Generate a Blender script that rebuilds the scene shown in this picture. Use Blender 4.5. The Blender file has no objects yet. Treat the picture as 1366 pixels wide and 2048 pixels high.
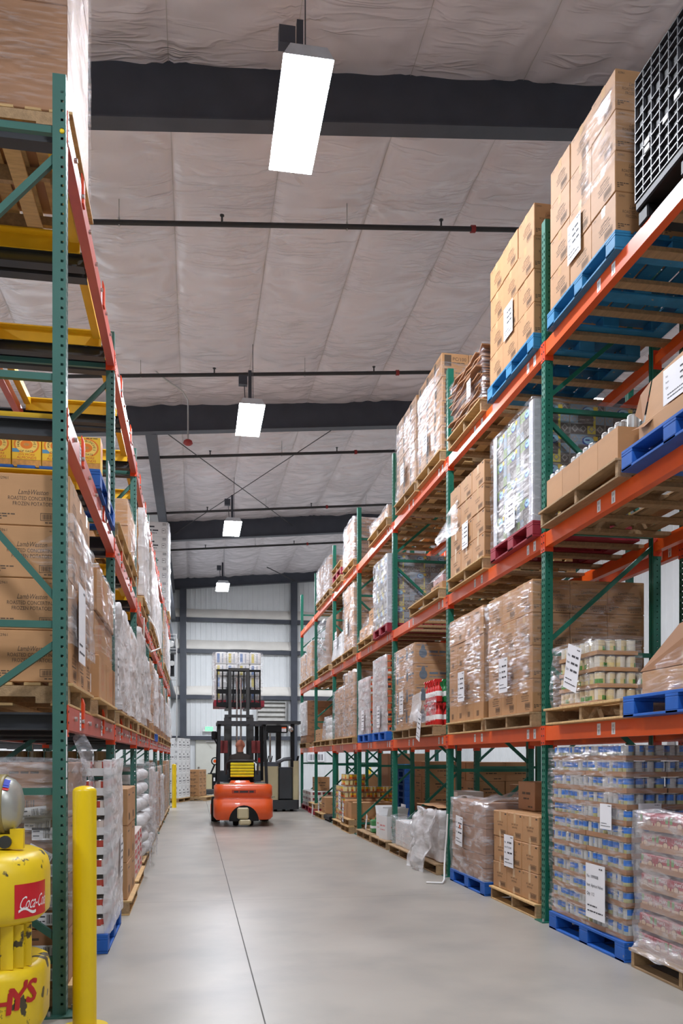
import bpy, bmesh, math, random
from mathutils import Vector, Matrix, noise
scene = bpy.context.scene
C = scene.collection
rnd = random.Random(11)
PI = math.pi
# ---------------------------------------------------------------- camera, exposure, world, lamps
CAM_H, YAW, FPX, HORIZON = 1.396, 0.171, 1700.0, 1516.0
cam_data = bpy.data.cameras.new('camera')
cam = bpy.data.objects.new('camera', cam_data)
C.objects.link(cam)
cam.location = (0, 0, CAM_H)
cam.rotation_euler = (PI / 2, 0, -YAW)
cam_data.sensor_fit = 'HORIZONTAL'
cam_data.sensor_width = 36
cam_data.lens = 36 * FPX / 1366
cam_data.shift_y = (HORIZON - 1024) / 1366
cam_data.clip_start = 0.05
scene.camera = cam
scene.view_settings.view_transform = 'Standard'
scene.view_settings.look = 'None'
scene.view_settings.gamma = 1
scene.view_settings.use_curve_mapping = False
scene.view_settings.exposure = 0.0
LAMP = 152.0                       # radiance of the high bay lenses
FILL = 0.20                       # ambient light entering through the open end behind the camera
world = bpy.data.worlds.new('world')
scene.world = world
world.use_nodes = True
world.node_tree.nodes['Background'].inputs[0].default_value = (0.92, 0.96, 1.0, 1)
world.node_tree.nodes['Background'].inputs[1].default_value = FILL
scene.cycles.max_bounces = 8
scene.cycles.diffuse_bounces = 4
scene.cycles.transparent_max_bounces = 16
scene.cycles.caustics_reflective = False
scene.cycles.caustics_refractive = False
scene.cycles.sample_clamp_indirect = 8
try:
    scene.cycles.use_denoising = True
except Exception:
    pass
# ---------------------------------------------------------------- materials
def lin(c):
    return tuple(((x / 255) / 12.92 if x <= 10 else (((x / 255) + 0.055) / 1.055) ** 2.4) for x in c)
MATS = {}
def mat(name, col, rough=0.5, var=0.12, scale=6.0, metal=0.0, bump=0.0, bscale=40.0, stretch=(1, 1, 1), col2=None, thr=None, soft=0.02, rnd_obj=0.0, emit=0.0, coat=0.0, spec=0.5):
    """procedural surface: noise-varied base colour, optional worn second colour, optional bump"""
    if name in MATS:
        return MATS[name]
    m = bpy.data.materials.new(name); m.use_nodes = True
    nt = m.node_tree; N = nt.nodes; Lk = nt.links.new
    b = N['Principled BSDF']
    c = lin(col)
    tc = N.new('ShaderNodeTexCoord'); mp = N.new('ShaderNodeMapping')
    mp.inputs['Scale'].default_value = stretch
    Lk(tc.outputs['Object'], mp.inputs[0])
    nz = N.new('ShaderNodeTexNoise'); nz.inputs['Scale'].default_value = scale; nz.inputs['Detail'].default_value = 5
    Lk(mp.outputs[0], nz.inputs['Vector'])
    rp = N.new('ShaderNodeValToRGB')
    lo = tuple(x * (1 - var) for x in c); hi = tuple(min(1, x * (1 + var)) for x in c)
    rp.color_ramp.elements[0].position = 0.3; rp.color_ramp.elements[0].color = (*lo, 1)
    rp.color_ramp.elements[1].position = 0.7; rp.color_ramp.elements[1].color = (*hi, 1)
    Lk(nz.outputs['Fac'], rp.inputs[0])
    out = rp.outputs[0]
    if col2 is not None:
        n2 = N.new('ShaderNodeTexNoise'); n2.inputs['Scale'].default_value = scale * 1.7; n2.inputs['Detail'].default_value = 8
        Lk(mp.outputs[0], n2.inputs['Vector'])
        r2 = N.new('ShaderNodeValToRGB')
        r2.color_ramp.elements[0].position = thr; r2.color_ramp.elements[1].position = min(1.0, thr + soft)
        Lk(n2.outputs['Fac'], r2.inputs[0])
        mx = N.new('ShaderNodeMix'); mx.data_type = 'RGBA'
        Lk(r2.outputs[0], mx.inputs[0]); Lk(out, mx.inputs[6]); mx.inputs[7].default_value = (*lin(col2), 1)
        out = mx.outputs[2]
    if rnd_obj:
        oi = N.new('ShaderNodeObjectInfo')
        mr = N.new('ShaderNodeMapRange'); mr.inputs[3].default_value = 1 - rnd_obj; mr.inputs[4].default_value = 1 + rnd_obj
        Lk(oi.outputs['Random'], mr.inputs[0])
        mu = N.new('ShaderNodeMix'); mu.data_type = 'RGBA'; mu.blend_type = 'MULTIPLY'; mu.inputs[0].default_value = 1
        Lk(out, mu.inputs[6]); Lk(mr.outputs[0], mu.inputs[7])
        out = mu.outputs[2]
    Lk(out, b.inputs['Base Color'])
    b.inputs['Roughness'].default_value = rough
    b.inputs['Metallic'].default_value = metal
    b.inputs['Specular IOR Level'].default_value = spec
    if coat:
        b.inputs['Coat Weight'].default_value = coat
    if emit:
        b.inputs['Emission Color'].default_value = (*c, 1); b.inputs['Emission Strength'].default_value = emit
    if bump:
        n3 = N.new('ShaderNodeTexNoise'); n3.inputs['Scale'].default_value = bscale; n3.inputs['Detail'].default_value = 4
        Lk(mp.outputs[0], n3.inputs['Vector'])
        bp = N.new('ShaderNodeBump'); bp.inputs['Strength'].default_value = bump; bp.inputs['Distance'].default_value = 0.02
        Lk(n3.outputs['Fac'], bp.inputs['Height']); Lk(bp.outputs[0], b.inputs['Normal'])
    MATS[name] = m
    return m
def crease(m):
    """sharp diagonal creases of a taut plastic sheet, as bump"""
    nt = m.node_tree; N = nt.nodes; Lk = nt.links.new; b = N['Principled BSDF']
    tc = N.new('ShaderNodeTexCoord'); prev = None
    for rot, sc, st in ((0.85, 0.8, 5.0), (-0.9, 0.9, 5.5)):
        mp = N.new('ShaderNodeMapping'); mp.inputs['Rotation'].default_value = (0, 0, rot); mp.inputs['Scale'].default_value = (1, st, 1)
        Lk(tc.outputs['Object'], mp.inputs[0])
        nz = N.new('ShaderNodeTexNoise'); nz.inputs['Scale'].default_value = sc; nz.inputs['Detail'].default_value = 2; nz.inputs['Distortion'].default_value = 0.7
        Lk(mp.outputs[0], nz.inputs['Vector'])
        sb = N.new('ShaderNodeMath'); sb.operation = 'SUBTRACT'; sb.inputs[1].default_value = 0.5; Lk(nz.outputs['Fac'], sb.inputs[0])
        ab = N.new('ShaderNodeMath'); ab.operation = 'ABSOLUTE'; Lk(sb.outputs[0], ab.inputs[0])
        mr = N.new('ShaderNodeMapRange'); mr.inputs[1].default_value = 0.0; mr.inputs[2].default_value = 0.07; mr.inputs[3].default_value = 1.0; mr.inputs[4].default_value = 0.0
        Lk(ab.outputs[0], mr.inputs[0])
        nm = N.new('ShaderNodeTexNoise'); nm.inputs['Scale'].default_value = 0.8; nm.inputs['Detail'].default_value = 2
        mo = N.new('ShaderNodeMapping'); mo.inputs['Location'].default_value = (rot * 7, rot * 3, 0); Lk(tc.outputs['Object'], mo.inputs[0]); Lk(mo.outputs[0], nm.inputs['Vector'])
        mm = N.new('ShaderNodeMapRange'); mm.inputs[1].default_value = 0.48; mm.inputs[2].default_value = 0.66; Lk(nm.outputs['Fac'], mm.inputs[0])
        mu = N.new('ShaderNodeMath'); mu.operation = 'MULTIPLY'; Lk(mr.outputs[0], mu.inputs[0]); Lk(mm.outputs[0], mu.inputs[1])
        if prev is None:
            prev = mu
        else:
            ad = N.new('ShaderNodeMath'); ad.operation = 'ADD'; Lk(prev.outputs[0], ad.inputs[0]); Lk(mu.outputs[0], ad.inputs[1]); prev = ad
    bp = N.new('ShaderNodeBump'); bp.inputs['Strength'].default_value = 0.5; bp.inputs['Distance'].default_value = 0.035
    Lk(prev.outputs[0], bp.inputs['Height']); Lk(bp.outputs[0], b.inputs['Normal'])
def film(name, base, streak, tint=(235, 235, 240), scale=5.0, stretch=(1, 1, 1), bump=0.5, rough=0.12, rot=0.5, gloss=0.05):
    """clear stretch film: mostly see-through, glossy, with whitish strain streaks"""
    if name in MATS:
        return MATS[name]
    m = bpy.data.materials.new(name); m.use_nodes = True
    nt = m.node_tree; N = nt.nodes; Lk = nt.links.new
    b = N['Principled BSDF']; o = N['Material Output']
    tr = N.new('ShaderNodeBsdfTransparent'); df = N.new('ShaderNodeBsdfDiffuse'); gl = N.new('ShaderNodeBsdfGlossy')
    df.inputs['Color'].default_value = (*lin(tint), 1); gl.inputs['Color'].default_value = (0.95, 0.96, 0.98, 1); gl.inputs['Roughness'].default_value = rough
    N.remove(b)
    m1 = N.new('ShaderNodeMixShader'); m2 = N.new('ShaderNodeMixShader')
    tc = N.new('ShaderNodeTexCoord'); mp = N.new('ShaderNodeMapping')
    mp.inputs['Scale'].default_value = stretch; mp.inputs['Rotation'].default_value = (rot, rot * 0.6, 0)
    Lk(tc.outputs['Object'], mp.inputs[0])
    nz = N.new('ShaderNodeTexNoise'); nz.inputs['Scale'].default_value = scale; nz.inputs['Detail'].default_value = 7; nz.inputs['Distortion'].default_value = 0.5
    Lk(mp.outputs[0], nz.inputs['Vector'])
    rp = N.new('ShaderNodeMapRange'); rp.inputs[1].default_value = 0.48; rp.inputs[2].default_value = 0.78
    rp.inputs[3].default_value = base; rp.inputs[4].default_value = min(0.95, base + streak)
    Lk(nz.outputs['Fac'], rp.inputs[0])
    Lk(rp.outputs[0], m1.inputs[0]); Lk(tr.outputs[0], m1.inputs[1]); Lk(df.outputs[0], m1.inputs[2])
    fr = N.new('ShaderNodeFresnel'); fr.inputs['IOR'].default_value = 1.5
    ad = N.new('ShaderNodeMath'); ad.operation = 'MULTIPLY_ADD'; ad.inputs[1].default_value = 0.9; ad.inputs[2].default_value = gloss
    n4 = N.new('ShaderNodeTexNoise'); n4.inputs['Scale'].default_value = 1.9; n4.inputs['Detail'].default_value = 3
    oi = N.new('ShaderNodeObjectInfo'); va = N.new('ShaderNodeVectorMath'); vs_ = N.new('ShaderNodeVectorMath'); vs_.operation = 'SCALE'; vs_.inputs[3].default_value = 31.0
    cb_ = N.new('ShaderNodeCombineXYZ'); Lk(oi.outputs['Random'], cb_.inputs[0]); Lk(oi.outputs['Random'], cb_.inputs[1]); Lk(cb_.outputs[0], vs_.inputs[0])
    Lk(tc.outputs['Object'], va.inputs[0]); Lk(vs_.outputs[0], va.inputs[1]); Lk(va.outputs[0], n4.inputs['Vector'])
    r4 = N.new('ShaderNodeMapRange'); r4.inputs[1].default_value = 0.42; r4.inputs[2].default_value = 0.58; r4.inputs[3].default_value = 0.05; r4.inputs[4].default_value = 0.75
    Lk(n4.outputs['Fac'], r4.inputs[0])
    r5 = N.new('ShaderNodeMapRange'); r5.inputs[1].default_value = 0.44; r5.inputs[2].default_value = 0.62; r5.inputs[3].default_value = 0.15; r5.inputs[4].default_value = 1.0
    Lk(nz.outputs['Fac'], r5.inputs[0])
    mk = N.new('ShaderNodeMath'); mk.operation = 'MULTIPLY'; Lk(r4.outputs[0], mk.inputs[0]); Lk(r5.outputs[0], mk.inputs[1])
    m5 = N.new('ShaderNodeMath'); m5.operation = 'MULTIPLY'; Lk(fr.outputs[0], m5.inputs[0]); Lk(mk.outputs[0], m5.inputs[1])
    Lk(m5.outputs[0], ad.inputs[0])
    Lk(ad.outputs[0], m2.inputs[0]); Lk(m1.outputs[0], m2.inputs[1]); Lk(gl.outputs[0], m2.inputs[2])
    Lk(m2.outputs[0], o.inputs['Surface'])
    bp = N.new('ShaderNodeBump'); bp.inputs['Strength'].default_value = bump; bp.inputs['Distance'].default_value = 0.06
    Lk(nz.outputs['Fac'], bp.inputs['Height']); Lk(bp.outputs[0], gl.inputs['Normal']); Lk(bp.outputs[0], df.inputs['Normal']); Lk(bp.outputs[0], fr.inputs['Normal'])
    MATS[name] = m
    return m
M_FLOOR = mat('polished_concrete', (166, 160, 151), 0.36, 0.10, 0.9, bump=0.02, bscale=60, col2=(140, 137, 132), thr=0.45, soft=0.4)
M_JOINT = mat('floor_joint', (92, 90, 86), 0.8)
M_VINYL = mat('ceiling_vinyl', (226, 219, 223), 0.24, 0.03, 1.5)
crease(M_VINYL)
M_SEAM = mat('vinyl_seam', (186, 180, 177), 0.5)
M_STEEL = mat('dark_steel', (66, 70, 80), 0.45, 0.12, 3)
M_WALL = mat('white_panel', (226, 229, 230), 0.5, 0.03, 2)
M_LINER = mat('white_liner', (226, 222, 214), 0.5, 0.06, 2, bump=0.3, bscale=5)
M_ORANGE = mat('orange_paint', (234, 92, 26), 0.36, 0.06, 5, spec=0.5)
M_ORANGE_SHADE = mat('shaded_orange_paint', (190, 84, 70), 0.38, 0.08, 5)  # left beams: darker salmon tone of shade put into the colour
M_CLIP = mat('bright_orange_paint', (222, 74, 34), 0.4, 0.08, 6)
M_GREEN = mat('green_paint', (22, 104, 84), 0.4, 0.08, 5)
M_GREEN_L = mat('dull_green_paint', (56, 100, 90), 0.42, 0.07, 5)
M_YEL = mat('yellow_paint', (228, 196, 18), 0.38, 0.06, 4)
M_YEL_W = mat('worn_yellow_paint', (226, 192, 24), 0.4, 0.1, 5, col2=(74, 64, 42), thr=0.60)
M_YELCART = mat('cart_yellow', (222, 176, 26), 0.45, 0.1, 4)
M_BOLT = mat('zinc', (190, 190, 188), 0.3, 0.05, metal=0.8)
M_CHROME = mat('chrome', (214, 216, 218), 0.16, 0.03, metal=1.0)
M_BLACK = mat('black_plastic', (20, 21, 23), 0.5, 0.2, spec=0.25)
M_DARK = mat('dark_grey_metal', (48, 50, 54), 0.45, 0.15)
M_RUBBER = mat('rubber', (28, 28, 28), 0.8)
M_KRAFT = mat('kraft_board', (180, 135, 92), 0.62, 0.05, 3, rnd_obj=0.05, stretch=(1, 1, 4))
M_KRAFT_D = mat('brown_board', (158, 114, 80), 0.62, 0.07, 3, rnd_obj=0.06)
M_KRAFT_E = mat('board_edge', (150, 118, 88), 0.8, 0.1, 30)
M_INK = mat('carton_ink', (84, 68, 54), 0.7, 0.03)
M_INKB = mat('blue_grey_ink', (96, 108, 122), 0.7, 0.03)
M_TAPE = mat('packing_tape', (206, 170, 128), 0.22, 0.03)
M_WHITEB = mat('white_board', (222, 222, 222), 0.5, 0.04, rnd_obj=0.03)
M_PAPER = mat('paper', (236, 236, 240), 0.6, 0.02)
M_PRINT = mat('paper_print', (60, 60, 66), 0.7, 0.02)
M_WOOD = mat('pallet_wood', (200, 164, 112), 0.7, 0.16, 7, bump=0.25, bscale=18, stretch=(1, 6, 6), rnd_obj=0.12)
M_WOODX = mat('weathered_pallet_wood', (164, 134, 98), 0.75, 0.18, 7, bump=0.25, bscale=18, stretch=(6, 1, 6), rnd_obj=0.15)
M_BLUEP = mat('pallet_blue', (26, 92, 178), 0.6, 0.14, 8, col2=(150, 140, 120), thr=0.70, rnd_obj=0.06)
M_TEALP = mat('pallet_light_blue', (44, 128, 176), 0.6, 0.16, 8, col2=(160, 150, 128), thr=0.68)
M_REDP = mat('pallet_red', (150, 34, 52), 0.6, 0.14, 8, col2=(110, 70, 60), thr=0.72)
M_RED = mat('red_paint', (204, 36, 34), 0.45, 0.06)
M_WHITE = mat('white_paint', (236, 236, 234), 0.5, 0.02)
M_FILM = film('clear_film', 0.01, 0.12, scale=6, stretch=(1, 1, 3.5), bump=0.4, gloss=0.004)
M_FILM2 = film('streaky_film', 0.02, 0.22, scale=6, stretch=(1, 1, 7), bump=0.45, rough=0.14, gloss=0.004)
M_FILMW = film('white_film', 0.14, 0.42, scale=5, stretch=(1, 1, 4), bump=0.5, rough=0.2, gloss=0.006)
M_FILMX = film('cloudy_film', 0.50, 0.38, tint=(240, 240, 242), scale=4, stretch=(1, 1, 2), bump=0.6, rough=0.22, gloss=0.006)
# ---------------------------------------------------------------- mesh building
GLYPHS = {}
def glyph(txt):
    if txt in GLYPHS:
        return GLYPHS[txt]
    cu = bpy.data.curves.new('lettering', 'FONT'); cu.body = txt; cu.size = 1.0; cu.resolution_u = 2
    ob = bpy.data.objects.new('lettering', cu); C.objects.link(ob)
    dg = bpy.context.evaluated_depsgraph_get(); ev = ob.evaluated_get(dg)
    me = ev.to_mesh()
    vs = [v.co.copy() for v in me.vertices]; fs = [tuple(p.vertices) for p in me.polygons]
    ev.to_mesh_clear()
    bpy.data.objects.remove(ob); bpy.data.curves.remove(cu)
    w = max([v.x for v in vs] or [0.3])
    GLYPHS[txt] = (vs, fs, w)
    return GLYPHS[txt]
class MB:
    def __init__(s):
        s.v = []; s.f = []; s.m = []; s.sm = []
    def face(s, pts, m=0, smooth=False):
        n = len(s.v); s.v += [tuple(p) for p in pts]; s.f.append(tuple(range(n, n + len(pts)))); s.m.append(m); s.sm.append(smooth)
    def add(s, vs, fs, m=0, smooth=False):
        n = len(s.v); s.v += [tuple(p) for p in vs]
        for f in fs:
            s.f.append(tuple(i + n for i in f)); s.m.append(m); s.sm.append(smooth)
    def box(s, x0, x1, y0, y1, z0, z1, m=0):
        vs = [(x, y, z) for x in (x0, x1) for y in (y0, y1) for z in (z0, z1)]
        s.add(vs, [(0, 1, 3, 2), (4, 6, 7, 5), (0, 4, 5, 1), (2, 3, 7, 6), (0, 2, 6, 4), (1, 5, 7, 3)], m)
    def cbox(s, x0, x1, y0, y1, z0, z1, b=0.005, m=0, seg=1):
        bm = bmesh.new()
        bmesh.ops.create_cube(bm, size=1.0)
        for v in bm.verts:
            v.co = Vector(((x0 + x1) / 2 + v.co.x * (x1 - x0), (y0 + y1) / 2 + v.co.y * (y1 - y0), (z0 + z1) / 2 + v.co.z * (z1 - z0)))
        bmesh.ops.bevel(bm, geom=list(bm.edges), offset=b, segments=seg, affect='EDGES', profile=0.5)
        bm.verts.index_update()
        s.add([v.co.copy() for v in bm.verts], [tuple(v.index for v in f.verts) for f in bm.faces], m, seg > 1)
        bm.free()
    def bar(s, p, q, w, h, m=0, up=(0, 0, 1)):
        p = Vector(p); q = Vector(q); d = (q - p).normalized(); u = Vector(up)
        if abs(d.dot(u)) > 0.98:
            u = Vector((1, 0, 0))
        a = d.cross(u).normalized() * (w / 2); c = a.cross(d).normalized() * (h / 2)
        vs = [p - a - c, p + a - c, p + a + c, p - a + c, q - a - c, q + a - c, q + a + c, q - a + c]
        s.add(vs, [(3, 2, 1, 0), (4, 5, 6, 7), (0, 1, 5, 4), (1, 2, 6, 5), (2, 3, 7, 6), (3, 0, 4, 7)], m)
    def cyl(s, p, q, r0, r1=None, n=12, m=0, caps=True, smooth=True):
        r1 = r0 if r1 is None else r1
        p = Vector(p); q = Vector(q); d = (q - p).normalized()
        a = d.orthogonal().normalized(); b = d.cross(a)
        vs = []
        for c, r in ((p, r0), (q, r1)):
            vs += [c + (a * math.cos(t * 2 * PI / n) + b * math.sin(t * 2 * PI / n)) * r for t in range(n)]
        s.add(vs, [(i, (i + 1) % n, n + (i + 1) % n, n + i) for i in range(n)], m, smooth)
        if caps:
            s.face(vs[:n][::-1], m); s.face(vs[n:], m)
    def tube(s, pts, r, n=8, m=0):
        pts = [Vector(p) for p in pts]; rings = []; a = None
        for i, p in enumerate(pts):
            d = (pts[min(i + 1, len(pts) - 1)] - pts[max(i - 1, 0)]).normalized()
            a = d.orthogonal().normalized() if a is None else (a - d * a.dot(d)).normalized()
            b = d.cross(a)
            rings.append([p + (a * math.cos(t * 2 * PI / n) + b * math.sin(t * 2 * PI / n)) * r for t in range(n)])
        vs = [v for rg in rings for v in rg]
        s.add(vs, [(k * n + i, k * n + (i + 1) % n, (k + 1) * n + (i + 1) % n, (k + 1) * n + i) for k in range(len(pts) - 1) for i in range(n)], m, True)
        s.face(rings[0][::-1], m); s.face(rings[-1], m)
    def lathe(s, prof, n=24, c=(0, 0, 0), axis='z', m=0, ms=None, smooth=True):
        """prof: (radius, height) pairs; ms: material per band"""
        vs = []
        for r, h in prof:
            for t in range(n):
                x, y = r * math.cos(t * 2 * PI / n), r * math.sin(t * 2 * PI / n)
                vs.append((c[0] + x, c[1] + y, c[2] + h) if axis == 'z' else ((c[0] + h, c[1] + x, c[2] + y) if axis == 'x' else (c[0] + x, c[1] + h, c[2] + y)))
        n0 = len(s.v); s.v += vs
        for k in range(len(prof) - 1):
            for i in range(n):
                s.f.append((n0 + k * n + i, n0 + k * n + (i + 1) % n, n0 + (k + 1) * n + (i + 1) % n, n0 + (k + 1) * n + i)); s.m.append(ms[k] if ms else m); s.sm.append(smooth)
        s.face(vs[:n][::-1], ms[0] if ms else m); s.face(vs[-n:], ms[-1] if ms else m)
    def prism(s, poly, axis, a0, a1, m=0):
        """extrude polygon (u,v) along axis"""
        def P(u, v, a):
            return (a, u, v) if axis == 'x' else ((u, a, v) if axis == 'y' else (u, v, a))
        n = len(poly)
        vs = [P(u, v, a0) for u, v in poly] + [P(u, v, a1) for u, v in poly]
        s.add(vs, [(i, (i + 1) % n, n + (i + 1) % n, n + i) for i in range(n)], m)
        s.face(vs[:n][::-1], m); s.face(vs[n:], m)
    def text(s, txt, size, org, xd, yd, m=1, align='l', shear=0.0, maxw=None):
        vs, fs, w = glyph(txt)
        xd = Vector(xd); yd = Vector(yd); o = Vector(org)
        sx = size
        if maxw and w * size > maxw:
            sx = maxw / w
        off = {'l': 0, 'c': -w * sx / 2, 'r': -w * sx}[align]
        s.add([o + xd * (off + v.x * sx + v.y * size * shear) + yd * (v.y * size) for v in vs], fs, m)
    def rect(s, o, xd, yd, x0, x1, y0, y1, m=1):
        o = Vector(o); xd = Vector(xd); yd = Vector(yd)
        s.face([o + xd * x0 + yd * y0, o + xd * x1 + yd * y0, o + xd * x1 + yd * y1, o + xd * x0 + yd * y1], m)
    def frame(s, o, xd, yd, x0, x1, y0, y1, t, m=1):
        s.rect(o, xd, yd, x0, x1, y0, y0 + t, m); s.rect(o, xd, yd, x0, x1, y1 - t, y1, m)
        s.rect(o, xd, yd, x0, x0 + t, y0, y1, m); s.rect(o, xd, yd, x1 - t, x1, y0, y1, m)
    def bars(s, o, xd, yd, x0, x1, y0, y1, n, m=1):
        for i in range(n):
            a = x0 + (x1 - x0) * i / n
            s.rect(o, xd, yd, a, a + (x1 - x0) / n * (0.35 + 0.3 * ((i * 7) % 3) / 2), y0, y1, m)
    def mesh(s, name, mats):
        me = bpy.data.meshes.new(name)
        me.from_pydata(s.v, [], s.f)
        for m_ in mats:
            me.materials.append(m_)
        me.polygons.foreach_set('material_index', s.m)
        me.polygons.foreach_set('use_smooth', s.sm)
        me.update()
        return me
def mobj(name, me, parent=None, loc=(0, 0, 0), rot=(0, 0, 0)):
    o = bpy.data.objects.new(name, me); C.objects.link(o)
    o.location = loc; o.rotation_euler = rot
    if parent is not None:
        o.parent = parent
    return o
def obj(name, mb, mats, parent=None, loc=(0, 0, 0), rot=(0, 0, 0)):
    return mobj(name, mb.mesh(name, mats if isinstance(mats, (list, tuple)) else [mats]), parent, loc, rot)
def tag(o, label, cat, group=None):
    o['label'] = label; o['category'] = cat
    if group:
        o['group'] = group
    return o
def thing(name, label, cat, loc=(0, 0, 0), rotz=0.0, group=None):
    o = bpy.data.objects.new(name, None); C.objects.link(o)
    o.empty_display_size = 0.1
    o.location = loc; o.rotation_euler = (0, 0, rotz)
    return tag(o, label, cat, group)
def struct(name, mb, mats):
    o = obj(name, mb, mats); o['kind'] = 'structure'
    return o
KIDS = {}
def kids(o):
    return list(o.children)
def dup(root, loc, rotz=0.0, label=None, group=None):
    r = root.copy(); C.objects.link(r); r.location = loc; r.rotation_euler = (0, 0, rotz)
    if label:
        r['label'] = label
    if group:
        r['group'] = group
    for ch in kids(root):
        c = ch.copy(); C.objects.link(c); c.parent = r
        for g in kids(ch):
            d = g.copy(); C.objects.link(d); d.parent = c
    return r
ORD = ['first', 'second', 'third', 'fourth', 'fifth', 'sixth', 'seventh', 'eighth', 'ninth', 'tenth', 'eleventh', 'twelfth', 'thirteenth', 'fourteenth']
def nth(i, n, lo='bottom', hi='top'):
    return lo if i == 0 else (hi if i == n - 1 else ORD[i])
X3, Y3, Z3 = Vector((1, 0, 0)), Vector((0, 1, 0)), Vector((0, 0, 1))
# ---------------------------------------------------------------- setting
ROOF_S = 0.088
def roof_z(x):
    return 8.76 + ROOF_S * (x - 0.45)
XL_, XR_, YB, YE = -8.0, 11.5, -4.0, 35.0
f = MB()
f.face([(XL_, YB, 0), (XR_, YB, 0), (XR_, YE, 0), (XL_, YE, 0)], 0)
for x in (0.365, 6.4, -5.6):
    f.face([(x - 0.004, YB, 0.0008), (x + 0.004, YB, 0.0008), (x + 0.004, YE, 0.0008), (x - 0.004, YE, 0.0008)], 1)
for y in (3.0, 8.4, 13.8, 19.2, 24.6, 30.0):
    f.face([(XL_, y - 0.002, 0.0008), (XR_, y - 0.002, 0.0008), (XR_, y + 0.002, 0.0008), (XL_, y + 0.002, 0.0008)], 1)
struct('floor', f, [M_FLOOR, M_JOINT])
# ceiling: vinyl-faced insulation sagging between purlin seams and pinned along them
SEAM0, SEAMW = -0.27, 1.30
def sag(x, y):
    t = ((x - SEAM0) / SEAMW) % 1.0
    k = math.floor((x - SEAM0) / SEAMW + 1e-6)
    s_ = math.sin(PI * t)
    yb = ((y - 0.33) / 8.72) % 1.0
    edge = min(1.0, 6 * min(yb, 1 - yb))
    near_edge = 1 - edge
    body = 0.095 * (max(s_, 0) ** 0.6) * (0.2 + 0.8 * edge)
    wr = 0.5 + 0.5 * noise.noise((x * 0.9 + k * 3.1, y * 0.8, 1.7))
    fan = 0.044 * near_edge * min(1.0, 12 * min(yb, 1 - yb)) * math.sin(9.0 * (t - 0.5) / (0.25 + min(yb, 1 - yb) * 3.0) + 3 * noise.noise((x, y * 0.4, 2)))
    fold = 0.042 * noise.noise((x * 1.3 + 2.0 * noise.noise((x, y, 0)), y * 3.6, k * 2.0)) + 0.022 * noise.noise((x * 2.5, y * 7.5, k * 5.0))
    diag = 0.040 * noise.noise((x * 1.2 + y * 2.4, y * 0.5 - x * 2.2, 4.0 + k))
    ray = 0.0
    for sd in (0, 1):
        kk = k + sd; ph = (kk * 0.37) % 1.0
        iy = math.floor(y / 1.15 - ph + 0.5)
        for jy in (iy,):
            dx_, dy_ = (t - sd) * SEAMW, y - (jy + ph) * 1.15
            r_ = math.hypot(dx_, dy_)
            if r_ < 0.95:
                an = math.atan2(dy_, abs(dx_) + 1e-4)
                w_ = (1 - r_ / 0.95) * min(1.0, r_ * 5) * (0.35 + 0.65 * (0.5 + 0.5 * math.sin(kk * 2.3 + jy * 1.7)))
                ray += 0.050 * w_ * (1 - abs(math.sin(4.5 * an + kk + 0.8 * math.sin(3 * r_ + jy)))) ** 1.5
    pin = 0.25 + 0.75 * min(1.0, 5 * min(t, 1 - t))
    return 0.05 + body * (0.75 + 0.5 * wr) + (0.25 * fan + 0.45 * fold + 0.8 * diag) * pin - ray
f = MB()
SUBX = 22
k0 = math.ceil((XL_ - SEAM0) / SEAMW) - 1
xs_ = [SEAM0 + SEAMW * (k0 + i / SUBX) for i in range(int((XR_ - XL_) / SEAMW + 3) * SUBX)]
xs_ = [x for x in xs_ if XL_ - 0.12 < x < XR_ + 0.12]
nx_, ny_ = len(xs_) - 1, 700
y0_, y1_ = YB, YE
vs = []
for j in range(ny_ + 1):
    y = y0_ + (y1_ - y0_) * j / ny_
    for x in xs_:
        vs.append((x, y, roof_z(x) - sag(x + 1e-5, y)))
f.add(vs, [(j * (nx_ + 1) + i, (j + 1) * (nx_ + 1) + i, (j + 1) * (nx_ + 1) + i + 1, j * (nx_ + 1) + i + 1) for j in range(ny_) for i in range(nx_)], 0, True)
for i, x in enumerate(xs_):
    if abs(((x - SEAM0) / SEAMW + 0.5) % 1.0 - 0.5) < 1e-4:
        for j in range(0, ny_):
            p, q = vs[j * (nx_ + 1) + i], vs[(j + 1) * (nx_ + 1) + i]
            f.face([(x - 0.004, p[1], p[2] - 0.012), (x + 0.004, p[1], p[2] - 0.012), (x + 0.004, q[1], q[2] - 0.012), (x - 0.004, q[1], q[2] - 0.012)], 1)
struct('ceiling', f, [M_VINYL, M_SEAM])
# far wall with vertical ribs
def ribbed(f, axis, a0, a1, pos, depth, z0, z1f, pitch=0.21, m=0):
    a = a0; pts = []
    while a < a1:
        for da, dd in ((0, 0), (pitch * 0.62, 0), (pitch * 0.7, -depth), (pitch * 0.92, -depth)):
            if a + da <= a1:
                pts.append((a + da, dd))
        a += pitch
    pts.append((a1, 0))
    for (p, d), (q, e) in zip(pts, pts[1:]):
        if axis == 'x':
            f.face([(p, pos + d, z0), (q, pos + e, z0), (q, pos + e, z1f(q)), (p, pos + d, z1f(p))], m)
        else:
            f.face([(pos + d, p, z0), (pos + e, q, z0), (pos + e, q, z1f(pos)), (pos + d, p, z1f(pos))], m)
f = MB(); ribbed(f, 'x', -0.95, XR_, 35.0, 0.012, 0, lambda x: roof_z(x) + 0.05); struct('wall_back', f, [M_WALL])
f = MB(); ribbed(f, 'y', 25.6, 35.0, -0.95, -0.012, 0, lambda x: roof_z(x) + 0.05); struct('wall_left', f, [M_WALL])
f = MB(); f.box(XL_, -0.95, 25.5, 25.62, 0, 8.6); struct('wall_return', f, [M_WALL])
f = MB(); f.box(XL_ - 0.1, XL_, YB, 25.6, 0, 8.2); struct('wall_outer', f, [M_WALL])
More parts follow.
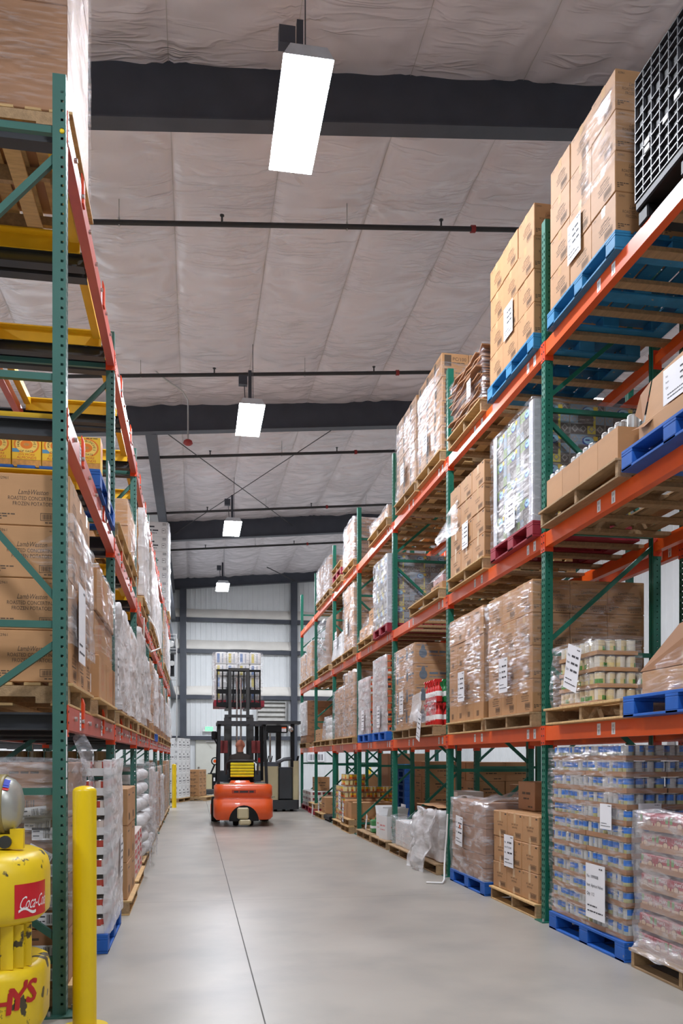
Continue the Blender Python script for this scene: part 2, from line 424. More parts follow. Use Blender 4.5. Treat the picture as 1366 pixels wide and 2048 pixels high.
f = MB(); ribbed(f, 'y', YB, 35.0, 11.3, 0.012, 0, lambda x: roof_z(x) + 0.05, 0.3); struct('wall_right', f, [M_WALL])
# steel frame: columns, girts with the liner bulging above them, rafters, strut
n_trim = [0]
def trim(mb, mats):
    n_trim[0] += 1
    return struct('trim_%d' % n_trim[0], mb, mats)
for x in (-0.46, 4.03):
    f = MB(); f.box(x - 0.13, x + 0.13, 34.72, 34.97, 0, roof_z(x) - 0.3); trim(f, [M_STEEL])
for z, bulge in ((7.0, 1), (5.73, 1), (3.87, 1), (2.215, 0)):
    f = MB(); f.box(-0.94, 11.2, 34.80, 34.98, z - 0.09, z + 0.07); trim(f, [M_STEEL])
    if z > 2.5:
        f = MB(); f.box(-0.94, -0.75, 25.7, 34.8, z - 0.09, z + 0.07); trim(f, [M_STEEL])
    if bulge:
        f = MB(); n = 60; prof = [(34.985, 0.45), (34.93, 0.40), (34.86, 0.26), (34.83, 0.14), (34.84, 0.075)]
        vs = []
        for i in range(n + 1):
            x = -0.93 + 12.1 * i / n
            for (py, pz) in prof:
                vs.append((x, py - 0.02 * noise.noise((x * 2, pz * 5, z)), z + pz + 0.03 * noise.noise((x * 1.3, pz * 3, z))))
        k = len(prof)
        f.add(vs, [(i * k + j, i * k + j + 1, (i + 1) * k + j + 1, (i + 1) * k + j) for i in range(n) for j in range(k - 1)], 0, True)
        trim(f, [M_LINER])
def rafter(y, depth_l, depth_r, z_off=0.0):
    f = MB()
    xs = [XL_ + (XR_ - XL_) * i / 20 for i in range(21)]
    for a, b in zip(xs, xs[1:]):
        for x0, x1 in ((a, b),):
            ta, tb = roof_z(a) + z_off, roof_z(b) + z_off
            da = depth_l + (depth_r - depth_l) * (a - XL_) / (XR_ - XL_); db = depth_l + (depth_r - depth_l) * (b - XL_) / (XR_ - XL_)
            for (w, u0, u1) in ((0.014, 0, 1), (0.20, 1, None), (0.20, None, 0)):
                if u0 == 0:
                    za0, zb0, za1, zb1 = ta - da, tb - db, ta, tb
                elif u0 == 1:
                    za0, zb0, za1, zb1 = ta - 0.02, tb - 0.02, ta, tb
                else:
                    za0, zb0, za1, zb1 = ta - da - 0.016, tb - db - 0.016, ta - da, tb - db
                vs = [(a, y - w / 2, za0), (a, y + w / 2, za0), (a, y + w / 2, za1), (a, y - w / 2, za1), (b, y - w / 2, zb0), (b, y + w / 2, zb0), (b, y + w / 2, zb1), (b, y - w / 2, zb1)]
                f.add(vs, [(3, 2, 1, 0), (4, 5, 6, 7), (0, 1, 5, 4), (1, 2, 6, 5), (2, 3, 7, 6), (3, 0, 4, 7)])
    trim(f, [M_STEEL])
rafter(9.05, 0.78, 0.52); rafter(17.75, 0.62, 0.58); rafter(26.4, 0.66, 0.60); rafter(34.75, 0.5, 0.42); rafter(0.35, 0.7, 0.6)
for y0, y1 in ((17.8, 26.35), (26.45, 34.7)):
    f = MB(); f.box(-1.0, -0.78, y0, y1, 8.02, 8.24); trim(f, [M_STEEL])
# door, frame and exit sign on the far wall
f = MB(); f.cbox(0.05, 1.0, 34.93, 34.975, 0.0, 2.13, 0.004)
f.box(0.02, 0.05, 34.92, 34.98, 0, 2.16, 1); f.box(1.0, 1.03, 34.92, 34.98, 0, 2.16, 1); f.box(0.02, 1.03, 34.92, 34.98, 2.13, 2.17, 1)
d = struct('door_1', f, [mat('door_paint', (214, 214, 204), 0.45, 0.03), mat('door_frame_paint', (168, 168, 162), 0.45, 0.03)])
f = MB(); f.cyl((0.16, 34.93, 1.0), (0.16, 34.87, 1.0), 0.03); f.lathe([(0.012, 0), (0.04, 0.01), (0.045, 0.04), (0.02, 0.06)], 14, (0.16, 34.88, 1.0), 'y'); obj('door_knob', f, [M_CHROME], d)
f = MB(); f.box(0.45, 0.9, 34.86, 34.93, 2.04, 2.1); f.bar((0.5, 34.87, 2.05), (0.72, 34.7, 2.05), 0.03, 0.02); obj('door_closer', f, [M_BOLT], d)
# ---------------------------------------------------------------- pallet racks
XR, YR, BAY, DEPTH, PW = 2.935, 6.862, 2.81, 1.067, 0.076
XL, YL = -0.686, 4.818
H1, H2, H3 = 1.545, 3.19, 4.815          # undersides of the right-hand beams
T1, T2, T3 = 1.665, 3.31, 4.935          # their tops
def holed(mb, org, ud, vd, W, Hh, cols, hw, hh, pitch=0.0508, start=0.05, m=0, top=0.03):
    """sheet with punched rectangular holes; cols = hole centres along u, with a v offset each"""
    o = Vector(org); u = Vector(ud); v = Vector(vd)
    def q(u0, u1, v0, v1):
        mb.face([o + u * u0 + v * v0, o + u * u1 + v * v0, o + u * u1 + v * v1, o + u * u0 + v * v1], m)
    edges = [0.0]
    for c, _ in cols:
        edges += [c - hw / 2, c + hw / 2]
    edges.append(W)
    for i in range(0, len(edges) - 1, 2):
        q(edges[i], edges[i + 1], 0, Hh)
    n = int((Hh - start - top) / pitch)
    for c, off in cols:
        v0 = 0.0
        for k in range(n):
            a = start + off + k * pitch
            q(c - hw / 2, c + hw / 2, v0, a)
            v0 = a + hh
        q(c - hw / 2, c + hw / 2, v0, Hh)
def post_mesh(h, sgn, square):
    """U-section upright; web faces the aisle at x=0, flanges run back by sgn*0.07"""
    mb = MB(); z0 = 0.01; d = 0.07 * sgn
    w2 = PW / 2
    if square:
        holed(mb, (0, -w2, z0), Y3, Z3, PW, h - z0, [(0.02, 0.0), (0.056, 0.0)], 0.013, 0.024)
        fl = [(0.016 + 0.004, 0.0)]; hw = 0.014; hh = 0.014
    else:
        holed(mb, (0, -w2, z0), Y3, Z3, PW, h - z0, [(0.021, 0.0), (0.055, 0.0)], 0.014, 0.022)
        fl = [(0.034, 0.012)]; hw = 0.010; hh = 0.010
    for y in (-w2, w2):
        holed(mb, (0, y, z0), X3 * sgn, Z3, 0.07, h - z0, fl, hw, hh)
        mb.box(min(d, d - 0.003 * sgn), max(d, d - 0.003 * sgn), min(y, y * 0.12), max(y, y * 0.12), z0, h)
    return mb
def make_frame(name, label, h, sgn, horiz, diag, m, square, loc, cat='rack upright'):
    t = thing(name, label, cat, loc)
    a = post_mesh(h, sgn, square); me = a.mesh('post', [m])
    p1 = mobj('post', me, t); b = post_mesh(h, -sgn, square); p2 = mobj('post', b.mesh('post', [m]), t, (DEPTH * sgn, 0, 0))
    for x in (0.03 * sgn, (DEPTH - 0.03) * sgn):
        f = MB(); f.box(x - 0.075, x + 0.075, -0.085, 0.085, 0, 0.010)
        for dx, dy in ((-0.055, -0.06), (0.055, 0.06)):
            f.cyl((x + dx, dy, 0.01), (x + dx, dy, 0.035), 0.011, n=6, m=1)
        obj('base_plate', f, [m, M_BOLT], p1 if abs(x) < 0.1 else p2, (0 if abs(x) < 0.1 else -DEPTH * sgn, 0, 0))
    for z in horiz:
        f = MB(); f.box(min(0.07 * sgn, (DEPTH - 0.07) * sgn), max(0.07 * sgn, (DEPTH - 0.07) * sgn), -0.016, 0.016, z - 0.019, z + 0.019)
        obj('horizontal_brace', f, [m], t)
    for za, zb in diag:
        f = MB(); f.bar((0.055 * sgn, 0, za), ((DEPTH - 0.055) * sgn, 0, zb), 0.032, 0.036)
        obj('diagonal_brace', f, [m], t)
    return t
RH = [0.20, 1.25, 2.29, 3.33, 4.37, 5.41]
RD = [(0.30, 1.16), (2.18, 1.34), (2.40, 3.24), (4.27, 3.42), (4.49, 5.33)]
bayname = ['nearest', 'second', 'third', 'fourth', 'fifth', 'sixth', 'seventh', 'eighth']
fr0 = make_frame('upright_frame', 'bright green upright frame of right rack, at right edge of view', 5.98, 1, RH, RD, M_GREEN, False, (XR, YR - BAY, 0))
for i in range(7):
    dup(fr0, (XR, YR + BAY * i, 0), 0, 'bright green upright frame of right rack, %s one along the aisle' % ['first', 'second', 'third', 'fourth', 'fifth', 'sixth', 'last'][i], 'upright frames of the right rack')
fr2 = make_frame('upright_frame', 'dark green upright frame of the row behind right rack, near end', 5.98, -1, RH, RD, M_GREEN, False, (XR + 2 * DEPTH + 0.22, YR - BAY, 0))
for i in range(7):
    dup(fr2, (XR + 2 * DEPTH + 0.22, YR + BAY * i, 0), 0, 'green upright frame of the rack row behind, behind the %s right frame' % ['first', 'second', 'third', 'fourth', 'fifth', 'sixth', 'last'][i], 'upright frames of the row behind')
LH = [0.30, 1.215, 2.12, 3.46, 4.80]
LD = [(0.42, 1.12), (2.02, 1.30), (2.26, 3.36), (4.66, 3.60)]
frl = make_frame('upright_frame', 'dull green upright frame with square holes beside yellow bollard', 5.09, -1, LH, LD, M_GREEN_L, True, (XL, YL, 0))
f = MB()
f.lathe([(0.0, 0), (0.013, 0.0), (0.013, 0.004), (0.004, 0.006)], 14, (-0.02, -0.042, 4.78), 'y'); obj('yellow_safety_pin', f, [M_YEL], frl)
f = MB()
for i in range(4):
    f.box(-0.001, 0.002, -0.034, -0.004, 1.20 + i * 0.09, 1.28 + i * 0.09)
obj('stickers', f, [M_PAPER], frl)
for i in range(1, 8):
    dup(frl, (XL, YL + BAY * i, 0), 0, 'dull green upright frame of left rack, %s frame beyond the yellow bollard' % bayname[i], 'upright frames of the left rack')
for i in range(0, 5):
    dup(frl, (XL - DEPTH - 0.12, YL + BAY * i, 0), 0, 'dull green rear upright frame of left rack, behind the %s front frame' % bayname[i], 'rear upright frames of the left rack')
# --- beams. local: origin at bay middle, aisle face at x=0, body towards +x, z=0 underside
BL = BAY - PW
def make_beam(name, label, hgt, m, mc, loc, rotz, left=False):
    t = thing(name, label, 'rack beam', loc, rotz)
    f = MB(); pr = [(0.0, 0.0), (0.0, hgt), (0.032, hgt), (0.032, hgt - 0.04), (0.062, hgt - 0.04), (0.062, 0.0)]
    f.prism(pr, 'y', -BL / 2, BL / 2)
    obj('rail', f, [m], t)
    for s in (-1, 1):
        f = MB(); y = s * BL / 2
        f.box(-0.005, -0.0005, min(y, y + s * 0.036), max(y, y + s * 0.036), -0.038, hgt + 0.006)
        f.box(-0.005, 0.072, min(y - s * 0.006, y), max(y - s * 0.006, y), -0.038, hgt + 0.006)
        for k in range(3):
            z = -0.02 + k * 0.06
            f.cyl((-0.005, y + s * 0.018, z), (-0.008, y + s * 0.018, z), 0.007, n=8, m=1)
        obj('connector', f, [mc, M_DARK], t)
    if not left:
        for y in (-1.19, -1.04, 0.20, 0.42):
            f = MB(); f.rect((-0.0006, y, 0.02), Y3 * -1, Z3, 0, 0.055, 0.0, 0.085, 0)
            f.text('L01' if y < 0 else 'L02', 0.022, (-0.0009, y - 0.008, 0.075), Y3 * -1, Z3, 1, maxw=0.04); f.rect((-0.0009, y, 0.02), Y3 * -1, Z3, 0.024, 0.031, 0.01, 0.04, 1)
            obj('rack_tag', f, [M_PAPER, M_PRINT], t)
    else:
        for y in (-0.95, -0.62, -0.28, 0.05, 0.42, 0.78, 1.1):
            f = MB(); f.cyl((-0.001, y, hgt * 0.55), (-0.016, y, hgt * 0.55), 0.014, n=6)
            obj('bolt', f, [M_BOLT], t)
        for y in (-0.45, 0.75):
            f = MB(); f.prism([(-0.012, 0.03), (-0.012, hgt + 0.05), (-0.002, hgt + 0.085), (0.004, hgt + 0.085), (0.004, 0.03)], 'y', y - 0.032, y + 0.032)
            obj('pallet_stop', f, [mc], t)
            f = MB(); f.rect((-0.0008, y + 0.14, 0.012), Y3 * -1, Z3, 0, 0.07, 0.0, hgt - 0.02, 0)
            for k in range(5):
                f.rect((-0.0012, y + 0.14, 0.02), Y3 * -1, Z3, 0.015, 0.055, 0.012 + k * 0.022, 0.018 + k * 0.022, 1)
            obj('rack_tag', f, [M_PAPER, M_PRINT], t)
    return t
lv_name = ['lowest', 'middle', 'top']
bm0 = None
for li, z in enumerate((H1, H2, H3)):
    for b in range(-1, 6):
        y = YR + BAY * (b + 0.5)
        lab = 'orange front beam of right rack, %s level, %s bay along the aisle' % (lv_name[li], bayname[b + 1])
        if bm0 is None:
            bm0 = make_beam('load_beam', lab, 0.12, M_ORANGE, M_CLIP, (XR, y, z), 0); bm0['group'] = 'front beams of the right rack'
        else:
            dup(bm0, (XR, y, z), 0, lab, 'front beams of the right rack')
        dup(bm0, (XR + DEPTH, y, z), PI, 'orange rear beam of right rack, %s level, %s bay along the aisle' % (lv_name[li], bayname[b + 1]), 'rear beams of the right rack')
        if b < 3:
            dup(bm0, (XR + DEPTH + 0.22, y, z), 0, 'orange beam of the row behind the right rack, %s level, %s bay' % (lv_name[li], bayname[b + 1]), 'beams of the row behind')
bl0 = None
for li, z in enumerate((1.55, 3.17, 4.79)):
    for b in range(0, 7):
        y = YL + BAY * (b + 0.5)
        lab = 'shade-toned red front beam of left rack, %s level, %s bay beyond yellow bollard' % (lv_name[li], bayname[b])
        if bl0 is None:
            bl0 = make_beam('load_beam', lab, 0.13, M_ORANGE_SHADE, M_CLIP, (XL, y, z), PI, True); bl0['group'] = 'front beams of the left rack'
        else:
            dup(bl0, (XL, y, z), PI, lab, 'front beams of the left rack')
        if b < 2:
            dup(bl0, (XL - DEPTH, y, z), 0, 'shade-toned red rear beam of left rack, %s level, %s bay' % (lv_name[li], bayname[b]), 'rear beams of the left rack')
# timber cross bars bridging front and rear beams of the right rack
tb0 = None
for li, z in enumerate((T2, T3)):
    for b in range(-1, 5):
        for k in range(7):
            y = YR + BAY * b + 0.22 + k * 0.395
            lab = 'pale timber cross bar under %s level loads, %s of %s bay, right rack' % (lv_name[li + 1], ORD[k], bayname[b + 1])
            if tb0 is None:
                f = MB(); f.cbox(0.036, DEPTH - 0.036, -0.045, 0.045, -0.038, -0.002, 0.003)
                tb0 = tag(obj('timber_cross_bar', f, [M_WOODX], None, (XR, y, z)), lab, 'timber bar', 'timber cross bars of the right rack')
            else:
                o = tb0.copy(); C.objects.link(o); o.location = (XR, y, z); o['label'] = lab
# push-back rails and carts of the left rack
rl0 = None; ct0 = None
for li, z in enumerate((1.55, 3.17, 4.79)):
    for b in range(0, 4):
        for k in range(4):
            y = YL + BAY * b + (0.12, 1.32, 1.46, 2.66)[k]
            lab = 'dark steel lane rail on %s left level, %s rail of %s bay' % (lv_name[li], ORD[k], bayname[b])
            if rl0 is None:
                f = MB(); f.box(-2.6, -0.07, -0.045, 0.045, 0.0, 0.012); f.box(-2.6, -0.07, -0.006, 0.006, 0.012, 0.085); f.box(-2.6, -0.07, -0.045, 0.045, 0.085, 0.097)
                rl0 = tag(obj('lane_rail', f, [M_DARK], None, (XL, y, z)), lab, 'rack rail', 'lane rails of the left rack')
            else:
                o = rl0.copy(); C.objects.link(o); o.location = (XL, y, z); o['label'] = lab
        for k in range(2):
            if li == 0 or (li == 1 and b == 0 and k == 1):
                continue
            y = YL + BAY * b + (0.72, 2.06)[k]
            lab = 'yellow rolling pallet cart, %s left level, %s lane of %s bay' % (lv_name[li], ('near', 'far')[k], bayname[b])
            if ct0 is None:
                ct0 = thing('pallet_cart', lab, 'rack cart', (XL, y, z + 0.0675), 0, 'rolling carts of the left rack')
                for s in (-1, 1):
                    f = MB(); f.prism([(s * 0.52, 0.0), (s * 0.52, 0.105), (s * 0.45, 0.105), (s * 0.45, 0.095), (s * 0.51, 0.095), (s * 0.51, 0.0)], 'x', -0.97, -0.09)
                    obj('cart_side', f, [M_YELCART], ct0)
                    f = MB(); x = (-0.09, -0.91)[s > 0]
                    f.box(x - 0.06, x, -0.445, 0.445, 0.03, 0.10); obj('cart_crossbar', f, [M_YELCART], ct0)
                    for x in (-0.22, -0.9):
                        f = MB(); f.cyl((x, s * 0.5205, 0.035), (x, s * 0.545, 0.035), 0.030, n=14)
                        obj('wheel', f, [M_BOLT], ct0)
            else:
                dup(ct0, (XL, y, z + 0.0675), 0, lab)
# ---------------------------------------------------------------- pallets
def make_pallet(kind, wy, dx, label, loc):
    """origin bottom centre; deck wy along the aisle, dx deep; stringer ends face the aisle"""
    t = thing({'wood': 'wooden_pallet'}.get(kind, 'painted_pallet'), label, 'pallet', loc)
    hx, hy = dx / 2, wy / 2
    if kind in ('wood', 'old'):
        m1, m2 = (M_WOOD, M_WOODX) if kind == 'wood' else (M_WOODX, M_WOODX)
        for y in (-hy + 0.022, 0, hy - 0.022):
            f = MB()
            pts = [(-hx, 0.016), (-hx, 0.112), (hx, 0.112), (hx, 0.016)]
            for c in (hx * 0.42, -hx * 0.42):
                pts += [(c + 0.115, 0.016), (c + 0.10, 0.052), (c - 0.10, 0.052), (c - 0.115, 0.016)]
            vs = [(x, z) for x, z in pts]
            # two halves so that the notched outline stays simple
            f.box(-hx, hx, y - 0.019, y + 0.019, 0.052, 0.112)
            for a, b in ((-hx, -hx * 0.42 - 0.11), (-hx * 0.42 + 0.11, hx * 0.42 - 0.11), (hx * 0.42 + 0.11, hx)):
                f.box(a, b, y - 0.019, y + 0.019, 0.016, 0.052)
            obj('stringer', f, [m2], t)
        f = MB(); n = 7
        for k in range(n):
            x = -hx + 0.045 + (dx - 0.09) * k / (n - 1)
            f.cbox(x - (0.065 if k in (0, n - 1) else 0.045), x + (0.065 if k in (0, n - 1) else 0.045), -hy, hy, 0.1125, 0.130, 0.002)
        obj('top_deck', f, [m1], t, (0, 0, 0)); f = MB()
        for k in range(4):
            x = -hx + 0.05 + (dx - 0.10) * k / 3
            f.cbox(x - 0.05, x + 0.05, -hy, hy, 0.0, 0.0155, 0.002)
        obj('bottom_deck', f, [m1], t)
    else:
        m1 = {'blue': M_BLUEP, 'teal': M_TEALP, 'red': M_REDP}[kind]
        for y in (-hy + 0.07, 0, hy - 0.07):
            for x in (-hx + 0.07, 0, hx - 0.07):
                f = MB(); f.cbox(x - 0.07, x + 0.07, y - 0.07, y + 0.07, 0.018, 0.10, 0.004); obj('block', f, [m1], t)
        f = MB()
        for k in range(7):
            x = -hx + 0.06 + (dx - 0.12) * k / 6
            f.cbox(x - 0.06, x + 0.06, -hy, hy, 0.118, 0.138, 0.002)
        for y in (-hy + 0.07, 0, hy - 0.07):
            f.cbox(-hx, hx, y - 0.07, y + 0.07, 0.1005, 0.1175, 0.002)
        obj('top_deck', f, [m1], t); f = MB()
        for y in (-hy + 0.07, 0, hy - 0.07):
            f.cbox(-hx, hx, y - 0.065, y + 0.065, 0.0, 0.0175, 0.002)
        for x in (-hx + 0.06, hx - 0.06):
            f.cbox(x - 0.06, x + 0.06, -hy, hy, 0.0005, 0.017, 0.002)
        obj('bottom_deck', f, [m1, M_WOODX], t)
    return t
PAL = {}
def pallet(kind, x0, y0, y1, z, label, dx=1.0, side=1, rotz=0.0):
    """x0 = aisle edge; side +1 extends to +x"""
    wy = round(y1 - y0, 2); key = (kind, wy, dx)
    loc = (x0 + side * dx / 2, (y0 + y1) / 2, z)
    grp = {'wood': 'plain wooden pallets', 'old': 'weathered wooden pallets', 'blue': 'blue pallets', 'teal': 'light blue pallets', 'red': 'dark red pallets'}[kind]
    if key not in PAL:
        PAL[key] = make_pallet(kind, wy, dx, label, loc); PAL[key]['group'] = grp
        PAL[key].rotation_euler = (0, 0, rotz)
        return PAL[key]
    return dup(PAL[key], loc, rotz, label, grp)
# ---------------------------------------------------------------- cartons
def words_bar(mb, o, xd, yd, x0, x1, y, h, m=1, seed=0):
    """a line of print too small to read: word-length dashes"""
    r = random.Random(seed * 7 + int(y * 1000)); x = x0
    while x < x1 - h:
        w = min(r.uniform(1.5, 4.5) * h, x1 - x)
        mb.rect(o, xd, yd, x, x + w, y, y + h * 0.8, m); x += w + h * 0.6
def print_face(mb, o, xd, w, h, design, face):
    """o: bottom centre of the face, slightly proud of it"""
    z = Z3; hw = w / 2
    if design == 'potato':
        k = min(1.0, w / 0.36)
        if face == 'near':
            mb.text('32961', 0.022, o + z * (h - 0.035) + xd * (-hw + 0.015), xd, z, 1, maxw=0.05)
            mb.text('40 LBS NET WT', 0.013, o + z * (h - 0.03) + xd * (hw - 0.012), xd, z, 1, 'r')
            mb.text('LambWeston', 0.040, o + z * (h * 0.60), xd, z, 1, 'c', 0.25, 0.16 * k)
            mb.text('ROASTED CONCERTINAS', 0.030, o + z * (h * 0.49), xd, z, 1, 'c', 0, 0.265 * k)
            mb.text('FROZEN POTATOES', 0.030, o + z * (h * 0.385), xd, z, 1, 'c', 0, 0.215 * k)
            for i in range(3):
                words_bar(mb, o, xd, z, -hw + 0.012, -hw + (0.10, 0.07, 0.04)[i], h * 0.20 - i * 0.013, 0.008, 1, i)
            mb.frame(o, xd, z, hw - 0.155, hw - 0.012, 0.03, 0.072, 0.003); mb.bars(o, xd, z, hw - 0.145, hw - 0.025, 0.037, 0.065, 22)
            words_bar(mb, o, xd, z, hw - 0.13, hw - 0.03, 0.016, 0.008, 1, 9)
        else:
            mb.text('32961', 0.018, o + z * (h - 0.03) + xd * (-hw + 0.03), xd, z, 1, maxw=0.04)
            mb.text('LambWeston', 0.030, o + z * (h * 0.56) + xd * 0.02, xd, z, 1, 'c', 0.25, 0.12)
            mb.text('ROASTED CONCERTINAS', 0.020, o + z * (h * 0.48) + xd * 0.02, xd, z, 1, 'c', 0, 0.18)
            mb.text('FROZEN POTATOES', 0.020, o + z * (h * 0.41) + xd * 0.02, xd, z, 1, 'c', 0, 0.15)
            words_bar(mb, o, xd, z, -0.06, 0.10, h * 0.35, 0.009, 1, 3)
            mb.frame(o, xd, z, hw - 0.165, hw - 0.045, 0.035, 0.085, 0.003); mb.bars(o, xd, z, hw - 0.157, hw - 0.053, 0.042, 0.078, 18)
            words_bar(mb, o, xd, z, hw - 0.15, hw - 0.05, 0.02, 0.007, 1, 4)
            mb.rect(o - Vector((0, 0, 0)), xd, z, -0.028, 0.028, h - 0.07, h, 2)
    elif design == 'iqf':
        if face == 'near':
            mb.text('566', 0.030, o + z * (h - 0.045) + xd * (-hw + 0.012), xd, z, 1, maxw=0.045)
            mb.text('3/8" X 3/8"', 0.034, o + z * (h * 0.52) + xd * 0.03, xd, z, 1, 'c', 0, 0.2)
            mb.text('IQF POTATOES', 0.034, o + z * (h * 0.36) + xd * 0.04, xd, z, 1, 'c', 0, 0.22)
            for i in range(3):
                words_bar(mb, o, xd, z, -hw + 0.015, -hw + 0.11, 0.055 - i * 0.013, 0.008, 1, i)
        else:
            mb.text('566', 0.020, o + z * (h - 0.03) + xd * (-hw + 0.02), xd, z, 1)
            words_bar(mb, o, xd, z, hw - 0.06, hw - 0.02, h - 0.03, 0.018, 1, 2)
            mb.text('3/8" X 3/8" X 3/8"', 0.022, o + z * (h * 0.54), xd, z, 1, 'c', 0, 0.16)
            mb.text('IQF POTATOES', 0.022, o + z * (h * 0.43), xd, z, 1, 'c', 0, 0.12)
            mb.frame(o, xd, z, hw - 0.17, hw - 0.03, 0.025, 0.07, 0.003); mb.bars(o, xd, z, hw - 0.16, hw - 0.04, 0.032, 0.063, 16)
            mb.rect(o, xd, z, -0.025, 0.025, h * 0.62, h, 2); mb.rect(o, xd, z, -0.025, 0.025, 0, h * 0.22, 2)
    elif design == 'pc':
        mb.rect(o, xd, z, -hw + 0.03, -hw + 0.115, h - 0.155, h - 0.02, 1)
        mb.text('PC/100', 0.058, o + z * (h - 0.085) + xd * (-hw + 0.13), xd, z, 1, maxw=w - 0.16)
        words_bar(mb, o, xd, z, -hw + 0.13, hw - 0.05, h - 0.115, 0.012, 1, 3)
        mb.rect(o, xd, z, -hw + 0.03, -hw + 0.10, 0.03, 0.10, 1)
        words_bar(mb, o, xd, z, 0.0, hw - 0.03, 0.05, 0.014, 1, 5)
    elif design == 'soap':
        n = 10
        c = o + xd * (-hw * 0.55) + z * (h * 0.5); R_ = h * 0.2
        mb.face([c + xd * math.cos(t * 2 * PI / n) * R_ + z * math.sin(t * 2 * PI / n) * R_ * 1.15 for t in range(n)], 3)
        c2 = c + z * (R_ * 1.3)
        mb.face([c2 + xd * math.cos(t * 2 * PI / n) * R_ * 0.5 + z * math.sin(t * 2 * PI / n) * R_ * 0.5 for t in range(n)], 3)
        words_bar(mb, o, xd, z, -hw * 0.2, hw * 0.75, h * 0.52, h * 0.13, 3, 1)
        words_bar(mb, o, xd, z, -hw * 0.2, hw * 0.6, h * 0.38, h * 0.05, 3, 2)
        words_bar(mb, o, xd, z, -hw + 0.02, -hw * 0.3, h * 0.86, 0.014, 3, 3)
        mb.frame(o, xd, z, hw * 0.3, hw * 0.8, h * 0.08, h * 0.18, 0.004)
    elif design == 'white':
        mb.rect(o, xd, z, -hw * 0.55, -hw * 0.1, h * 0.62, h * 0.72, 1)
        words_bar(mb, o, xd, z, -hw * 0.7, hw * 0.35, h * 0.38, h * 0.11, 1, 1)
        words_bar(mb, o, xd, z, -hw * 0.5, hw * 0.1, h * 0.22, h * 0.05, 1, 2)
        for i in range(4):
            mb.rect(o, xd, z, hw * 0.55, hw * 0.85, h * (0.78 + i * 0.045), h * (0.80 + i * 0.045), 1)
        mb.frame(o, xd, z, hw * 0.5, hw * 0.8, h * 0.25, h * 0.55, 0.006); words_bar(mb, o, xd, z, hw * 0.55, hw * 0.78, h * 0.4, 0.02, 1, 5)
    elif design == 'circle':
        if face == 'aisle':
            n = 24; c = o + z * (h * 0.55)
            for i in range(n):
                if i in (5, 6, 17):
                    continue
                a, b = i * 2 * PI / n, (i + 1) * 2 * PI / n
                for r0, r1 in ((h * 0.30, h * 0.33), (h * 0.17, h * 0.20)):
                    mb.face([c + xd * math.cos(a) * r0 + z * math.sin(a) * r0, c + xd * math.cos(a) * r1 + z * math.sin(a) * r1, c + xd * math.cos(b) * r1 + z * math.sin(b) * r1, c + xd * math.cos(b) * r0 + z * math.sin(b) * r0], 3)
        else:
            mb.rect(o, xd, z, hw - 0.19, hw - 0.05, h * 0.12, h * 0.55, 4)
            e = o - xd.cross(z) * -0.0004
            mb.bars(e, xd, z, hw - 0.18, hw - 0.12, h * 0.16, h * 0.36, 7); mb.bars(e, xd, z, hw - 0.11, hw - 0.06, h * 0.16, h * 0.36, 6)
            words_bar(mb, e, xd, z, hw - 0.18, hw - 0.07, h * 0.46, 0.012, 1, 2)
    elif design == 'small':
        words_bar(mb, o, xd, z, -hw * 0.5, hw * 0.5, h * 0.55, 0.03, 1, 1)
        words_bar(mb, o, xd, z, -hw * 0.35, hw * 0.4, h * 0.38, 0.02, 1, 2)
        words_bar(mb, o, xd, z, hw * 0.2, hw * 0.8, h * 0.1, 0.02, 1, 3)
    elif design == 'mark':
        mb.bars(o, xd, z, -hw * 0.45, hw * 0.1, h * 0.12, h * 0.32, 9)
        words_bar(mb, o, xd, z, -hw * 0.6, hw * 0.2, h * 0.8, 0.016, 1, 1)
    elif design == 'tissue':
        pal = [5, 6, 7, 8, 9, 5, 8]
        r = random.Random(int(w * 977) + (face == 'near') * 5)
        nx = 4; nz = 3; pad = 0.004
        cw, ch = (w - 2 * pad) / nx, (h - 2 * pad) / nz
        for i in range(nx):
            for j in range(nz):
                a0, b0 = -hw + pad + i * cw, pad + j * ch
                mm = pal[r.randrange(len(pal))]
                mb.rect(o, xd, z, a0, a0 + cw, b0, b0 + ch, mm)
                oo = o + xd.cross(z) * 0.0003
                cx_, cz_ = a0 + cw / 2, b0 + ch / 2
                for (u, v, s_) in ((0, 0, 0.42), (0, 0, 0.25)):
                    q = [oo + xd * (cx_ + cw * s_) + z * cz_, oo + xd * cx_ + z * (cz_ + ch * s_), oo + xd * (cx_ - cw * s_) + z * cz_, oo + xd * cx_ + z * (cz_ - ch * s_)]
                    mb.face(q, 4 if s_ > 0.3 else mm); oo = oo + xd.cross(z) * 0.0003
        oo = o + xd.cross(z) * 0.0012
        mb.rect(oo, xd, z, -hw * 0.55, hw * 0.35, h * 0.28, h * 0.66, 8)
        oo = oo + xd.cross(z) * 0.0004; n = 18; c = oo + xd * (hw * 0.02) + z * (h * 0.78)
        mb.face([c + xd * math.cos(t * 2 * PI / n) * w * 0.17 + z * math.sin(t * 2 * PI / n) * h * 0.15 for t in range(n)], 10)
        c = c + xd.cross(z) * 0.0004 + xd * 0.008 + z * 0.004
        mb.face([c + xd * math.cos(t * 2 * PI / n) * w * 0.15 + z * math.sin(t * 2 * PI / n) * h * 0.12 for t in range(n)], 11)
        words_bar(mb, c + xd.cross(z) * 0.0004, xd, z, -w * 0.10, w * 0.1, -0.004, 0.018, 10, 1)
        mb.rect(oo, xd, z, hw * 0.35, hw * 0.6, h * 0.80, h * 0.94, 12)
        words_bar(mb, oo, xd, z, -hw * 0.45, hw * 0.2, h * 0.46, 0.014, 4, 3)
M_T1 = mat('pattern_grey_blue', (132, 152, 170), 0.5); M_T2 = mat('pattern_yellow', (206, 190, 78), 0.5); M_T3 = mat('pattern_green', (128, 158, 92), 0.5)
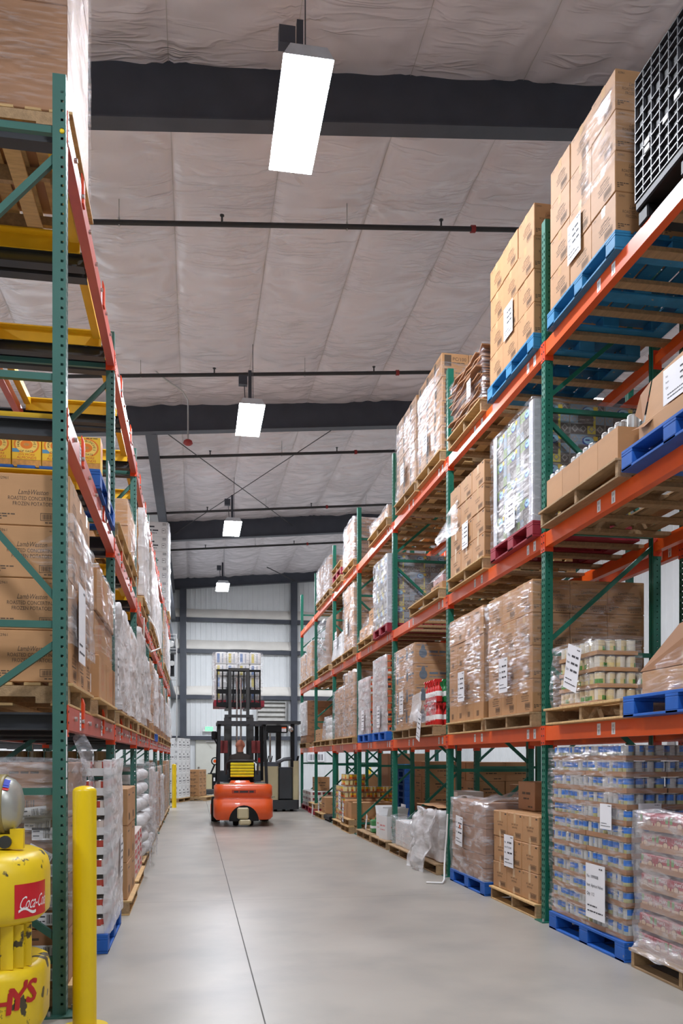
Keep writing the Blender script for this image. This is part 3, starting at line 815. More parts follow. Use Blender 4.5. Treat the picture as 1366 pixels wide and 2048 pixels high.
M_T4 = mat('pattern_brown', (92, 84, 80), 0.5); M_T5 = mat('pattern_pale', (150, 146, 140), 0.5); M_T6 = mat('oval_blue', (36, 62, 140), 0.5); M_T7 = mat('oval_cyan', (150, 196, 222), 0.5); M_T8 = mat('tag_yellow', (228, 196, 40), 0.5)
M_ORINK = mat('orange_red_ink', (206, 110, 72), 0.7)
CARTON_MATS = {'circle': [M_KRAFT, M_INK, M_TAPE, M_ORINK, M_PAPER], 'soap': [M_KRAFT, M_INK, M_TAPE, M_INKB], 'white': [M_WHITEB, M_PRINT, M_TAPE],
               'tissue': [M_T5, M_INK, M_TAPE, M_INK, M_T5, M_T1, M_T2, M_T3, M_T4, M_T5, M_T6, M_T7, M_T8]}
CM = {}
KINDN = {'potato': 'potato_carton', 'iqf': 'vegetable_carton', 'pc': 'cup_carton', 'soap': 'soap_carton', 'tissue': 'tissue_carton', 'small': 'shipping_carton', 'white': 'white_carton', 'plain': 'plain_carton'}
def carton_mesh(design, dx, dy, dz, side, tone=None):
    key = (design, round(dx, 3), round(dy, 3), round(dz, 3), side, tone)
    if key in CM:
        return CM[key]
    mb = MB(); g = 0.0015
    mb.cbox(-dx / 2 + g, dx / 2 - g, -dy / 2 + g, dy / 2 - g, 0, dz - 0.002, 0.005)
    e = 0.0006
    print_face(mb, Vector((0, -dy / 2 + g - e, 0)), X3.copy(), dx - 0.01, dz - 0.002, design, 'near')
    if side > 0:
        print_face(mb, Vector((-dx / 2 + g - e, 0, 0)), -Y3, dy - 0.01, dz - 0.002, design, 'aisle')
    else:
        print_face(mb, Vector((dx / 2 - g + e, 0, 0)), Y3.copy(), dy - 0.01, dz - 0.002, design, 'aisle')
    # tape along the top seam
    mb.face([(-dx / 2 + 0.008, -0.024, dz - 0.0015), (dx / 2 - 0.008, -0.024, dz - 0.0015), (dx / 2 - 0.008, 0.024, dz - 0.0015), (-dx / 2 + 0.008, 0.024, dz - 0.0015)], 2)
    ms = CARTON_MATS.get(design, [M_KRAFT_D if tone == 'd' else (M_WHITEB if tone == 'w' else M_KRAFT), M_INK, M_TAPE])
    CM[key] = mb.mesh('carton', ms)
    return CM[key]
def carton(design, dx, dy, dz, side, loc, label, group=None, rotz=0.0, tone=None, name='carton', cat='carton'):
    if name == 'carton':
        name = KINDN.get(design, 'carton')
    o = mobj(name, carton_mesh(design, dx, dy, dz, side, tone), None, loc, (0, 0, rotz))
    return tag(o, label, cat, group)
def stack(design, what, phrase, x0, side, y0, z0, n, d, group, jit=0.006, tone=None, full=False, name='carton', cat='carton'):
    """n=(deep, along aisle, layers); builds the cartons of the faces in view"""
    nx, ny, nz = n; dx, dy, dz = d
    dep = ['front row', 'second row back', 'third row back', 'rear row']
    for k in range(nz):
        for j in range(ny):
            for i in range(nx):
                if not (i == 0 or j == 0 or (full and k == nz - 1) or (full and j == ny - 1)):
                    continue
                jx, jy = rnd.uniform(-jit, jit), rnd.uniform(-0.002, 0.002)
                if k == 0:
                    jx *= 0.3
                loc = (x0 + side * ((i + 0.5) * dx) + (jx if i == 0 else 0), y0 + (j + 0.5) * dy + jy, z0 + k * dz)
                bits = [what]
                if nz > 1:
                    bits.append(nth(k, nz) + ' layer')
                if ny > 1:
                    bits.append('%s column' % nth(j, ny, 'nearest', 'farthest'))
                if nx > 1:
                    bits.append(dep[min(i, 3)])
                carton(design, dx, dy, dz, side, loc, ' '.join([bits[0], ', '.join(bits[1:])]) + ', ' + phrase, group, rnd.uniform(-0.006, 0.006), tone, name, cat)
# ---------------------------------------------------------------- stretch film
def wrap_mesh(dx, dy, dz, side, m, amp=0.012, top=0.06, seed=0, lump=0.0, taper=0.0, step=0.07):
    """film skin around near end, aisle face and far end of a load; origin bottom centre of the load"""
    r = 0.014; path = []
    xa, xb = (-dx / 2 - r, dx / 2) if side > 0 else (dx / 2 + r, -dx / 2)
    def seg(p, q):
        L = math.hypot(q[0] - p[0], q[1] - p[1]); k = max(2, int(L / step))
        return [(p[0] + (q[0] - p[0]) * i / k, p[1] + (q[1] - p[1]) * i / k) for i in range(k)]
    ya, yb = -dy / 2 - r, dy / 2 + r
    path = seg((xb, ya), (xa, ya)) + seg((xa, ya), (xa, yb)) + seg((xa, yb), (xb, yb)) + [(xb, yb)]
    nz_ = max(3, int(dz / step))
    zs = [dz * i / nz_ for i in range(nz_ + 1)]
    vs = []; n = len(path)
    for zi, z in enumerate(zs + [dz + 0.004, dz + 0.006]):
        for (x, y) in path:
            nx = (x / (dx / 2)); ny = y / (dy / 2)
            a = noise.noise((x * 7 + seed, y * 7, z * 5)) * 0.7 + noise.noise((x * 3 + seed, y * 3, z * 11)) * 0.8
            dd = amp * a + amp * 0.6
            if lump:
                dd += lump * (0.5 + 0.5 * noise.noise((x * 2.2 + seed * 1.7, y * 2.2, z * 2.6 + 9)))
            t = taper * (z / max(dz, 0.01)) ** 2
            ex = (1 if x > 0 else -1) * dd * (abs(nx) > 0.98); ey = (1 if y > 0 else -1) * dd * (abs(ny) > 0.98)
            px_, py_ = (x + ex) * (1 - t), (y + ey) * (1 - t)
            if zi == len(zs):
                px_, py_ = px_ * (1 - top * 0.6), py_ * (1 - top * 0.6)
            if zi == len(zs) + 1:
                px_, py_ = px_ * (1 - top * 2), py_ * (1 - top * 2)
            zz = z + (noise.noise((x * 4 + seed, y * 4, 5.5)) * amp * 1.5 if zi else 0)
            vs.append((px_, py_, max(zz, 0.0)))
    rows = len(zs) + 2
    mb = MB(); mb.add(vs, [(k * n + i, k * n + i + 1, (k + 1) * n + i + 1, (k + 1) * n + i) for k in range(rows - 1) for i in range(n - 1)], 0, True)
    return mb.mesh('stretch_film', [m])
nwrap = [0]
def wrap(label, x0, side, y0, y1, z0, dz, m, dx=1.0, **kw):
    nwrap[0] += 1
    o = mobj('stretch_film', wrap_mesh(dx, y1 - y0, dz, side, m, seed=nwrap[0] * 3.7, **kw), None, (x0 + side * dx / 2, (y0 + y1) / 2, z0))
    return tag(o, label, 'plastic film', 'stretch film around loads')
def drape(label, pts_fn, nu, nv, m, amp=0.03, seed=0):
    """loose sheet of film; pts_fn(u,v)->(x,y,z)"""
    vs = []
    for j in range(nv + 1):
        for i in range(nu + 1):
            u, v = i / nu, j / nv
            p = Vector(pts_fn(u, v))
            q = Vector((noise.noise(p * 5 + Vector((seed, 0, 0))), noise.noise(p * 5 + Vector((0, seed, 3))), noise.noise(p * 6 + Vector((7, 0, seed))))) * amp
            q += Vector((noise.noise(p * 14 + Vector((seed, 1, 0))), noise.noise(p * 14 + Vector((0, seed, 8))), 0)) * amp * 0.5
            p = p + q; p.z = max(p.z, 0.002); vs.append(p)
    mb = MB(); mb.add(vs, [(j * (nu + 1) + i, j * (nu + 1) + i + 1, (j + 1) * (nu + 1) + i + 1, (j + 1) * (nu + 1) + i) for j in range(nv) for i in range(nu)], 0, True)
    return tag(obj('loose_film', mb, [m]), label, 'plastic film', 'loose film')
def sheet(label, loc, w, h, face='aisle', side=1, tilt=0.0, lines=('No:', 'Item:', 'Qty:'), accent=None, curl=0.0):
    """printed load placard taped to a load; loc = centre"""
    mb = MB(); n = 6
    xd = (-Y3 if side > 0 else Y3.copy()) if face == 'aisle' else X3.copy()
    nrm = xd.cross(Z3)
    o = Vector((0, 0, 0))
    for k in range(n):
        z0, z1 = -h / 2 + h * k / n, -h / 2 + h * (k + 1) / n
        c0, c1 = curl * (1 - k / n) ** 2, curl * (1 - (k + 1) / n) ** 2
        p = [o + xd * -w / 2 + Z3 * z0 + nrm * c0, o + xd * w / 2 + Z3 * z0 + nrm * c0, o + xd * w / 2 + Z3 * z1 + nrm * c1, o + xd * -w / 2 + Z3 * z1 + nrm * c1]
        mb.face(p, 0)
    mb.add(*[[o + xd * a + Z3 * b - nrm * 0.0015 for a, b in ((-w / 2, -h / 2), (w / 2, -h / 2), (w / 2, h / 2), (-w / 2, h / 2))]], [(3, 2, 1, 0)], 0)
    e = nrm * 0.0012
    for i, t in enumerate(lines):
        if curl and i > 1:
            break
        mb.text(t, h * 0.085, o + e + xd * (-w * 0.44) + Z3 * (h * (0.24 - 0.16 * i)), xd, Z3, 1, maxw=w * 0.85)
        if len(t) < 7:
            words_bar(mb, o + e, xd, Z3, -w * 0.12, w * 0.38, h * (0.24 - 0.16 * i), h * 0.06, 1, i)
    if not curl:
        words_bar(mb, o + e, xd, Z3, -w * 0.4, w * 0.1, -h * 0.28, h * 0.03, 1, 7); words_bar(mb, o + e, xd, Z3, -w * 0.4, w * 0.4, -h * 0.38, h * 0.03, 1, 8)
    words_bar(mb, o + e, xd, Z3, w * 0.2, w * 0.42, h * 0.42, h * 0.03, 1, 8)
    if accent:
        mb.rect(o + e * 1.4, xd, Z3, w * 0.02, w * 0.22, h * 0.1, h * 0.22, 2)
    rot = (tilt, 0, 0) if face == 'aisle' else (0, tilt, 0)
    ob = obj('placard_sheet', mb, [M_PAPER, M_PRINT, M_ORINK], None, loc, rot)
    return tag(ob, label, 'paper sheet', 'load placards')
# ---------------------------------------------------------------- cans in trays
def can_mesh(r, h, kind):
    mb = MB(); n = 16
    zs = [(r * 0.90, 0), (r * 0.97, 0.003), (r * 0.93, 0.006), (r * 0.94, h * 0.10), (r * 0.94, h * 0.55), (r * 0.94, h - 0.007), (r * 0.97, h - 0.004), (r * 0.92, h)]
    vs = []
    for rr, z in zs:
        vs += [(rr * math.cos(t * 2 * PI / n), rr * math.sin(t * 2 * PI / n), z) for t in range(n)]
    for k in range(len(zs) - 1):
        for i in range(n):
            if k in (0, 1, 5, 6):
                m = 0
            else:
                seg = i % n
                if kind == 'blank':
                    m = 0
                elif seg < 5:
                    m = 3
                elif seg in (7, 8, 9, 10, 11) and k == 3:
                    m = 4
                else:
                    m = 1 if k == 4 else 2
            mb.add([vs[k * n + i], vs[k * n + (i + 1) % n], vs[(k + 1) * n + (i + 1) % n], vs[(k + 1) * n + i]], [(0, 1, 2, 3)], m, True)
    mb.face(vs[-n:], 0)
    return mb
CANC = {'blue': ((30, 112, 204), (160, 168, 160), (190, 192, 190), (170, 168, 110)),
        'orange': ((206, 84, 40), (44, 40, 40), (196, 100, 60), (220, 220, 214)),
        'yellow': ((226, 190, 30), (226, 112, 34), (224, 210, 150), (214, 90, 40)),
        'corn': ((222, 206, 168), (222, 202, 140), (220, 214, 200), (84, 150, 60)),
        'red': ((186, 74, 58), (176, 62, 48), (216, 200, 190), (220, 214, 206)),
        'olive': ((120, 104, 72), (96, 84, 56), (150, 130, 90), (110, 96, 60)),
        'silver': ((200, 200, 200),) * 4,
        'rose': ((176, 60, 76), (196, 130, 120), (206, 150, 140), (84, 140, 70))}
CANM = {}
def can_data(kind, r, h):
    k = (kind, r, h)
    if k not in CANM:
        c = CANC[kind]
        ms = [M_BOLT] + [mat('can_%s_%d' % (kind, i), c[i], 0.4, 0.04) for i in range(4)]
        CANM[k] = can_mesh(r, h, 'blank' if kind == 'silver' else kind).mesh('can', ms)
    return CANM[k]
TRM = {}
def tray_data(dx, dy, lip, m):
    k = (round(dx, 3), round(dy, 3), round(lip, 3), m.name)
    if k not in TRM:
        mb = MB(); t = 0.003; a, b = dx / 2 - 0.002, dy / 2 - 0.002
        mb.box(-a, a, -b, b, 0, t); mb.box(-a, -a + t, -b, b, t, lip); mb.box(a - t, a, -b, b, t, lip); mb.box(-a, a, -b, -b + t, t, lip); mb.box(-a, a, b - t, b, t, lip)
        TRM[k] = mb.mesh('tray', [m])
    return TRM[k]
def can_tray(label, kind, loc, nx, ny, r, h, lip, m, side, front=True, near=True, group=None, name='can_tray', cat='tray of cans', rotz=0.0, alln=False):
    """nx cans deep, ny along the aisle; cans seen from aisle or near end are built"""
    p = 2 * r; t = thing(name, label, cat, loc, rotz, group)
    mobj('tray', tray_data(nx * p + 0.006, ny * p + 0.006, lip, m), t)
    me = can_data(kind, r, h)
    for i in range(nx):
        for j in range(ny):
            fr = (i == 0) if side > 0 else (i == nx - 1)
            if alln or (front and fr) or (near and j == 0):
                o = bpy.data.objects.new('can', me); C.objects.link(o); o.parent = t
                o.location = ((i - (nx - 1) / 2) * p, (j - (ny - 1) / 2) * p, 0.0035); o.rotation_euler = (0, 0, rnd.choice((0.3, 2.2, 4.0, 5.2, 3.2)) + rnd.uniform(-0.3, 0.3))
    return t
def can_load(what, phrase, kind, x0, side, y0, z0, ntx, nty, nz, nx, ny, r, h, lip, m, group, pitch=None):
    p = 2 * r; tx, ty = nx * p + 0.008, ny * p + 0.008; pitch = pitch or h + 0.006
    for k in range(nz):
        for j in range(nty):
            for i in range(ntx):
                if i and j:
                    continue
                lab = '%s, %s layer, %s, %s' % (what, nth(k, nz), ('nearest corner' if i + j == 0 else ('%s along aisle' % nth(j, nty, 'nearest', 'farthest') if i == 0 else '%s from aisle' % ORD[i])), phrase)
                can_tray(lab, kind, (x0 + side * ((i + 0.5) * tx) + rnd.uniform(-0.006, 0.006), y0 + (j + 0.5) * ty, z0 + k * pitch), nx, ny, r, h, lip, m, side, i == 0, j == 0, group)
    return ntx * tx, nty * ty, nz * pitch
# ================================================================ loads of the right rack
XF = 2.90
PD, CD = (0.36, 0.37, 0.288), None
# ---- top level
pallet('teal', XF - 0.02, 5.50, 6.66, T3, 'light blue pallet under the tall potato cartons beside black container')
stack('potato', 'brown potato carton', 'topmost stack beside black container', XF, 1, 5.53, T3 + 0.14, (3, 3, 4), PD, 'potato cartons of the nearest top stack')
sheet('white placard on the potato stack beside black lattice container', (XF - 0.016, 6.16, T3 + 0.47), 0.23, 0.30)
wrap('clear film over upper corner of potato stack beside black container', XF, 1, 5.53, 6.0, T3 + 0.62, 0.56, M_FILM2, dx=0.5)
t = thing('bulk_container', 'black plastic lattice bulk container on the top beam at right edge', 'container', (XF + 0.5, 4.70, T3), 0)
f = MB(); f.cbox(-0.5, 0.5, -0.56, 0.56, 0.10, 0.16, 0.01)
for y in (-0.5, 0, 0.5):
    f.cbox(-0.48, 0.48, y - 0.06, y + 0.06, 0.002, 0.10, 0.01)
obj('base', f, [M_BLACK], t)
f = MB()
f.box(-0.485, -0.475, -0.55, 0.55, 0.16, 0.98); f.box(0.475, 0.485, -0.55, 0.55, 0.16, 0.98); f.box(-0.475, 0.475, 0.54, 0.55, 0.16, 0.98); f.box(-0.475, 0.475, -0.55, -0.54, 0.16, 0.98)
obj('wall_panels', f, [M_BLACK], t)
f = MB(); M_RIB_LIT = mat('lit_container_rib', (62, 62, 66), 0.4, 0.1, spec=0.4)  # black plastic; highlights on the rib edges painted in as grey
ys = [-0.555 + 1.11 * i / 11 for i in range(12)]; zs = [0.165, 0.215, 0.265, 0.33, 0.40, 0.47, 0.56, 0.62, 0.70, 0.80, 0.86, 0.92, 0.975]
for y in ys:
    f.box(-0.505, -0.485, y - 0.0035, y + 0.0035, 0.16, 0.98)
for z in zs:
    f.box(-0.505, -0.485, -0.555, 0.555, z - 0.004, z + 0.004)
obj('lattice_ribs', f, [M_RIB_LIT], t)
f = MB()
for y, z in ((0.40, 0.42), (0.40, 0.47), (0.18, 0.45), (0.05, 0.5)):
    f.box(-0.510, -0.5051, y - 0.03, y + 0.03, z - 0.018, z + 0.018)
obj('label_plates', f, [M_PAPER], t)
pallet('teal', XF - 0.02, 6.95, 8.12, T3, 'light blue pallet under potato cartons, top level beside flattened cartons')
stack('potato', 'brown potato carton', 'top stack beside flattened cartons', XF, 1, 6.99, T3 + 0.14, (3, 3, 4), PD, 'potato cartons of the second top stack')
sheet('white placard on the potato stack beside flattened cartons', (XF - 0.016, 7.56, T3 + 0.55), 0.23, 0.30)
pallet('wood', XF - 0.02, 8.30, 9.45, T3, 'wooden pallet under the bundle of flattened cartons')
for i in range(26):
    f = MB(); w = rnd.uniform(0.44, 0.56); c = rnd.uniform(-0.04, 0.04)
    z0 = 0.0225 * i; b0, b1 = rnd.uniform(-.008, .004), rnd.uniform(-.006, .008)
    n = 8
    for k in range(n):
        y0, y1 = -w + 2 * w * k / n, -w + 2 * w * (k + 1) / n
        h0, h1 = 0.016 * math.sin(5 * y0 + i) * 0.3, 0.016 * math.sin(5 * y1 + i) * 0.3
        xe0, xe1 = -0.46 + 0.05 * noise.noise((y0 * 4, i * 0.9, 0)), -0.46 + 0.05 * noise.noise((y1 * 4, i * 0.9, 0))
        v = [(xe0, y0, h0 - .006), (xe1, y1, h1 - .006), (xe1, y1, h1 + .006), (xe0, y0, h0 + .006), (0.45, y0, h0 - .006), (0.45, y1, h1 - .006), (0.45, y1, h1 + .006), (0.45, y0, h0 + .006)]
        f.add(v, [(0, 1, 2, 3), (4, 7, 6, 5), (0, 4, 5, 1), (3, 2, 6, 7)] + ([(0, 3, 7, 4)] if k == 0 else []) + ([(1, 5, 6, 2)] if k == n - 1 else []))
    o = obj('flattened_carton', f, [M_KRAFT_D, M_KRAFT_E], None, (XF + 0.46 + c, 8.87, T3 + 0.145 + z0), (0, 0, rnd.uniform(-0.03, 0.03)))
    tag(o, 'flattened brown carton, %s up in the bundle on the top level' % (['bottom one', 'second', 'third', 'fourth', 'fifth', 'sixth', 'seventh', 'eighth', 'ninth', 'tenth', 'eleventh', 'twelfth', 'thirteenth', 'fourteenth', 'fifteenth', 'sixteenth', 'seventeenth', 'eighteenth', 'nineteenth', 'twentieth', 'twenty-first', 'twenty-second', 'twenty-third', 'twenty-fourth', 'twenty-fifth', 'topmost'][i]), 'cardboard', 'flattened cartons of the bundle')
wrap('film around the bundle of flattened cartons', XF + 0.02, 1, 8.34, 9.40, T3 + 0.15, 0.58, M_FILM2, amp=0.02)
sheet('small white placard on the bundle of flattened cartons', (XF - 0.05, 8.62, T3 + 0.36), 0.13, 0.18)
for (ya, yb, nm) in ((9.76, 10.86, 'nearer'), (10.95, 12.08, 'farther')):
    pallet('wood', XF - 0.02, ya, yb, T3, 'wooden pallet under the %s cup cartons on the top level' % nm)
    stack('pc', 'brown cup carton', '%s cup stack, top level' % nm, XF, 1, ya + 0.01, T3 + 0.14, (3, 3, 4), (0.34, (yb - ya - 0.02) / 3, 0.288), 'cup cartons of the %s top stack' % nm)
    wrap('shiny film around the %s cup cartons, top level' % nm, XF, 1, ya + 0.01, yb - 0.01, T3 + 0.14, 1.03, M_FILM2, amp=0.012)
    sheet('white placard on the %s cup stack, top level' % nm, (XF - 0.05, ya + 0.6, T3 + 0.42), 0.2, 0.27)
pallet('wood', XF - 0.02, 12.62, 14.0, T3, 'wooden pallet with low wrapped load, top level of third visible bay')
stack('small', 'low brown carton', 'under white film on the top level', XF + 0.02, 1, 12.66, T3 + 0.14, (2, 3, 1), (0.45, 0.43, 0.20), 'cartons of the low top load')
wrap('cloudy film over the low carton load on the top level', XF + 0.02, 1, 12.66, 13.95, T3 + 0.14, 0.20, M_FILMW, dx=0.9, amp=0.02, top=0.4)
pallet('wood', XF - 0.02, 15.38, 16.5, T3, 'wooden pallet under layered brown board stack, top level')
stack('mark', 'flat brown carton', 'layered top stack, right rack', XF, 1, 15.42, T3 + 0.14, (2, 2, 5), (0.5, 0.52, 0.155), 'flat cartons of the layered top stack', tone='d')
wrap('cloudy film around the layered brown stack, top level', XF, 1, 15.42, 16.46, T3 + 0.14, 0.78, M_FILMW, amp=0.02)
for i in range(3):
    pallet('wood' if i != 1 else 'red', XF - 0.02, 16.75, 17.85, T3 + 0.145 * i, '%s of three stacked empty pallets on the top level' % ['bottom', 'dark red middle one', 'topmost'][i])
for j, (ya, yb) in enumerate(((18.22, 19.1), (19.2, 20.2))):
    pallet('wood', XF - 0.02, ya, yb, T3, 'wooden pallet under %s far wrapped top load' % ('nearer', 'farther')[j])
    stack('mark', 'grey brown carton', '%s far top load' % ('nearer', 'farther')[j], XF, 1, ya + 0.03, T3 + 0.14, (2, 2, 3), (0.45, (yb - ya - 0.06) / 2, 0.25), 'cartons of the far top loads', tone='d')
    wrap('shiny film around the %s far top load' % ('nearer', 'farther')[j], XF, 1, ya + 0.03, yb - 0.03, T3 + 0.14, 0.76, M_FILMW, amp=0.02)
# ---- middle level
pallet('old', XF - 0.06, 5.38, 6.70, T2, 'weathered pallet under the open cartons of silver cans')
g = 'open cartons of silver cans'
for j in range(4):
    y = 5.44 + 0.30 * j + 0.15
    t = thing('open_carton', 'open brown carton of silver cans, %s along the aisle' % nth(j, 4, 'nearest', 'farthest'), 'carton', (XF + 0.22, y, T2 + 0.132), 0, g)
    f = MB(); a, b, h = 0.25, 0.148, 0.24; q = 0.004
    f.box(-a, a, -b, b, 0, q); f.box(-a, -a + q, -b, b, q, h); f.box(a - q, a, -b, b, q, h); f.box(-a + q, a - q, -b, -b + q, q, h); f.box(-a + q, a - q, b - q, b, q, h)
    obj('body', f, [M_KRAFT], t)
    for i in range(5):
        for k in range(3):
            hid = rnd.random() < 0.25
            if hid:
                continue
            o = mobj('can', can_data('silver', 0.044, 0.13), t, (-0.2 + i * 0.095, -0.095 + k * 0.095, 0.21 if (j == 0 and i > 0) else 0.15))
            o['label'] = 'silver can with no label'
        for k in range(3):
            if j == 0 and i == 2:
                mobj('can', can_data('silver', 0.044, 0.13), t, (-0.2 + i * 0.095, -0.095 + k * 0.095, 0.0045))
pallet('blue', XF - 0.08, 4.13, 5.30, T2, 'blue pallet under the torn carton on the middle level, right edge')
t = thing('torn_carton', 'torn brown carton with big white label on blue pallet, right edge', 'carton', (XF + 0.43, 4.70, T2 + 0.139), 0)
f = MB(); f.cbox(-0.44, 0.44, -0.53, 0.50, 0, 0.14, 0.006); obj('lower_tray', f, [M_KRAFT], t)
f = MB()
v = [(-0.42, 0.46, 0.1405), (-0.42, -0.5, 0.1405), (-0.36, -0.5, 0.50), (-0.38, 0.43, 0.42), (0.42, 0.46, 0.1405), (0.42, -0.5, 0.1405), (0.42, -0.5, 0.50), (0.42, 0.43, 0.42)]
f.add(v, [(0, 3, 2, 1), (4, 5, 6, 7), (0, 1, 5, 4), (1, 2, 6, 5), (2, 3, 7, 6), (3, 0, 4, 7)]); obj('upper_body', f, [M_KRAFT], t)
f = MB(); f.face([(-0.425, 0.47, 0.16), (-0.45, 0.53, 0.22), (-0.41, 0.53, 0.36), (-0.383, 0.44, 0.42)]); f.face([(-0.42, 0.46, 0.141), (-0.5, 0.49, 0.10), (-0.48, 0.36, 0.08), (-0.42, 0.3, 0.141)]); obj('torn_flap', f, [M_KRAFT_D], t)
sheet('large white placard on the torn carton, middle level', (XF - 0.005, 4.66, T2 + 0.40), 0.50, 0.22, tilt=0.0)
pallet('red', XF - 0.03, 6.94, 8.0, T2, 'dark red pallet under the nearer patterned tissue cartons')
stack('tissue', 'patterned tissue carton', 'nearer pallet of tissue', XF, 1, 6.98, T2 + 0.14, (3, 3, 4), (0.33, 0.325, 0.262), 'tissue cartons of the nearer pallet', jit=0.002)
def corner_board(x0, y, z, h, label, sy):
    f = MB(); f.box(x0 - 0.012, x0 - 0.006, min(y, y + sy * 0.09), max(y, y + sy * 0.09), 0, h); f.box(x0 - 0.006, x0 + 0.08, min(y - sy * 0.010, y - sy * 0.004), max(y - sy * 0.010, y - sy * 0.004), 0, h)
    tag(obj('corner_board', f, [mat('grey_board', (186, 188, 194), 0.5, 0.03)], None, (0, 0, z)), label, 'edge protector', 'grey corner boards')
corner_board(XF, 6.975, T2 + 0.14, 1.06, 'pale grey corner board at the near edge of nearer tissue pallet', 1)
corner_board(XF, 7.962, T2 + 0.14, 1.06, 'pale grey corner board at the far edge of nearer tissue pallet', -1)
wrap('shiny film around the nearer tissue cartons', XF - 0.01, 1, 6.96, 7.98, T2 + 0.14, 1.06, M_FILM2, amp=0.010)
sheet('white placard on the nearer pallet of tissue cartons', (XF - 0.03, 7.48, T2 + 0.34), 0.24, 0.30)
pallet('wood', XF - 0.02, 8.24, 9.45, T2, 'wooden pallet under vegetable cartons, middle level')
ID = (0.34, 0.385, 0.248)
stack('iqf', 'brown vegetable carton', 'stack on the middle level', XF, 1, 8.27, T2 + 0.14, (3, 3, 4), ID, 'vegetable cartons of the middle level')
sheet('white placard on the vegetable cartons, middle level', (XF - 0.016, 8.85, T2 + 0.50), 0.20, 0.28)
drape('torn flap of clear film waving from the vegetable cartons', lambda u, v: (XF - 0.05 - 0.16 * u * (1 - v), 9.0 + 0.35 * u + 0.45 * v * u, T2 + 0.62 + 0.30 * v - 0.16 * u), 12, 10, M_FILMW, 0.05, 3)
pallet('wood', XF - 0.02, 9.82, 11.25, T2, 'wooden pallet with one low red carton, middle level')
carton('small', 0.4, 0.5, 0.12, 1, (XF + 0.27, 10.25, T2 + 0.131), 'low brown carton under cloudy film, middle level', None)
o = carton('mark', 0.34, 0.42, 0.09, 1, (XF + 0.26, 10.25, T2 + 0.252), 'flat red and white carton on the low carton', None); o.data = o.data.copy(); o.data.materials[0] = mat('red_white_board', (196, 160, 160), 0.5, 0.3, 20)
drape('cloudy film spread over the low carton load, middle level', lambda u, v: (XF - 0.03 + 0.6 * v, 9.95 + 1.2 * u, T2 + 0.15 + (0.24 * (1 - abs(2 * (u - 0.15)) ** 2 if u < 0.5 else 0.24 * (1 - u)) + 0.03) * (0.35 + 0.65 * min(1, v * 4))), 16, 10, M_FILMW, 0.02, 5)
pallet('red', XF - 0.03, 12.56, 13.6, T2, 'dark red pallet under the farther patterned tissue cartons')
stack('tissue', 'patterned tissue carton', 'farther pallet of tissue', XF, 1, 12.60, T2 + 0.14, (3, 3, 4), (0.33, 0.32, 0.262), 'tissue cartons of the farther pallet', jit=0.002)
corner_board(XF, 12.6, T2 + 0.14, 1.06, 'pale grey corner board at the near edge of farther tissue pallet', 1)
wrap('cloudy film around the farther tissue cartons', XF - 0.01, 1, 12.6, 13.57, T2 + 0.14, 1.06, M_FILMW, amp=0.012)
pallet('wood', XF - 0.02, 13.72, 14.95, T2, 'wooden pallet under the wrapped pyramid of cartons')
stack('small', 'pale brown carton', 'wrapped pyramid, middle level', XF, 1, 13.76, T2 + 0.14, (2, 3, 1), (0.4, 0.38, 0.22), 'cartons of the wrapped pyramid')
carton('small', 0.4, 0.38, 0.22, 1, (XF + 0.22, 13.97, T2 + 0.362), 'single upper carton of the wrapped pyramid, middle level', 'cartons of the wrapped pyramid')
wrap('clear film around the wrapped pyramid of cartons', XF, 1, 13.76, 14.9, T2 + 0.14, 0.46, M_FILM2, dx=0.85, amp=0.02, taper=0.35)
pallet('wood', XF - 0.02, 15.42, 16.55, T2, 'wooden pallet under the tall shiny carton stack, middle level')
stack('mark', 'pale brown carton', 'tall shiny stack, middle level', XF, 1, 15.46, T2 + 0.14, (2, 2, 4), (0.5, 0.52, 0.30), 'cartons of the tall shiny stack')
wrap('shiny film around the tall carton stack, middle level', XF, 1, 15.46, 16.5, T2 + 0.14, 1.20, M_FILMW, amp=0.012)
sheet('white placard on the tall shiny stack, middle level', (XF - 0.04, 16.0, T2 + 0.6), 0.22, 0.3)
pallet('wood', XF - 0.02, 16.72, 17.9, T2, 'wooden pallet under small domed load, middle level')
stack('mark', 'pale carton', 'small domed load, middle level', XF, 1, 16.78, T2 + 0.14, (2, 3, 2), (0.4, 0.36, 0.22), 'cartons of the small domed load', tone='w')
wrap('cloudy film around the small domed load, middle level', XF, 1, 16.78, 17.86, T2 + 0.14, 0.58, M_FILMX, amp=0.02, taper=0.3)
sheet('white placard on the small domed load, middle level', (XF - 0.05, 17.2, T2 + 0.5), 0.24, 0.34)
pallet('wood', XF - 0.02, 18.3, 20.0, T2, 'wooden pallet under the bulging brown load, middle level')
f = MB(); n = 26; nz = 16; vs = []
for k in range(nz + 1):
    for i in range(n):
        a = i * 2 * PI / n; ca, sa = math.cos(a), math.sin(a)
        r = 1 / max(abs(ca) ** 4 + abs(sa) ** 4, 1e-6) ** 0.25
        s_ = (0.82 + 0.16 * math.sin(k / nz * 2.6)) * (1 + 0.05 * noise.noise((ca * 2, sa * 2, k * 0.5)))
        vs.append((0.42 * r * ca * s_, 0.78 * r * sa * s_, 1.15 * k / nz))
f.add(vs, [(k * n + i, k * n + (i + 1) % n, (k + 1) * n + (i + 1) % n, (k + 1) * n + i) for k in range(nz) for i in range(n)], 0, True); f.face(vs[-n:], 0)
tag(obj('paper_bundle', f, [mat('brown_paper', (142, 108, 82), 0.6, 0.12, 5, bump=0.5, bscale=9, stretch=(1, 1, 5))], None, (XF + 0.48, 19.05, T2 + 0.131)), 'bulging bundle of brown paper bags on the middle level', 'bundle')
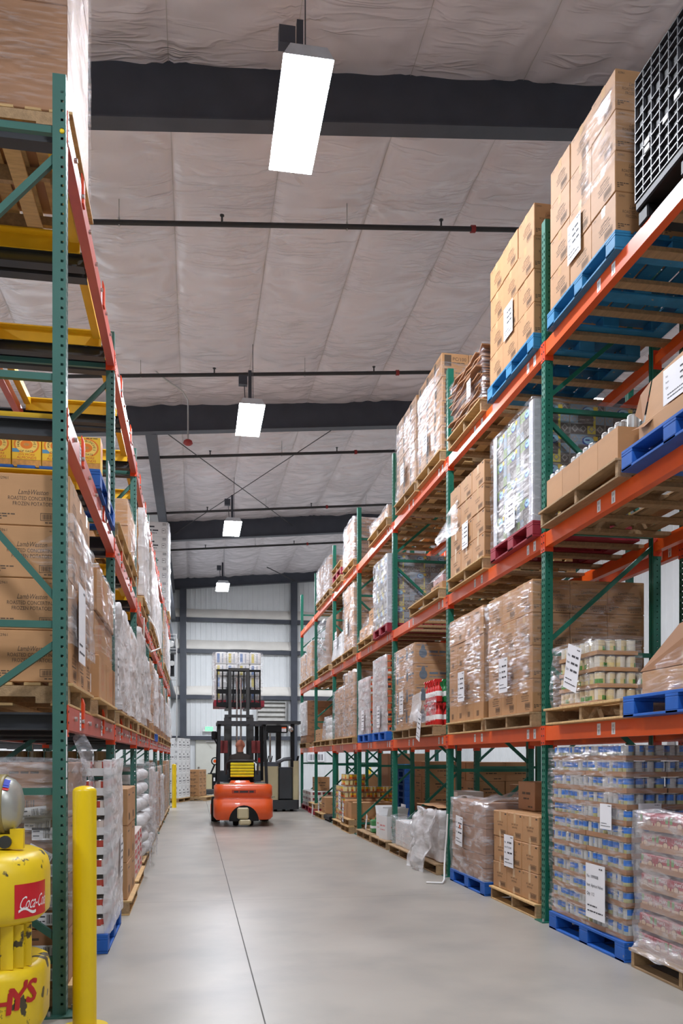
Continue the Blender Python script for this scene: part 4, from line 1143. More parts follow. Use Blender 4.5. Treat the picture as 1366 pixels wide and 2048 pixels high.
wrap('loose cloudy film on the side of the bulging brown bundle', XF + 0.02, 1, 18.9, 19.9, T2 + 0.14, 1.1, M_FILMW, amp=0.05, dx=0.9)
for j, (ya, yb, h) in enumerate(((21.1, 22.2, 0.9), (22.35, 23.5, 0.72))):
    pallet('wood', XF - 0.02, ya, yb, T2, 'wooden pallet under %s carton stack in last bay, middle level' % ('nearer', 'farther')[j])
    stack('mark', 'brown carton', '%s stack in last bay, middle level' % ('nearer', 'farther')[j], XF, 1, ya + 0.03, T2 + 0.14, (2, 2, 3), (0.45, (yb - ya - 0.06) / 2, h / 3), 'cartons in the last bay, middle level')
    wrap('cloudy film around %s stack in last bay, middle level' % ('nearer', 'farther')[j], XF, 1, ya + 0.03, yb - 0.03, T2 + 0.14, h, M_FILMW, amp=0.01)
# ---- lowest level
pallet('wood', XF - 0.08, 5.28, 6.55, T1, 'clean wooden pallet under the trays of corn cans')
for k in range(4):
    for j in range(2):
        can_tray('shrink wrapped tray of corn cans, %s layer, %s stack on the aisle edge' % (nth(k, 4), ('nearer', 'farther')[j]), 'corn', (XF + 0.19, 5.86 + 0.165 + j * 0.335, T1 + 0.132 + k * 0.122), 4, 4, 0.0405, 0.110, 0.03, M_KRAFT, 1, group='trays of corn cans')
for k in range(2):
    can_tray('shrink wrapped tray of corn cans, %s layer, set back from the aisle' % ('bottom', 'top')[k], 'corn', (XF + 0.54, 5.82, T1 + 0.132 + k * 0.122), 4, 6, 0.0405, 0.110, 0.03, M_KRAFT, 1, group='trays of corn cans')
wrap('clear film around the trays of corn cans', XF, 1, 5.86, 6.54, T1 + 0.135, 0.49, M_FILM2, dx=0.36, amp=0.02)
sheet('crooked white placard hanging on the trays of corn cans', (XF - 0.05, 6.12, T1 + 0.42), 0.24, 0.34, tilt=0.30)
pallet('blue', XF - 0.10, 4.08, 5.24, T1, 'bright blue pallet with white mark at the right edge, lowest level')
f = MB(); f.text('2', 0.09, (0, 0, 0), -Y3, Z3, 0); f.rect((0, 0.045, 0), -Y3, Z3, 0.0, 0.01, -0.005, 0.07, 0)
t = thing('torn_carton', 'slumped brown carton in torn film on bright blue pallet, right edge', 'carton', (XF + 0.42, 4.68, T1 + 0.139), 0)
f = MB(); f.cbox(-0.42, 0.42, -0.5, 0.5, 0, 0.16, 0.01); obj('lower_body', f, [M_KRAFT], t)
f = MB(); v = [(-0.42, 0.52, 0.1605), (-0.42, -0.5, 0.1605), (-0.40, -0.5, 0.5), (-0.38, 0.12, 0.42), (0.4, 0.5, 0.1605), (0.4, -0.5, 0.1605), (0.4, -0.5, 0.50), (0.4, 0.3, 0.42)]
f.add(v, [(0, 3, 2, 1), (4, 5, 6, 7), (0, 1, 5, 4), (1, 2, 6, 5), (2, 3, 7, 6), (3, 0, 4, 7)]); obj('slumped_flap', f, [M_KRAFT_D], t)
drape('torn film over the slumped carton, right edge', lambda u, v: (XF - 0.03 + 0.03 * v, 4.2 + 1.0 * u, T1 + 0.15 + 0.40 * v * (1.05 - 0.75 * u)), 12, 8, M_FILM2, 0.02, 8)
for (ya, nm, ds, wh, pk, gd, d) in ((6.97, 'nearer', 'potato', 'brown potato carton', 'old', 'potato cartons of the lowest level', (0.35, 0.375, 0.288)), (8.24, 'farther', 'mark', 'plain brown carton', 'wood', 'plain cartons of the lowest level', (0.34, 0.29, 0.288))):
    pallet(pk, XF - 0.04, ya - 0.03, ya + 1.17, T1, 'wooden pallet under the %s tall wrapped stack, lowest level' % nm)
    ny = 3 if nm == 'nearer' else 4
    stack(ds, wh, '%s tall stack, lowest level' % nm, XF - 0.02, 1, ya, T1 + 0.133, (3, ny, 4), d, gd)
    wrap('clear film around the %s tall stack, lowest level' % nm, XF - 0.02, 1, ya, ya + ny * d[1], T1 + 0.30, 0.95, M_FILM2 if nm != 'nearer' else M_FILM2, amp=0.012, dx=1.0)
    sheet('white placard on the %s tall stack, lowest level' % nm, (XF - 0.07, ya + 0.58, T1 + 0.50), 0.22, 0.32)
pallet('old', XF - 0.03, 11.02, 12.18, T1, 'weathered pallet under the soap cartons')
stack('soap', 'brown soap carton', 'stack beside bottled cleaner', XF, 1, 11.05, T1 + 0.133, (2, 2, 4), (0.5, 0.55, 0.288), 'soap cartons of the lowest level')
wrap('clear film around the soap carton stack', XF, 1, 11.05, 12.15, T1 + 0.14, 1.13, M_FILM2, amp=0.012)
sheet('white placard on the soap carton stack', (XF - 0.05, 11.6, T1 + 0.5), 0.22, 0.32)
pallet('old', XF - 0.10, 9.80, 10.98, T1, 'weathered pallet under the red and green spray bottles')
bt = {}
def bottle(kind, loc, label):
    if kind not in bt:
        t = thing('spray_bottle', label, 'bottle', loc, 0, 'spray bottles of %s cleaner' % kind)
        cb = M_RED if kind == 'red' else mat('green_bottle', (34, 130, 70), 0.3, 0.05)
        f = MB(); f.lathe([(0.040, 0), (0.045, 0.01), (0.045, 0.07), (0.045, 0.13), (0.03, 0.18), (0.014, 0.20), (0.014, 0.215)], 12, ms=[0, 0, 1, 0, 0, 0]); obj('bottle', f, [cb, M_WHITE], t)
        f = MB(); f.cyl((0, 0, 0.2155), (0, 0, 0.24), 0.016, n=10); f.prism([(-0.07, 0.25), (-0.055, 0.275), (0.03, 0.278), (0.035, 0.241), (-0.03, 0.241), (-0.045, 0.20), (-0.055, 0.20), (-0.05, 0.25)], 'y', -0.011, 0.011); obj('trigger', f, [cb], t)
        bt[kind] = t; return t
    return dup(bt[kind], loc, rnd.uniform(-0.5, 0.5), label)
for k in range(2):
    for i in range(3):
        for j in range(5):
            if k == 1 and i == 0 and j < 0:
                continue
            kind = 'red' if (k == 0 or i == 0) else 'green'
            bottle(kind, (XF + 0.03 + i * 0.105, 10.0 + j * 0.11, T1 + 0.132 + k * 0.285), '%s spray bottle, %s tier, %s row, %s along the aisle' % (kind, ('lower', 'upper')[k], ('front', 'middle', 'rear')[i], nth(j, 5, 'nearest', 'farthest')))
for i in range(1):
    for j in range(4):
        bottle('green', (XF + 0.30, 10.0 + j * 0.11, T1 + 0.132 + 0.57), 'green spray bottle standing highest at the rear, %s along the aisle' % nth(j, 4, 'nearest', 'farthest'))
f = MB(); f.box(XF - 0.03, XF + 0.38, 9.93, 10.6, T1 + 0.4165, T1 + 0.4172)
drape('torn cloudy film around the spray bottles', lambda u, v: (XF - 0.045 + 0.02 * v, 9.93 + 1.0 * u, T1 + 0.18 + 0.34 * v * (1 - 0.3 * u)), 16, 10, M_FILMW, 0.035, 12)
drape('crumpled cloudy film hanging beside the spray bottles', lambda u, v: (XF - 0.09 + 0.05 * v, 10.45 + 0.5 * u, T1 + 0.2 + 0.36 * v), 12, 10, M_FILMX, 0.04, 15)
sheet('long white placard hanging tilted from spray bottle pallet', (XF - 0.13, 10.35, T1 + 0.13), 0.18, 0.36, tilt=0.30)
for (ya, nl, nm) in ((12.66, 11, 'nearer'), (13.92, 9, 'farther')):
    pallet('blue', XF - 0.03, ya - 0.03, ya + 1.0, T1, 'blue pallet under the %s orange soup cans' % nm)
    can_load('tray of orange soup cans', '%s soup pallet' % nm, 'orange', XF, 1, ya, T1 + 0.14, 2, 2, nl, 4, 6, 0.040, 0.102, 0.022, M_KRAFT, 'trays of orange soup cans', 0.107)
    wrap('cloudy film around the %s orange soup cans' % nm, XF, 1, ya + 0.05, ya + 0.99, T1 + 0.14, nl * 0.107, M_FILMX, dx=0.02, amp=0.008)
    sheet('white placard on the %s orange soup cans' % nm, (XF - 0.05, ya + 0.45, T1 + 0.38), 0.22, 0.34)
for (ya, yb, nl, nm, sd) in ((15.45, 16.5, 5, 'nearer', 0), (16.6, 17.75, 4, 'farther', 5)):
    pallet('wood', XF - 0.03, ya - 0.03, yb + 0.02, T1, 'wooden pallet under the %s cloudy wrapped stack, lowest level' % nm)
    stack('mark', 'brown carton', '%s cloudy wrapped stack, lowest level' % nm, XF + 0.02, 1, ya, T1 + 0.133, (2, 2, nl), (0.45, (yb - ya) / 2, 0.25), 'cartons of the cloudy wrapped stacks')
    wrap('crinkled film around the %s cloudy stack, lowest level' % nm, XF + 0.02, 1, ya, yb, T1 + 0.14, nl * 0.25 - 0.02, M_FILMW, amp=0.03, dx=0.6)
pallet('wood', XF - 0.02, 18.25, 19.5, T1, 'wooden pallet with wrapped white rolls, lowest level')
for k in range(3):
    for j in range(3):
        f = MB(); f.lathe([(0.13, 0), (0.14, 0.01), (0.14, 0.15), (0.13, 0.16), (0.03, 0.16)], 18); 
        tag(obj('paper_roll', f, [M_WHITE], None, (XF + 0.16, 18.42 + 0.29 * j, T1 + 0.132 + 0.162 * k)), 'white roll under film, %s layer, %s along the aisle' % (('bottom', 'middle', 'top')[k], ('nearest', 'middle one', 'farthest')[j]), 'roll', 'white rolls on the lowest level')
wrap('cloudy film hanging over the white rolls', XF, 1, 18.28, 19.3, T1 + 0.133, 0.52, M_FILMW, dx=0.5, amp=0.03, taper=0.2)
pallet('wood', XF - 0.02, 19.6, 20.7, T1, 'wooden pallet with small cartons beside the white rolls')
stack('small', 'small brown carton', 'beside the white rolls', XF, 1, 19.65, T1 + 0.133, (2, 2, 1), (0.4, 0.45, 0.28), 'small cartons beside the white rolls')
pallet('wood', XF - 0.02, 22.2, 23.5, T1, 'wooden pallet under the tall cartons of the last bay')
stack('mark', 'brown carton', 'tall stack of last bay, lowest level', XF, 1, 22.2, T1 + 0.133, (2, 3, 6), (0.5, 0.42, 0.185), 'cartons of the last bay, lowest level', tone='d')
wrap('cloudy film around the tall cartons of last bay, lowest level', XF, 1, 22.2, 23.46, T1 + 0.33, 0.9, M_FILMX, dx=0.02, amp=0.006)
# ---- floor level, right
pallet('blue', XF - 0.02, 5.37, 6.62, 0, 'worn blue pallet on the floor under the apricot cans')
can_load('tray of blue apricot cans', 'apricot pallet', 'blue', XF + 0.01, 1, 5.40, 0.14, 3, 4, 12, 4, 4, 0.0375, 0.105, 0.036, M_KRAFT_D, 'trays of blue apricot cans', 0.1125)
wrap('crinkled clear film around the blue apricot cans', XF + 0.01, 1, 5.40, 6.63, 0.15, 1.32, M_FILM2, amp=0.010, dx=0.95)
drape('bunched film at the upper corner of apricot pallet', lambda u, v: (XF - 0.02 + 0.5 * u, 5.385 - 0.01, 1.30 + 0.16 * v + 0.10 * u - 0.18 * (1 - u) * (1 - v)), 14, 8, M_FILM2, 0.02, 21)
sheet('large white placard of item and quantity on apricot cans', (XF - 0.03, 5.78, 0.42), 0.30, 0.40, lines=('No: 109900B', 'Item: Apricot Halves', 'Qty: 112'))
sheet('small barcode sheet on the aisle side of apricot cans', (XF - 0.03, 5.62, 0.98), 0.17, 0.18, lines=())
sheet('small barcode sheet on the near end of apricot cans', (XF + 0.17, 5.372, 1.0), 0.17, 0.17, face='near', lines=())
pallet('old', XF - 0.02, 4.10, 5.28, 0, 'weathered pallet on the floor under the red fruit cup packs')
hp = None
M_H = [mat('pack_red', (164, 44, 58), 0.45, 0.05), mat('pack_cream', (206, 172, 140), 0.45, 0.05), mat('pack_green', (96, 150, 76), 0.45, 0.05), mat('pack_brown', (120, 60, 48), 0.45)]
def pack_mesh(v):
    mb = MB(); mb.cbox(-0.06, 0.06, -0.088, 0.088, 0, 0.100, 0.006)
    xd = -Y3; o = Vector((-0.0606, 0, 0))
    mb.rect(o, xd, Z3, -0.08, 0.08, 0.004, 0.045, 1); n = 14
    c = o + xd * (-0.03 if v else 0.03) + Z3 * 0.04 - X3 * 0.0004
    mb.face([c + xd * math.cos(t * 2 * PI / n) * 0.034 + Z3 * math.sin(t * 2 * PI / n) * 0.027 for t in range(n)], 3)
    c = c - X3 * 0.0004
    mb.face([c + xd * math.cos(t * 2 * PI / n) * 0.026 + Z3 * math.sin(t * 2 * PI / n) * 0.019 for t in range(n)], 1)
    mb.rect(o - X3 * 0.0003, xd, Z3, 0.05 if v else -0.08, 0.08 if v else -0.05, 0.05, 0.095, 2)
    mb.text("Hunt's", 0.036, o + xd * 0.0 + Z3 * 0.066 - X3 * 0.0008, xd, Z3, 4, 'c', 0.1, 0.1)
    return mb.mesh('fruit_cup_pack', [M_H[0], M_H[1], M_H[2], M_H[3], M_WHITE])
pk = [pack_mesh(0), pack_mesh(1)]
for k in range(7):
    for j in range(2):
        t = thing('pack_tray', 'tray of red fruit cup packs, %s layer, %s along the aisle' % (nth(k, 7), ('nearer', 'farther')[j]), 'tray of packs', (XF + 0.10 + rnd.uniform(-0.01, 0.012), 4.14 + 0.285 + j * 0.56, 0.132 + k * 0.132), 0, 'trays of fruit cup packs')
        f = MB(); f.box(-0.075, 0.40, -0.275, 0.275, 0, 0.005); f.box(-0.075, -0.072, -0.275, 0.275, 0.005, 0.035); f.box(-0.075, 0.4, 0.272, 0.275, 0.005, 0.035)
        obj('tray', f, [M_KRAFT_D], t)
        for i in range(3):
            mobj('fruit_cup_pack', pk[(i + k) % 2], t, (-0.01, -0.18 + 0.18 * i, 0.0055))
        for i in range(2):
            mobj('fruit_cup_pack', pk[(i + k) % 2], t, (0.115 + 0.125 * i, 0.18, 0.0055))
wrap('crinkled film around the red fruit cup packs', XF + 0.01, 1, 4.14, 5.25, 0.14, 0.92, M_FILMW, amp=0.02, dx=0.5)
drape('frayed film end over weathered pallet under fruit cups', lambda u, v: (XF - 0.06 + 0.05 * v, 4.2 + 1.0 * u, 0.12 + 0.10 * v), 14, 5, M_FILMW, 0.025, 30)
pallet('wood', XF + 0.01, 6.95, 8.10, 0, 'clean wooden pallet on the floor under vegetable cartons')
stack('iqf', 'brown vegetable carton', 'three high floor stack', XF + 0.03, 1, 6.97, 0.133, (3, 3, 3), (0.33, 0.372, 0.25), 'vegetable cartons of the floor stack', full=True)
sheet('handwritten white placard on the floor stack of vegetable cartons', (XF + 0.012, 7.62, 0.52), 0.24, 0.30, lines=('No:', 'MIX POTATOES', 'Qty:'))
for i, (x, y, h) in enumerate(((XF + 0.45, 8.0, 0.28), (XF + 0.75, 8.0, 0.28), (XF + 0.55, 7.3, 0.27))):
    carton('small', 0.3, 0.42, h, 1, (x, y - 0.1, 0.886), ['loose brown carton behind floor stack, nearer the aisle', 'loose brown carton behind floor stack, farther back', 'loose brown carton standing above floor stack beside green upright'][i], 'loose cartons on the floor stack', tone='d')
pallet('blue', XF - 0.02, 8.2, 9.38, 0, 'blue pallet on the floor under the layered wrapped cartons')
stack('plain', 'flat brown carton', 'layered floor stack', XF, 1, 8.23, 0.14, (2, 3, 6), (0.48, 0.375, 0.133), 'flat cartons of the layered floor stack', full=True, tone='d')
wrap('cloudy film around the layered floor stack', XF, 1, 8.23, 9.35, 0.14, 0.80, M_FILMW, amp=0.012)
drape('crumpled film lying over the top of layered floor stack', lambda u, v: (XF - 0.02 + 0.85 * v, 8.2 + 1.1 * u, 0.955 + 0.05 * math.sin(6 * u) * v + 0.10 * v * (1 - u)), 18, 14, M_FILMW, 0.06, 41)
sheet('white placard with orange mark on layered floor stack', (XF - 0.05, 8.95, 0.60), 0.24, 0.32, tilt=0.06, accent=True)
f = MB(); f.tube([(XF - 0.03, 9.44, 0.75), (XF - 0.035, 9.46, 0.5), (XF - 0.05, 9.47, 0.3), (XF - 0.08, 9.40, 0.14), (XF - 0.14, 9.2, 0.03), (XF - 0.20, 9.08, 0.012), (XF - 0.36, 9.16, 0.012)], 0.011)
tag(obj('packing_strap', f, [M_WHITE]), 'white packing strap trailing onto the floor beside blue pallet', 'strap')
# third bay floor: crumpled film loads
for (ya, yb, nm) in ((9.78, 10.95, 'nearer'), (11.05, 12.3, 'farther')):
    pallet('old', XF - 0.06, ya, yb, 0, 'weathered floor pallet under the %s crumpled film load' % nm)
stack('plain', 'brown carton', 'under crumpled film on the floor', XF + 0.02, 1, 9.82, 0.133, (2, 3, 3), (0.45, 0.36, 0.21), 'cartons under crumpled film', tone='d', full=True)
wrap('crumpled cloudy film around cartons under the cardboard sheet', XF + 0.02, 1, 9.82, 10.9, 0.15, 0.6, M_FILMX, amp=0.03, dx=0.7)
f = MB()
for i in range(10):
    for j in range(10):
        def S(a, b):
            return (-0.5 + a * 0.1, -0.58 + b * 0.116, 0.02 * noise.noise((a * 0.5, b * 0.5, 2)) + 0.012)
        f.face([S(i, j), S(i + 1, j), S(i + 1, j + 1), S(i, j + 1)], 0, True)
tag(obj('cardboard_sheet', f, [M_KRAFT], None, (XF + 0.50, 10.38, 0.785)), 'wavy flat cardboard sheet topping the crumpled film load', 'cardboard')
carton('plain', 0.35, 0.5, 0.15, 1, (XF + 0.55, 10.6, 0.82), 'grey open box standing on the wavy cardboard sheet', None, tone='w')
drape('big crumpled film drape hanging to the floor beside green upright', lambda u, v: (XF - 0.08 - 0.10 * (1 - v) + 0.03 * math.sin(9 * u), 9.80 + 1.12 * (0.5 + (u - 0.5) * (0.6 + 0.4 * v)), 0.01 + 0.74 * v - 0.05 * u), 22, 22, M_FILMX, 0.07, 51)
stack('plain', 'grey carton', 'low floor load under film', XF + 0.0, 1, 11.15, 0.133, (2, 2, 1), (0.4, 0.5, 0.36), 'cartons of the low film load', tone='w')
wrap('loose film around the low grey cartons on the floor', XF, 1, 11.12, 12.2, 0.13, 0.42, M_FILMW, amp=0.03, dx=0.8)
f = MB(); f.lathe([(0.16, 0), (0.17, 0.02), (0.19, 0.26), (0.2, 0.27), (0.185, 0.27), (0.17, 0.05)], 20)
tag(obj('plastic_tub', f, [M_DARK], None, (XF + 0.45, 11.25, 0.495)), 'dark grey plastic tub on the low grey cartons', 'tub')
# fourth bay floor: half empty pallets
pallet('old', XF - 0.04, 12.58, 13.72, 0, 'weathered floor pallet with open white cartons')
pallet('old', XF - 0.04, 13.82, 14.95, 0, 'weathered floor pallet with a green jug')
for i, (y, x, w) in enumerate(((12.98, XF + 0.16, 0.34), (13.42, XF + 0.2, 0.36))):
    t = thing('open_carton', 'open white carton with pink print, %s one on the floor pallet' % ('nearer', 'farther')[i], 'carton', (x, y, 0.131), 0.15 - 0.1 * i, 'open white cartons on the floor')
    f = MB(); a, b, h = 0.17, w / 2, 0.36; q = 0.005
    f.box(-a, a, -b, b, 0, q); f.box(-a, -a + q, -b, b, q, h); f.box(a - q, a, -b, b, q, h); f.box(-a + q, a - q, -b, -b + q, q, h); f.box(-a + q, a - q, b - q, b, q, h)
    words_bar(f, Vector((-a - 0.0006, 0, 0)), -Y3, Z3, -0.12, 0.12, 0.2, 0.03, 1, 1); words_bar(f, Vector((-a - 0.0006, 0, 0)), -Y3, Z3, -0.1, 0.08, 0.14, 0.02, 1, 2); words_bar(f, Vector((0, -b - 0.0006, 0)), X3, Z3, -0.1, 0.1, 0.18, 0.03, 1, 3)
    obj('body', f, [M_WHITEB, mat('pink_ink', (206, 140, 140), 0.6)], t)
    for s in (-1, 1):
        f = MB(); f.face([(-a, s * b, h + 0.0005), (a, s * b, h + 0.0005), (a, s * (b + 0.06), h + 0.13), (-a, s * (b + 0.06), h + 0.13)]); obj('flap', f, [M_WHITEB], t)
f = MB(); f.cbox(-0.1, 0.1, -0.09, 0.09, 0, 0.22, 0.02); f.cbox(-0.101, 0.101, -0.091, 0.091, 0.06, 0.14, 0.02, 1); f.cyl((0, 0, 0.22), (0, 0, 0.26), 0.03)
tag(obj('green_jug', f, [mat('green_plastic', (70, 140, 84), 0.3), M_PAPER], None, (XF + 0.14, 14.1, 0.131)), 'green plastic jug with white label on the floor pallet', 'jug')
carton('plain', 0.4, 0.45, 0.30, 1, (XF + 0.65, 13.1, 0.131), 'brown carton behind the open white cartons', None)
carton('small', 0.4, 0.45, 0.26, 1, (XF + 0.45, 14.5, 0.131), 'brown carton behind the green jug', None)
sheet('white placard leaning out over the green jug pallet', (XF + 0.0, 14.3, 0.30), 0.10, 0.28, tilt=0.5)
sheet('white sheet standing behind the open white cartons', (XF + 0.38, 13.2, 0.56), 0.3, 0.2)
# fifth bay floor: yellow cans
pallet('wood', XF - 0.05, 16.35, 17.6, 0, 'wooden floor pallet under the yellow fruit cans')
can_load('tray of yellow fruit cans', 'floor load', 'yellow', XF, 1, 16.42, 0.133, 2, 2, 6, 6, 7, 0.040, 0.110, 0.025, M_KRAFT_D, 'trays of yellow fruit cans', 0.117)
for k in range(2):
    can_tray('tray of yellow fruit cans standing %s on the fruit can load' % ('lower', 'topmost')[k], 'yellow', (XF + 0.26, 16.9, 0.84 + k * 0.117), 5, 7, 0.04, 0.110, 0.025, M_KRAFT_D, 1, group='trays of yellow fruit cans')
wrap('clear film around the yellow fruit cans', XF, 1, 16.42, 17.56, 0.14, 0.69, M_FILM, amp=0.015, dx=0.5)
sheet('crumpled white placard on the yellow fruit cans', (XF - 0.05, 16.75, 0.55), 0.26, 0.36, tilt=0.1)
pallet('wood', XF - 0.10, 15.40, 16.28, 0, 'lower wooden pallet under the wide open carton')
pallet('wood', XF - 0.10, 15.42, 16.27, 0.133, 'upper wooden pallet under the wide open carton')
t = thing('open_carton', 'wide open brown carton on two pallets beside green upright', 'carton', (XF + 0.36, 15.86, 0.264), 0)
f = MB(); a, b, h = 0.40, 0.37, 0.30; q = 0.006
f.box(-a, a, -b, b, 0, q); f.box(-a, -a + q, -b, b, q, h); f.box(a - q, a, -b, b, q, h); f.box(-a + q, a - q, -b, -b + q, q, h); f.box(-a + q, a - q, b - q, b, q, h); obj('body', f, [M_KRAFT], t)
f = MB(); f.face([(-a, b, h + 0.001), (a, b, h + 0.001), (a - 0.05, b + 0.16, h + 0.03), (-a + 0.05, b + 0.16, h + 0.03)]); f.face([(-a + 0.03, -b, h + 0.001), (a - 0.03, -b, h + 0.001), (a - 0.06, -b + 0.18, h + 0.01), (-a + 0.06, -b + 0.18, h + 0.01)]); obj('flap', f, [M_KRAFT], t)
sheet('white placard hanging on the wide open carton', (XF - 0.12, 15.95, 0.36), 0.15, 0.36, tilt=0.12)
# sixth and seventh bays floor
pallet('wood', XF - 0.06, 19.1, 20.2, 0, 'wooden floor pallet under the single brown carton')
carton('small', 0.6, 0.62, 0.36, 1, (XF + 0.34, 19.5, 0.131), 'single large brown carton on the floor pallet', None)
f = MB(); f.cbox(-0.35, 0.35, -0.42, 0.42, 0.03, 0.13, 0.02)
for i in range(3):
    for j in range(3):
        f.cyl((-0.28 + i * 0.28, -0.34 + j * 0.34, 0), (-0.28 + i * 0.28, -0.34 + j * 0.34, 0.04), 0.05, n=10)
tag(obj('plastic_pallet', f, [M_BLACK], None, (XF + 0.32, 18.6, 0)), 'black plastic pallet on the floor beside the single carton', 'pallet')
sheet('white placard on the single large brown carton', (XF - 0.05, 19.65, 0.32), 0.18, 0.36, tilt=0.15)
sheet('white placard curling onto the floor', (XF - 0.12, 20.2, 0.135), 0.18, 0.34, tilt=0.6)
pallet('red', XF - 0.02, 20.6, 21.8, 0, 'dark red floor pallet near the end of right rack')
pallet('wood', XF - 0.0, 20.62, 21.78, 0.139, 'wooden pallet lying on the dark red floor pallet')
for k in range(3):
    for j in range(3):
        f = MB(); f.cbox(-0.3, 0.3, -0.27, 0.27, 0, 0.14, 0.01)
        for i in range(4):
            f.rect((-0.3006, 0, 0), -Y3, Z3, -0.22 + i * 0.12, -0.14 + i * 0.12, 0.05, 0.12, 1)
            f.rect((0, -0.2706, 0), X3, Z3, -0.25 + i * 0.13, -0.17 + i * 0.13, 0.05, 0.12, 1)
        tag(obj('bottle_case', f, [M_WHITEB, mat('dark_red_print', (130, 40, 52), 0.5)], None, (XF + 0.35, 22.0 + 0.56 * j, 0.10 + k * 0.145)), 'white and dark red case, %s layer, %s along the aisle' % (('bottom', 'middle', 'top')[k], ('nearest', 'middle one', 'farthest')[j]), 'case', 'white and dark red cases')
pallet('red', XF + 0.02, 21.75, 23.45, -0.0 + 0.0, 'dark red floor pallet under the white and red cases', dx=0.8)
carton('small', 0.4, 0.4, 0.36, 1, (XF + 0.4, 22.3, 0.536), 'small brown carton on the white and red cases', None)
carton('plain', 0.9, 1.3, 0.95, 1, (XF + 1.7, 22.9, 0.0), 'very large brown carton standing behind the right rack end', None)
# ---- row behind the right rack and the right wall
RX = XR + DEPTH + 0.30
for (ya, n, nm) in ((10.2, 3, 'nearest'), (12.7, 4, 'middle'), (15.4, 4, 'farthest')):
    pallet('wood', RX, ya - 0.02, ya + 1.1, 0, 'wooden pallet of the row behind, %s of three' % nm)
    stack('small', 'brown carton', '%s stack of the row behind' % nm, RX + 0.02, 1, ya, 0.133, (2, 2, n), (0.48, 0.53, 0.3), 'cartons of the row behind', full=True)
for i in range(9):
    pallet('blue', RX + 0.02, 17.3, 18.4, 0.14 * i, 'stacked blue pallet behind the right rack, %s from the floor' % ORD[i])
carton('plain', 0.9, 1.1, 1.5, 1, (RX + 0.5, 19.5, 0.0), 'tall brown bulk carton in the row behind', None, tone='d')
for i, (x, y) in enumerate(((5.0, 30.0), (6.2, 30.0), (10.6, 19.5), (10.6, 24.5), (10.6, 15.5))):
    f = MB(); f.lathe([(0.075, 0), (0.075, 1.0), (0.06, 1.05), (0.0, 1.06)], 16); tag(obj('bollard', f, [M_YEL], None, (x, y, 0)), 'yellow bollard seen through the right rack, ' + ['nearer the big carton at far wall', 'farther from the aisle at far wall', 'by the right wall, middle one', 'by the right wall, farthest', 'by the right wall, nearest'][i], 'bollard')
for i, y in enumerate((14.5, 16.2)):
    f = MB(); f.box(11.26, 11.28, y + 2.4, y + 2.72, 1.5, 2.5); tag(obj('wall_banner', f, [mat('grey_banner', (150, 142, 142), 0.6)]), 'narrow grey banner on the right wall, %s one' % ('nearer', 'farther')[i], 'banner', 'grey banners on the right wall')
f = MB(); f.box(4.6, 5.3, 34.90, 34.985, 1.25, 1.85); f.bars(Vector((4.95, 34.899, 1.25)), X3, Z3, -0.3, 0.3, 0.05, 0.3, 12); f.rect(Vector((4.95, 34.899, 1.25)), X3, Z3, -0.3, 0.3, 0.4, 0.5, 1)
tag(obj('notice_board', f, [M_PAPER, M_PRINT]), 'white notice board on far wall behind the last right bay', 'notice')
# stacked cartons on middle level of the row behind, seen through the first right bay
pallet('wood', RX, 4.3, 5.4, T3, 'wooden pallet on top level of the row behind'); stack('plain', 'dark brown carton', 'top level of the row behind', RX + 0.02, 1, 4.32, T3 + 0.133, (1, 2, 3), (0.9, 0.53, 0.3), 'cartons on the top level behind', tone='d')
# ================================================================ loads of the left rack
LF = -0.69
LT1, LT2, LT3 = 1.685, 3.348, 4.968
pallet('wood', -0.71, 5.06, 6.08, LT3, 'wooden pallet at top left under the tall brown wrapped load', side=-1)
stack('plain', 'brown bulk carton', 'tall wrapped load at top left', -0.72, -1, 5.08, LT3 + 0.133, (1, 1, 3), (1.2, 0.97, 0.62), 'bulk cartons at top left', tone='d')
wrap('shiny film around the tall brown load at top left', -0.72, -1, 5.08, 6.05, LT3 + 0.14, 1.85, M_FILM2, amp=0.006, dx=1.2)
# cereal boxes on blue pallet
pallet('blue', -0.66, 6.22, 7.36, 3.303, 'blue pallet under the yellow cereal boxes on the left rack', side=-1)
M_CY, M_CO, M_CR, M_CB = mat('cereal_yellow', (244, 196, 50), 0.4, 0.05), mat('cereal_orange', (236, 130, 34), 0.4, 0.04), mat('cereal_red', (196, 36, 32), 0.4, 0.03), mat('cereal_flake', (206, 146, 70), 0.5, 0.25, 25)
def arc_text(mb, txt, size, c, r, a0, a1, m, flip=False):
    n = len(txt)
    for i, ch in enumerate(txt):
        if ch == ' ':
            continue
        a = a0 + (a1 - a0) * i / max(1, n - 1)
        p = c + X3 * math.cos(a) * r + Z3 * math.sin(a) * r
        xd = X3 * math.sin(a) - Z3 * math.cos(a); yd = X3 * math.cos(a) + Z3 * math.sin(a)
        if flip:
            xd, yd = -xd, -yd
        mb.text(ch, size, p, xd, yd, m, 'c')
mb = MB(); w, d_, h = 0.196, 0.064, 0.275
mb.cbox(-w / 2, w / 2, -d_ / 2, d_ / 2, 0, h, 0.002)
o = Vector((0, -d_ / 2 - 0.0006, 0)); n = 28
c = o + Z3 * 0.185
mb.face([c + X3 * math.cos(t * 2 * PI / n) * 0.086 + Z3 * math.sin(t * 2 * PI / n) * 0.078 for t in range(n)], 1)
c1 = c - Y3 * 0.0004; mb.face([c1 + X3 * math.cos(t * 2 * PI / n) * 0.074 + Z3 * math.sin(t * 2 * PI / n) * 0.068 for t in range(n)], 5)
c2 = c - Y3 * 0.0008; mb.face([c2 + X3 * math.cos(t * 2 * PI / n) * 0.042 + Z3 * math.sin(t * 2 * PI / n) * 0.036 for t in range(n)], 1)
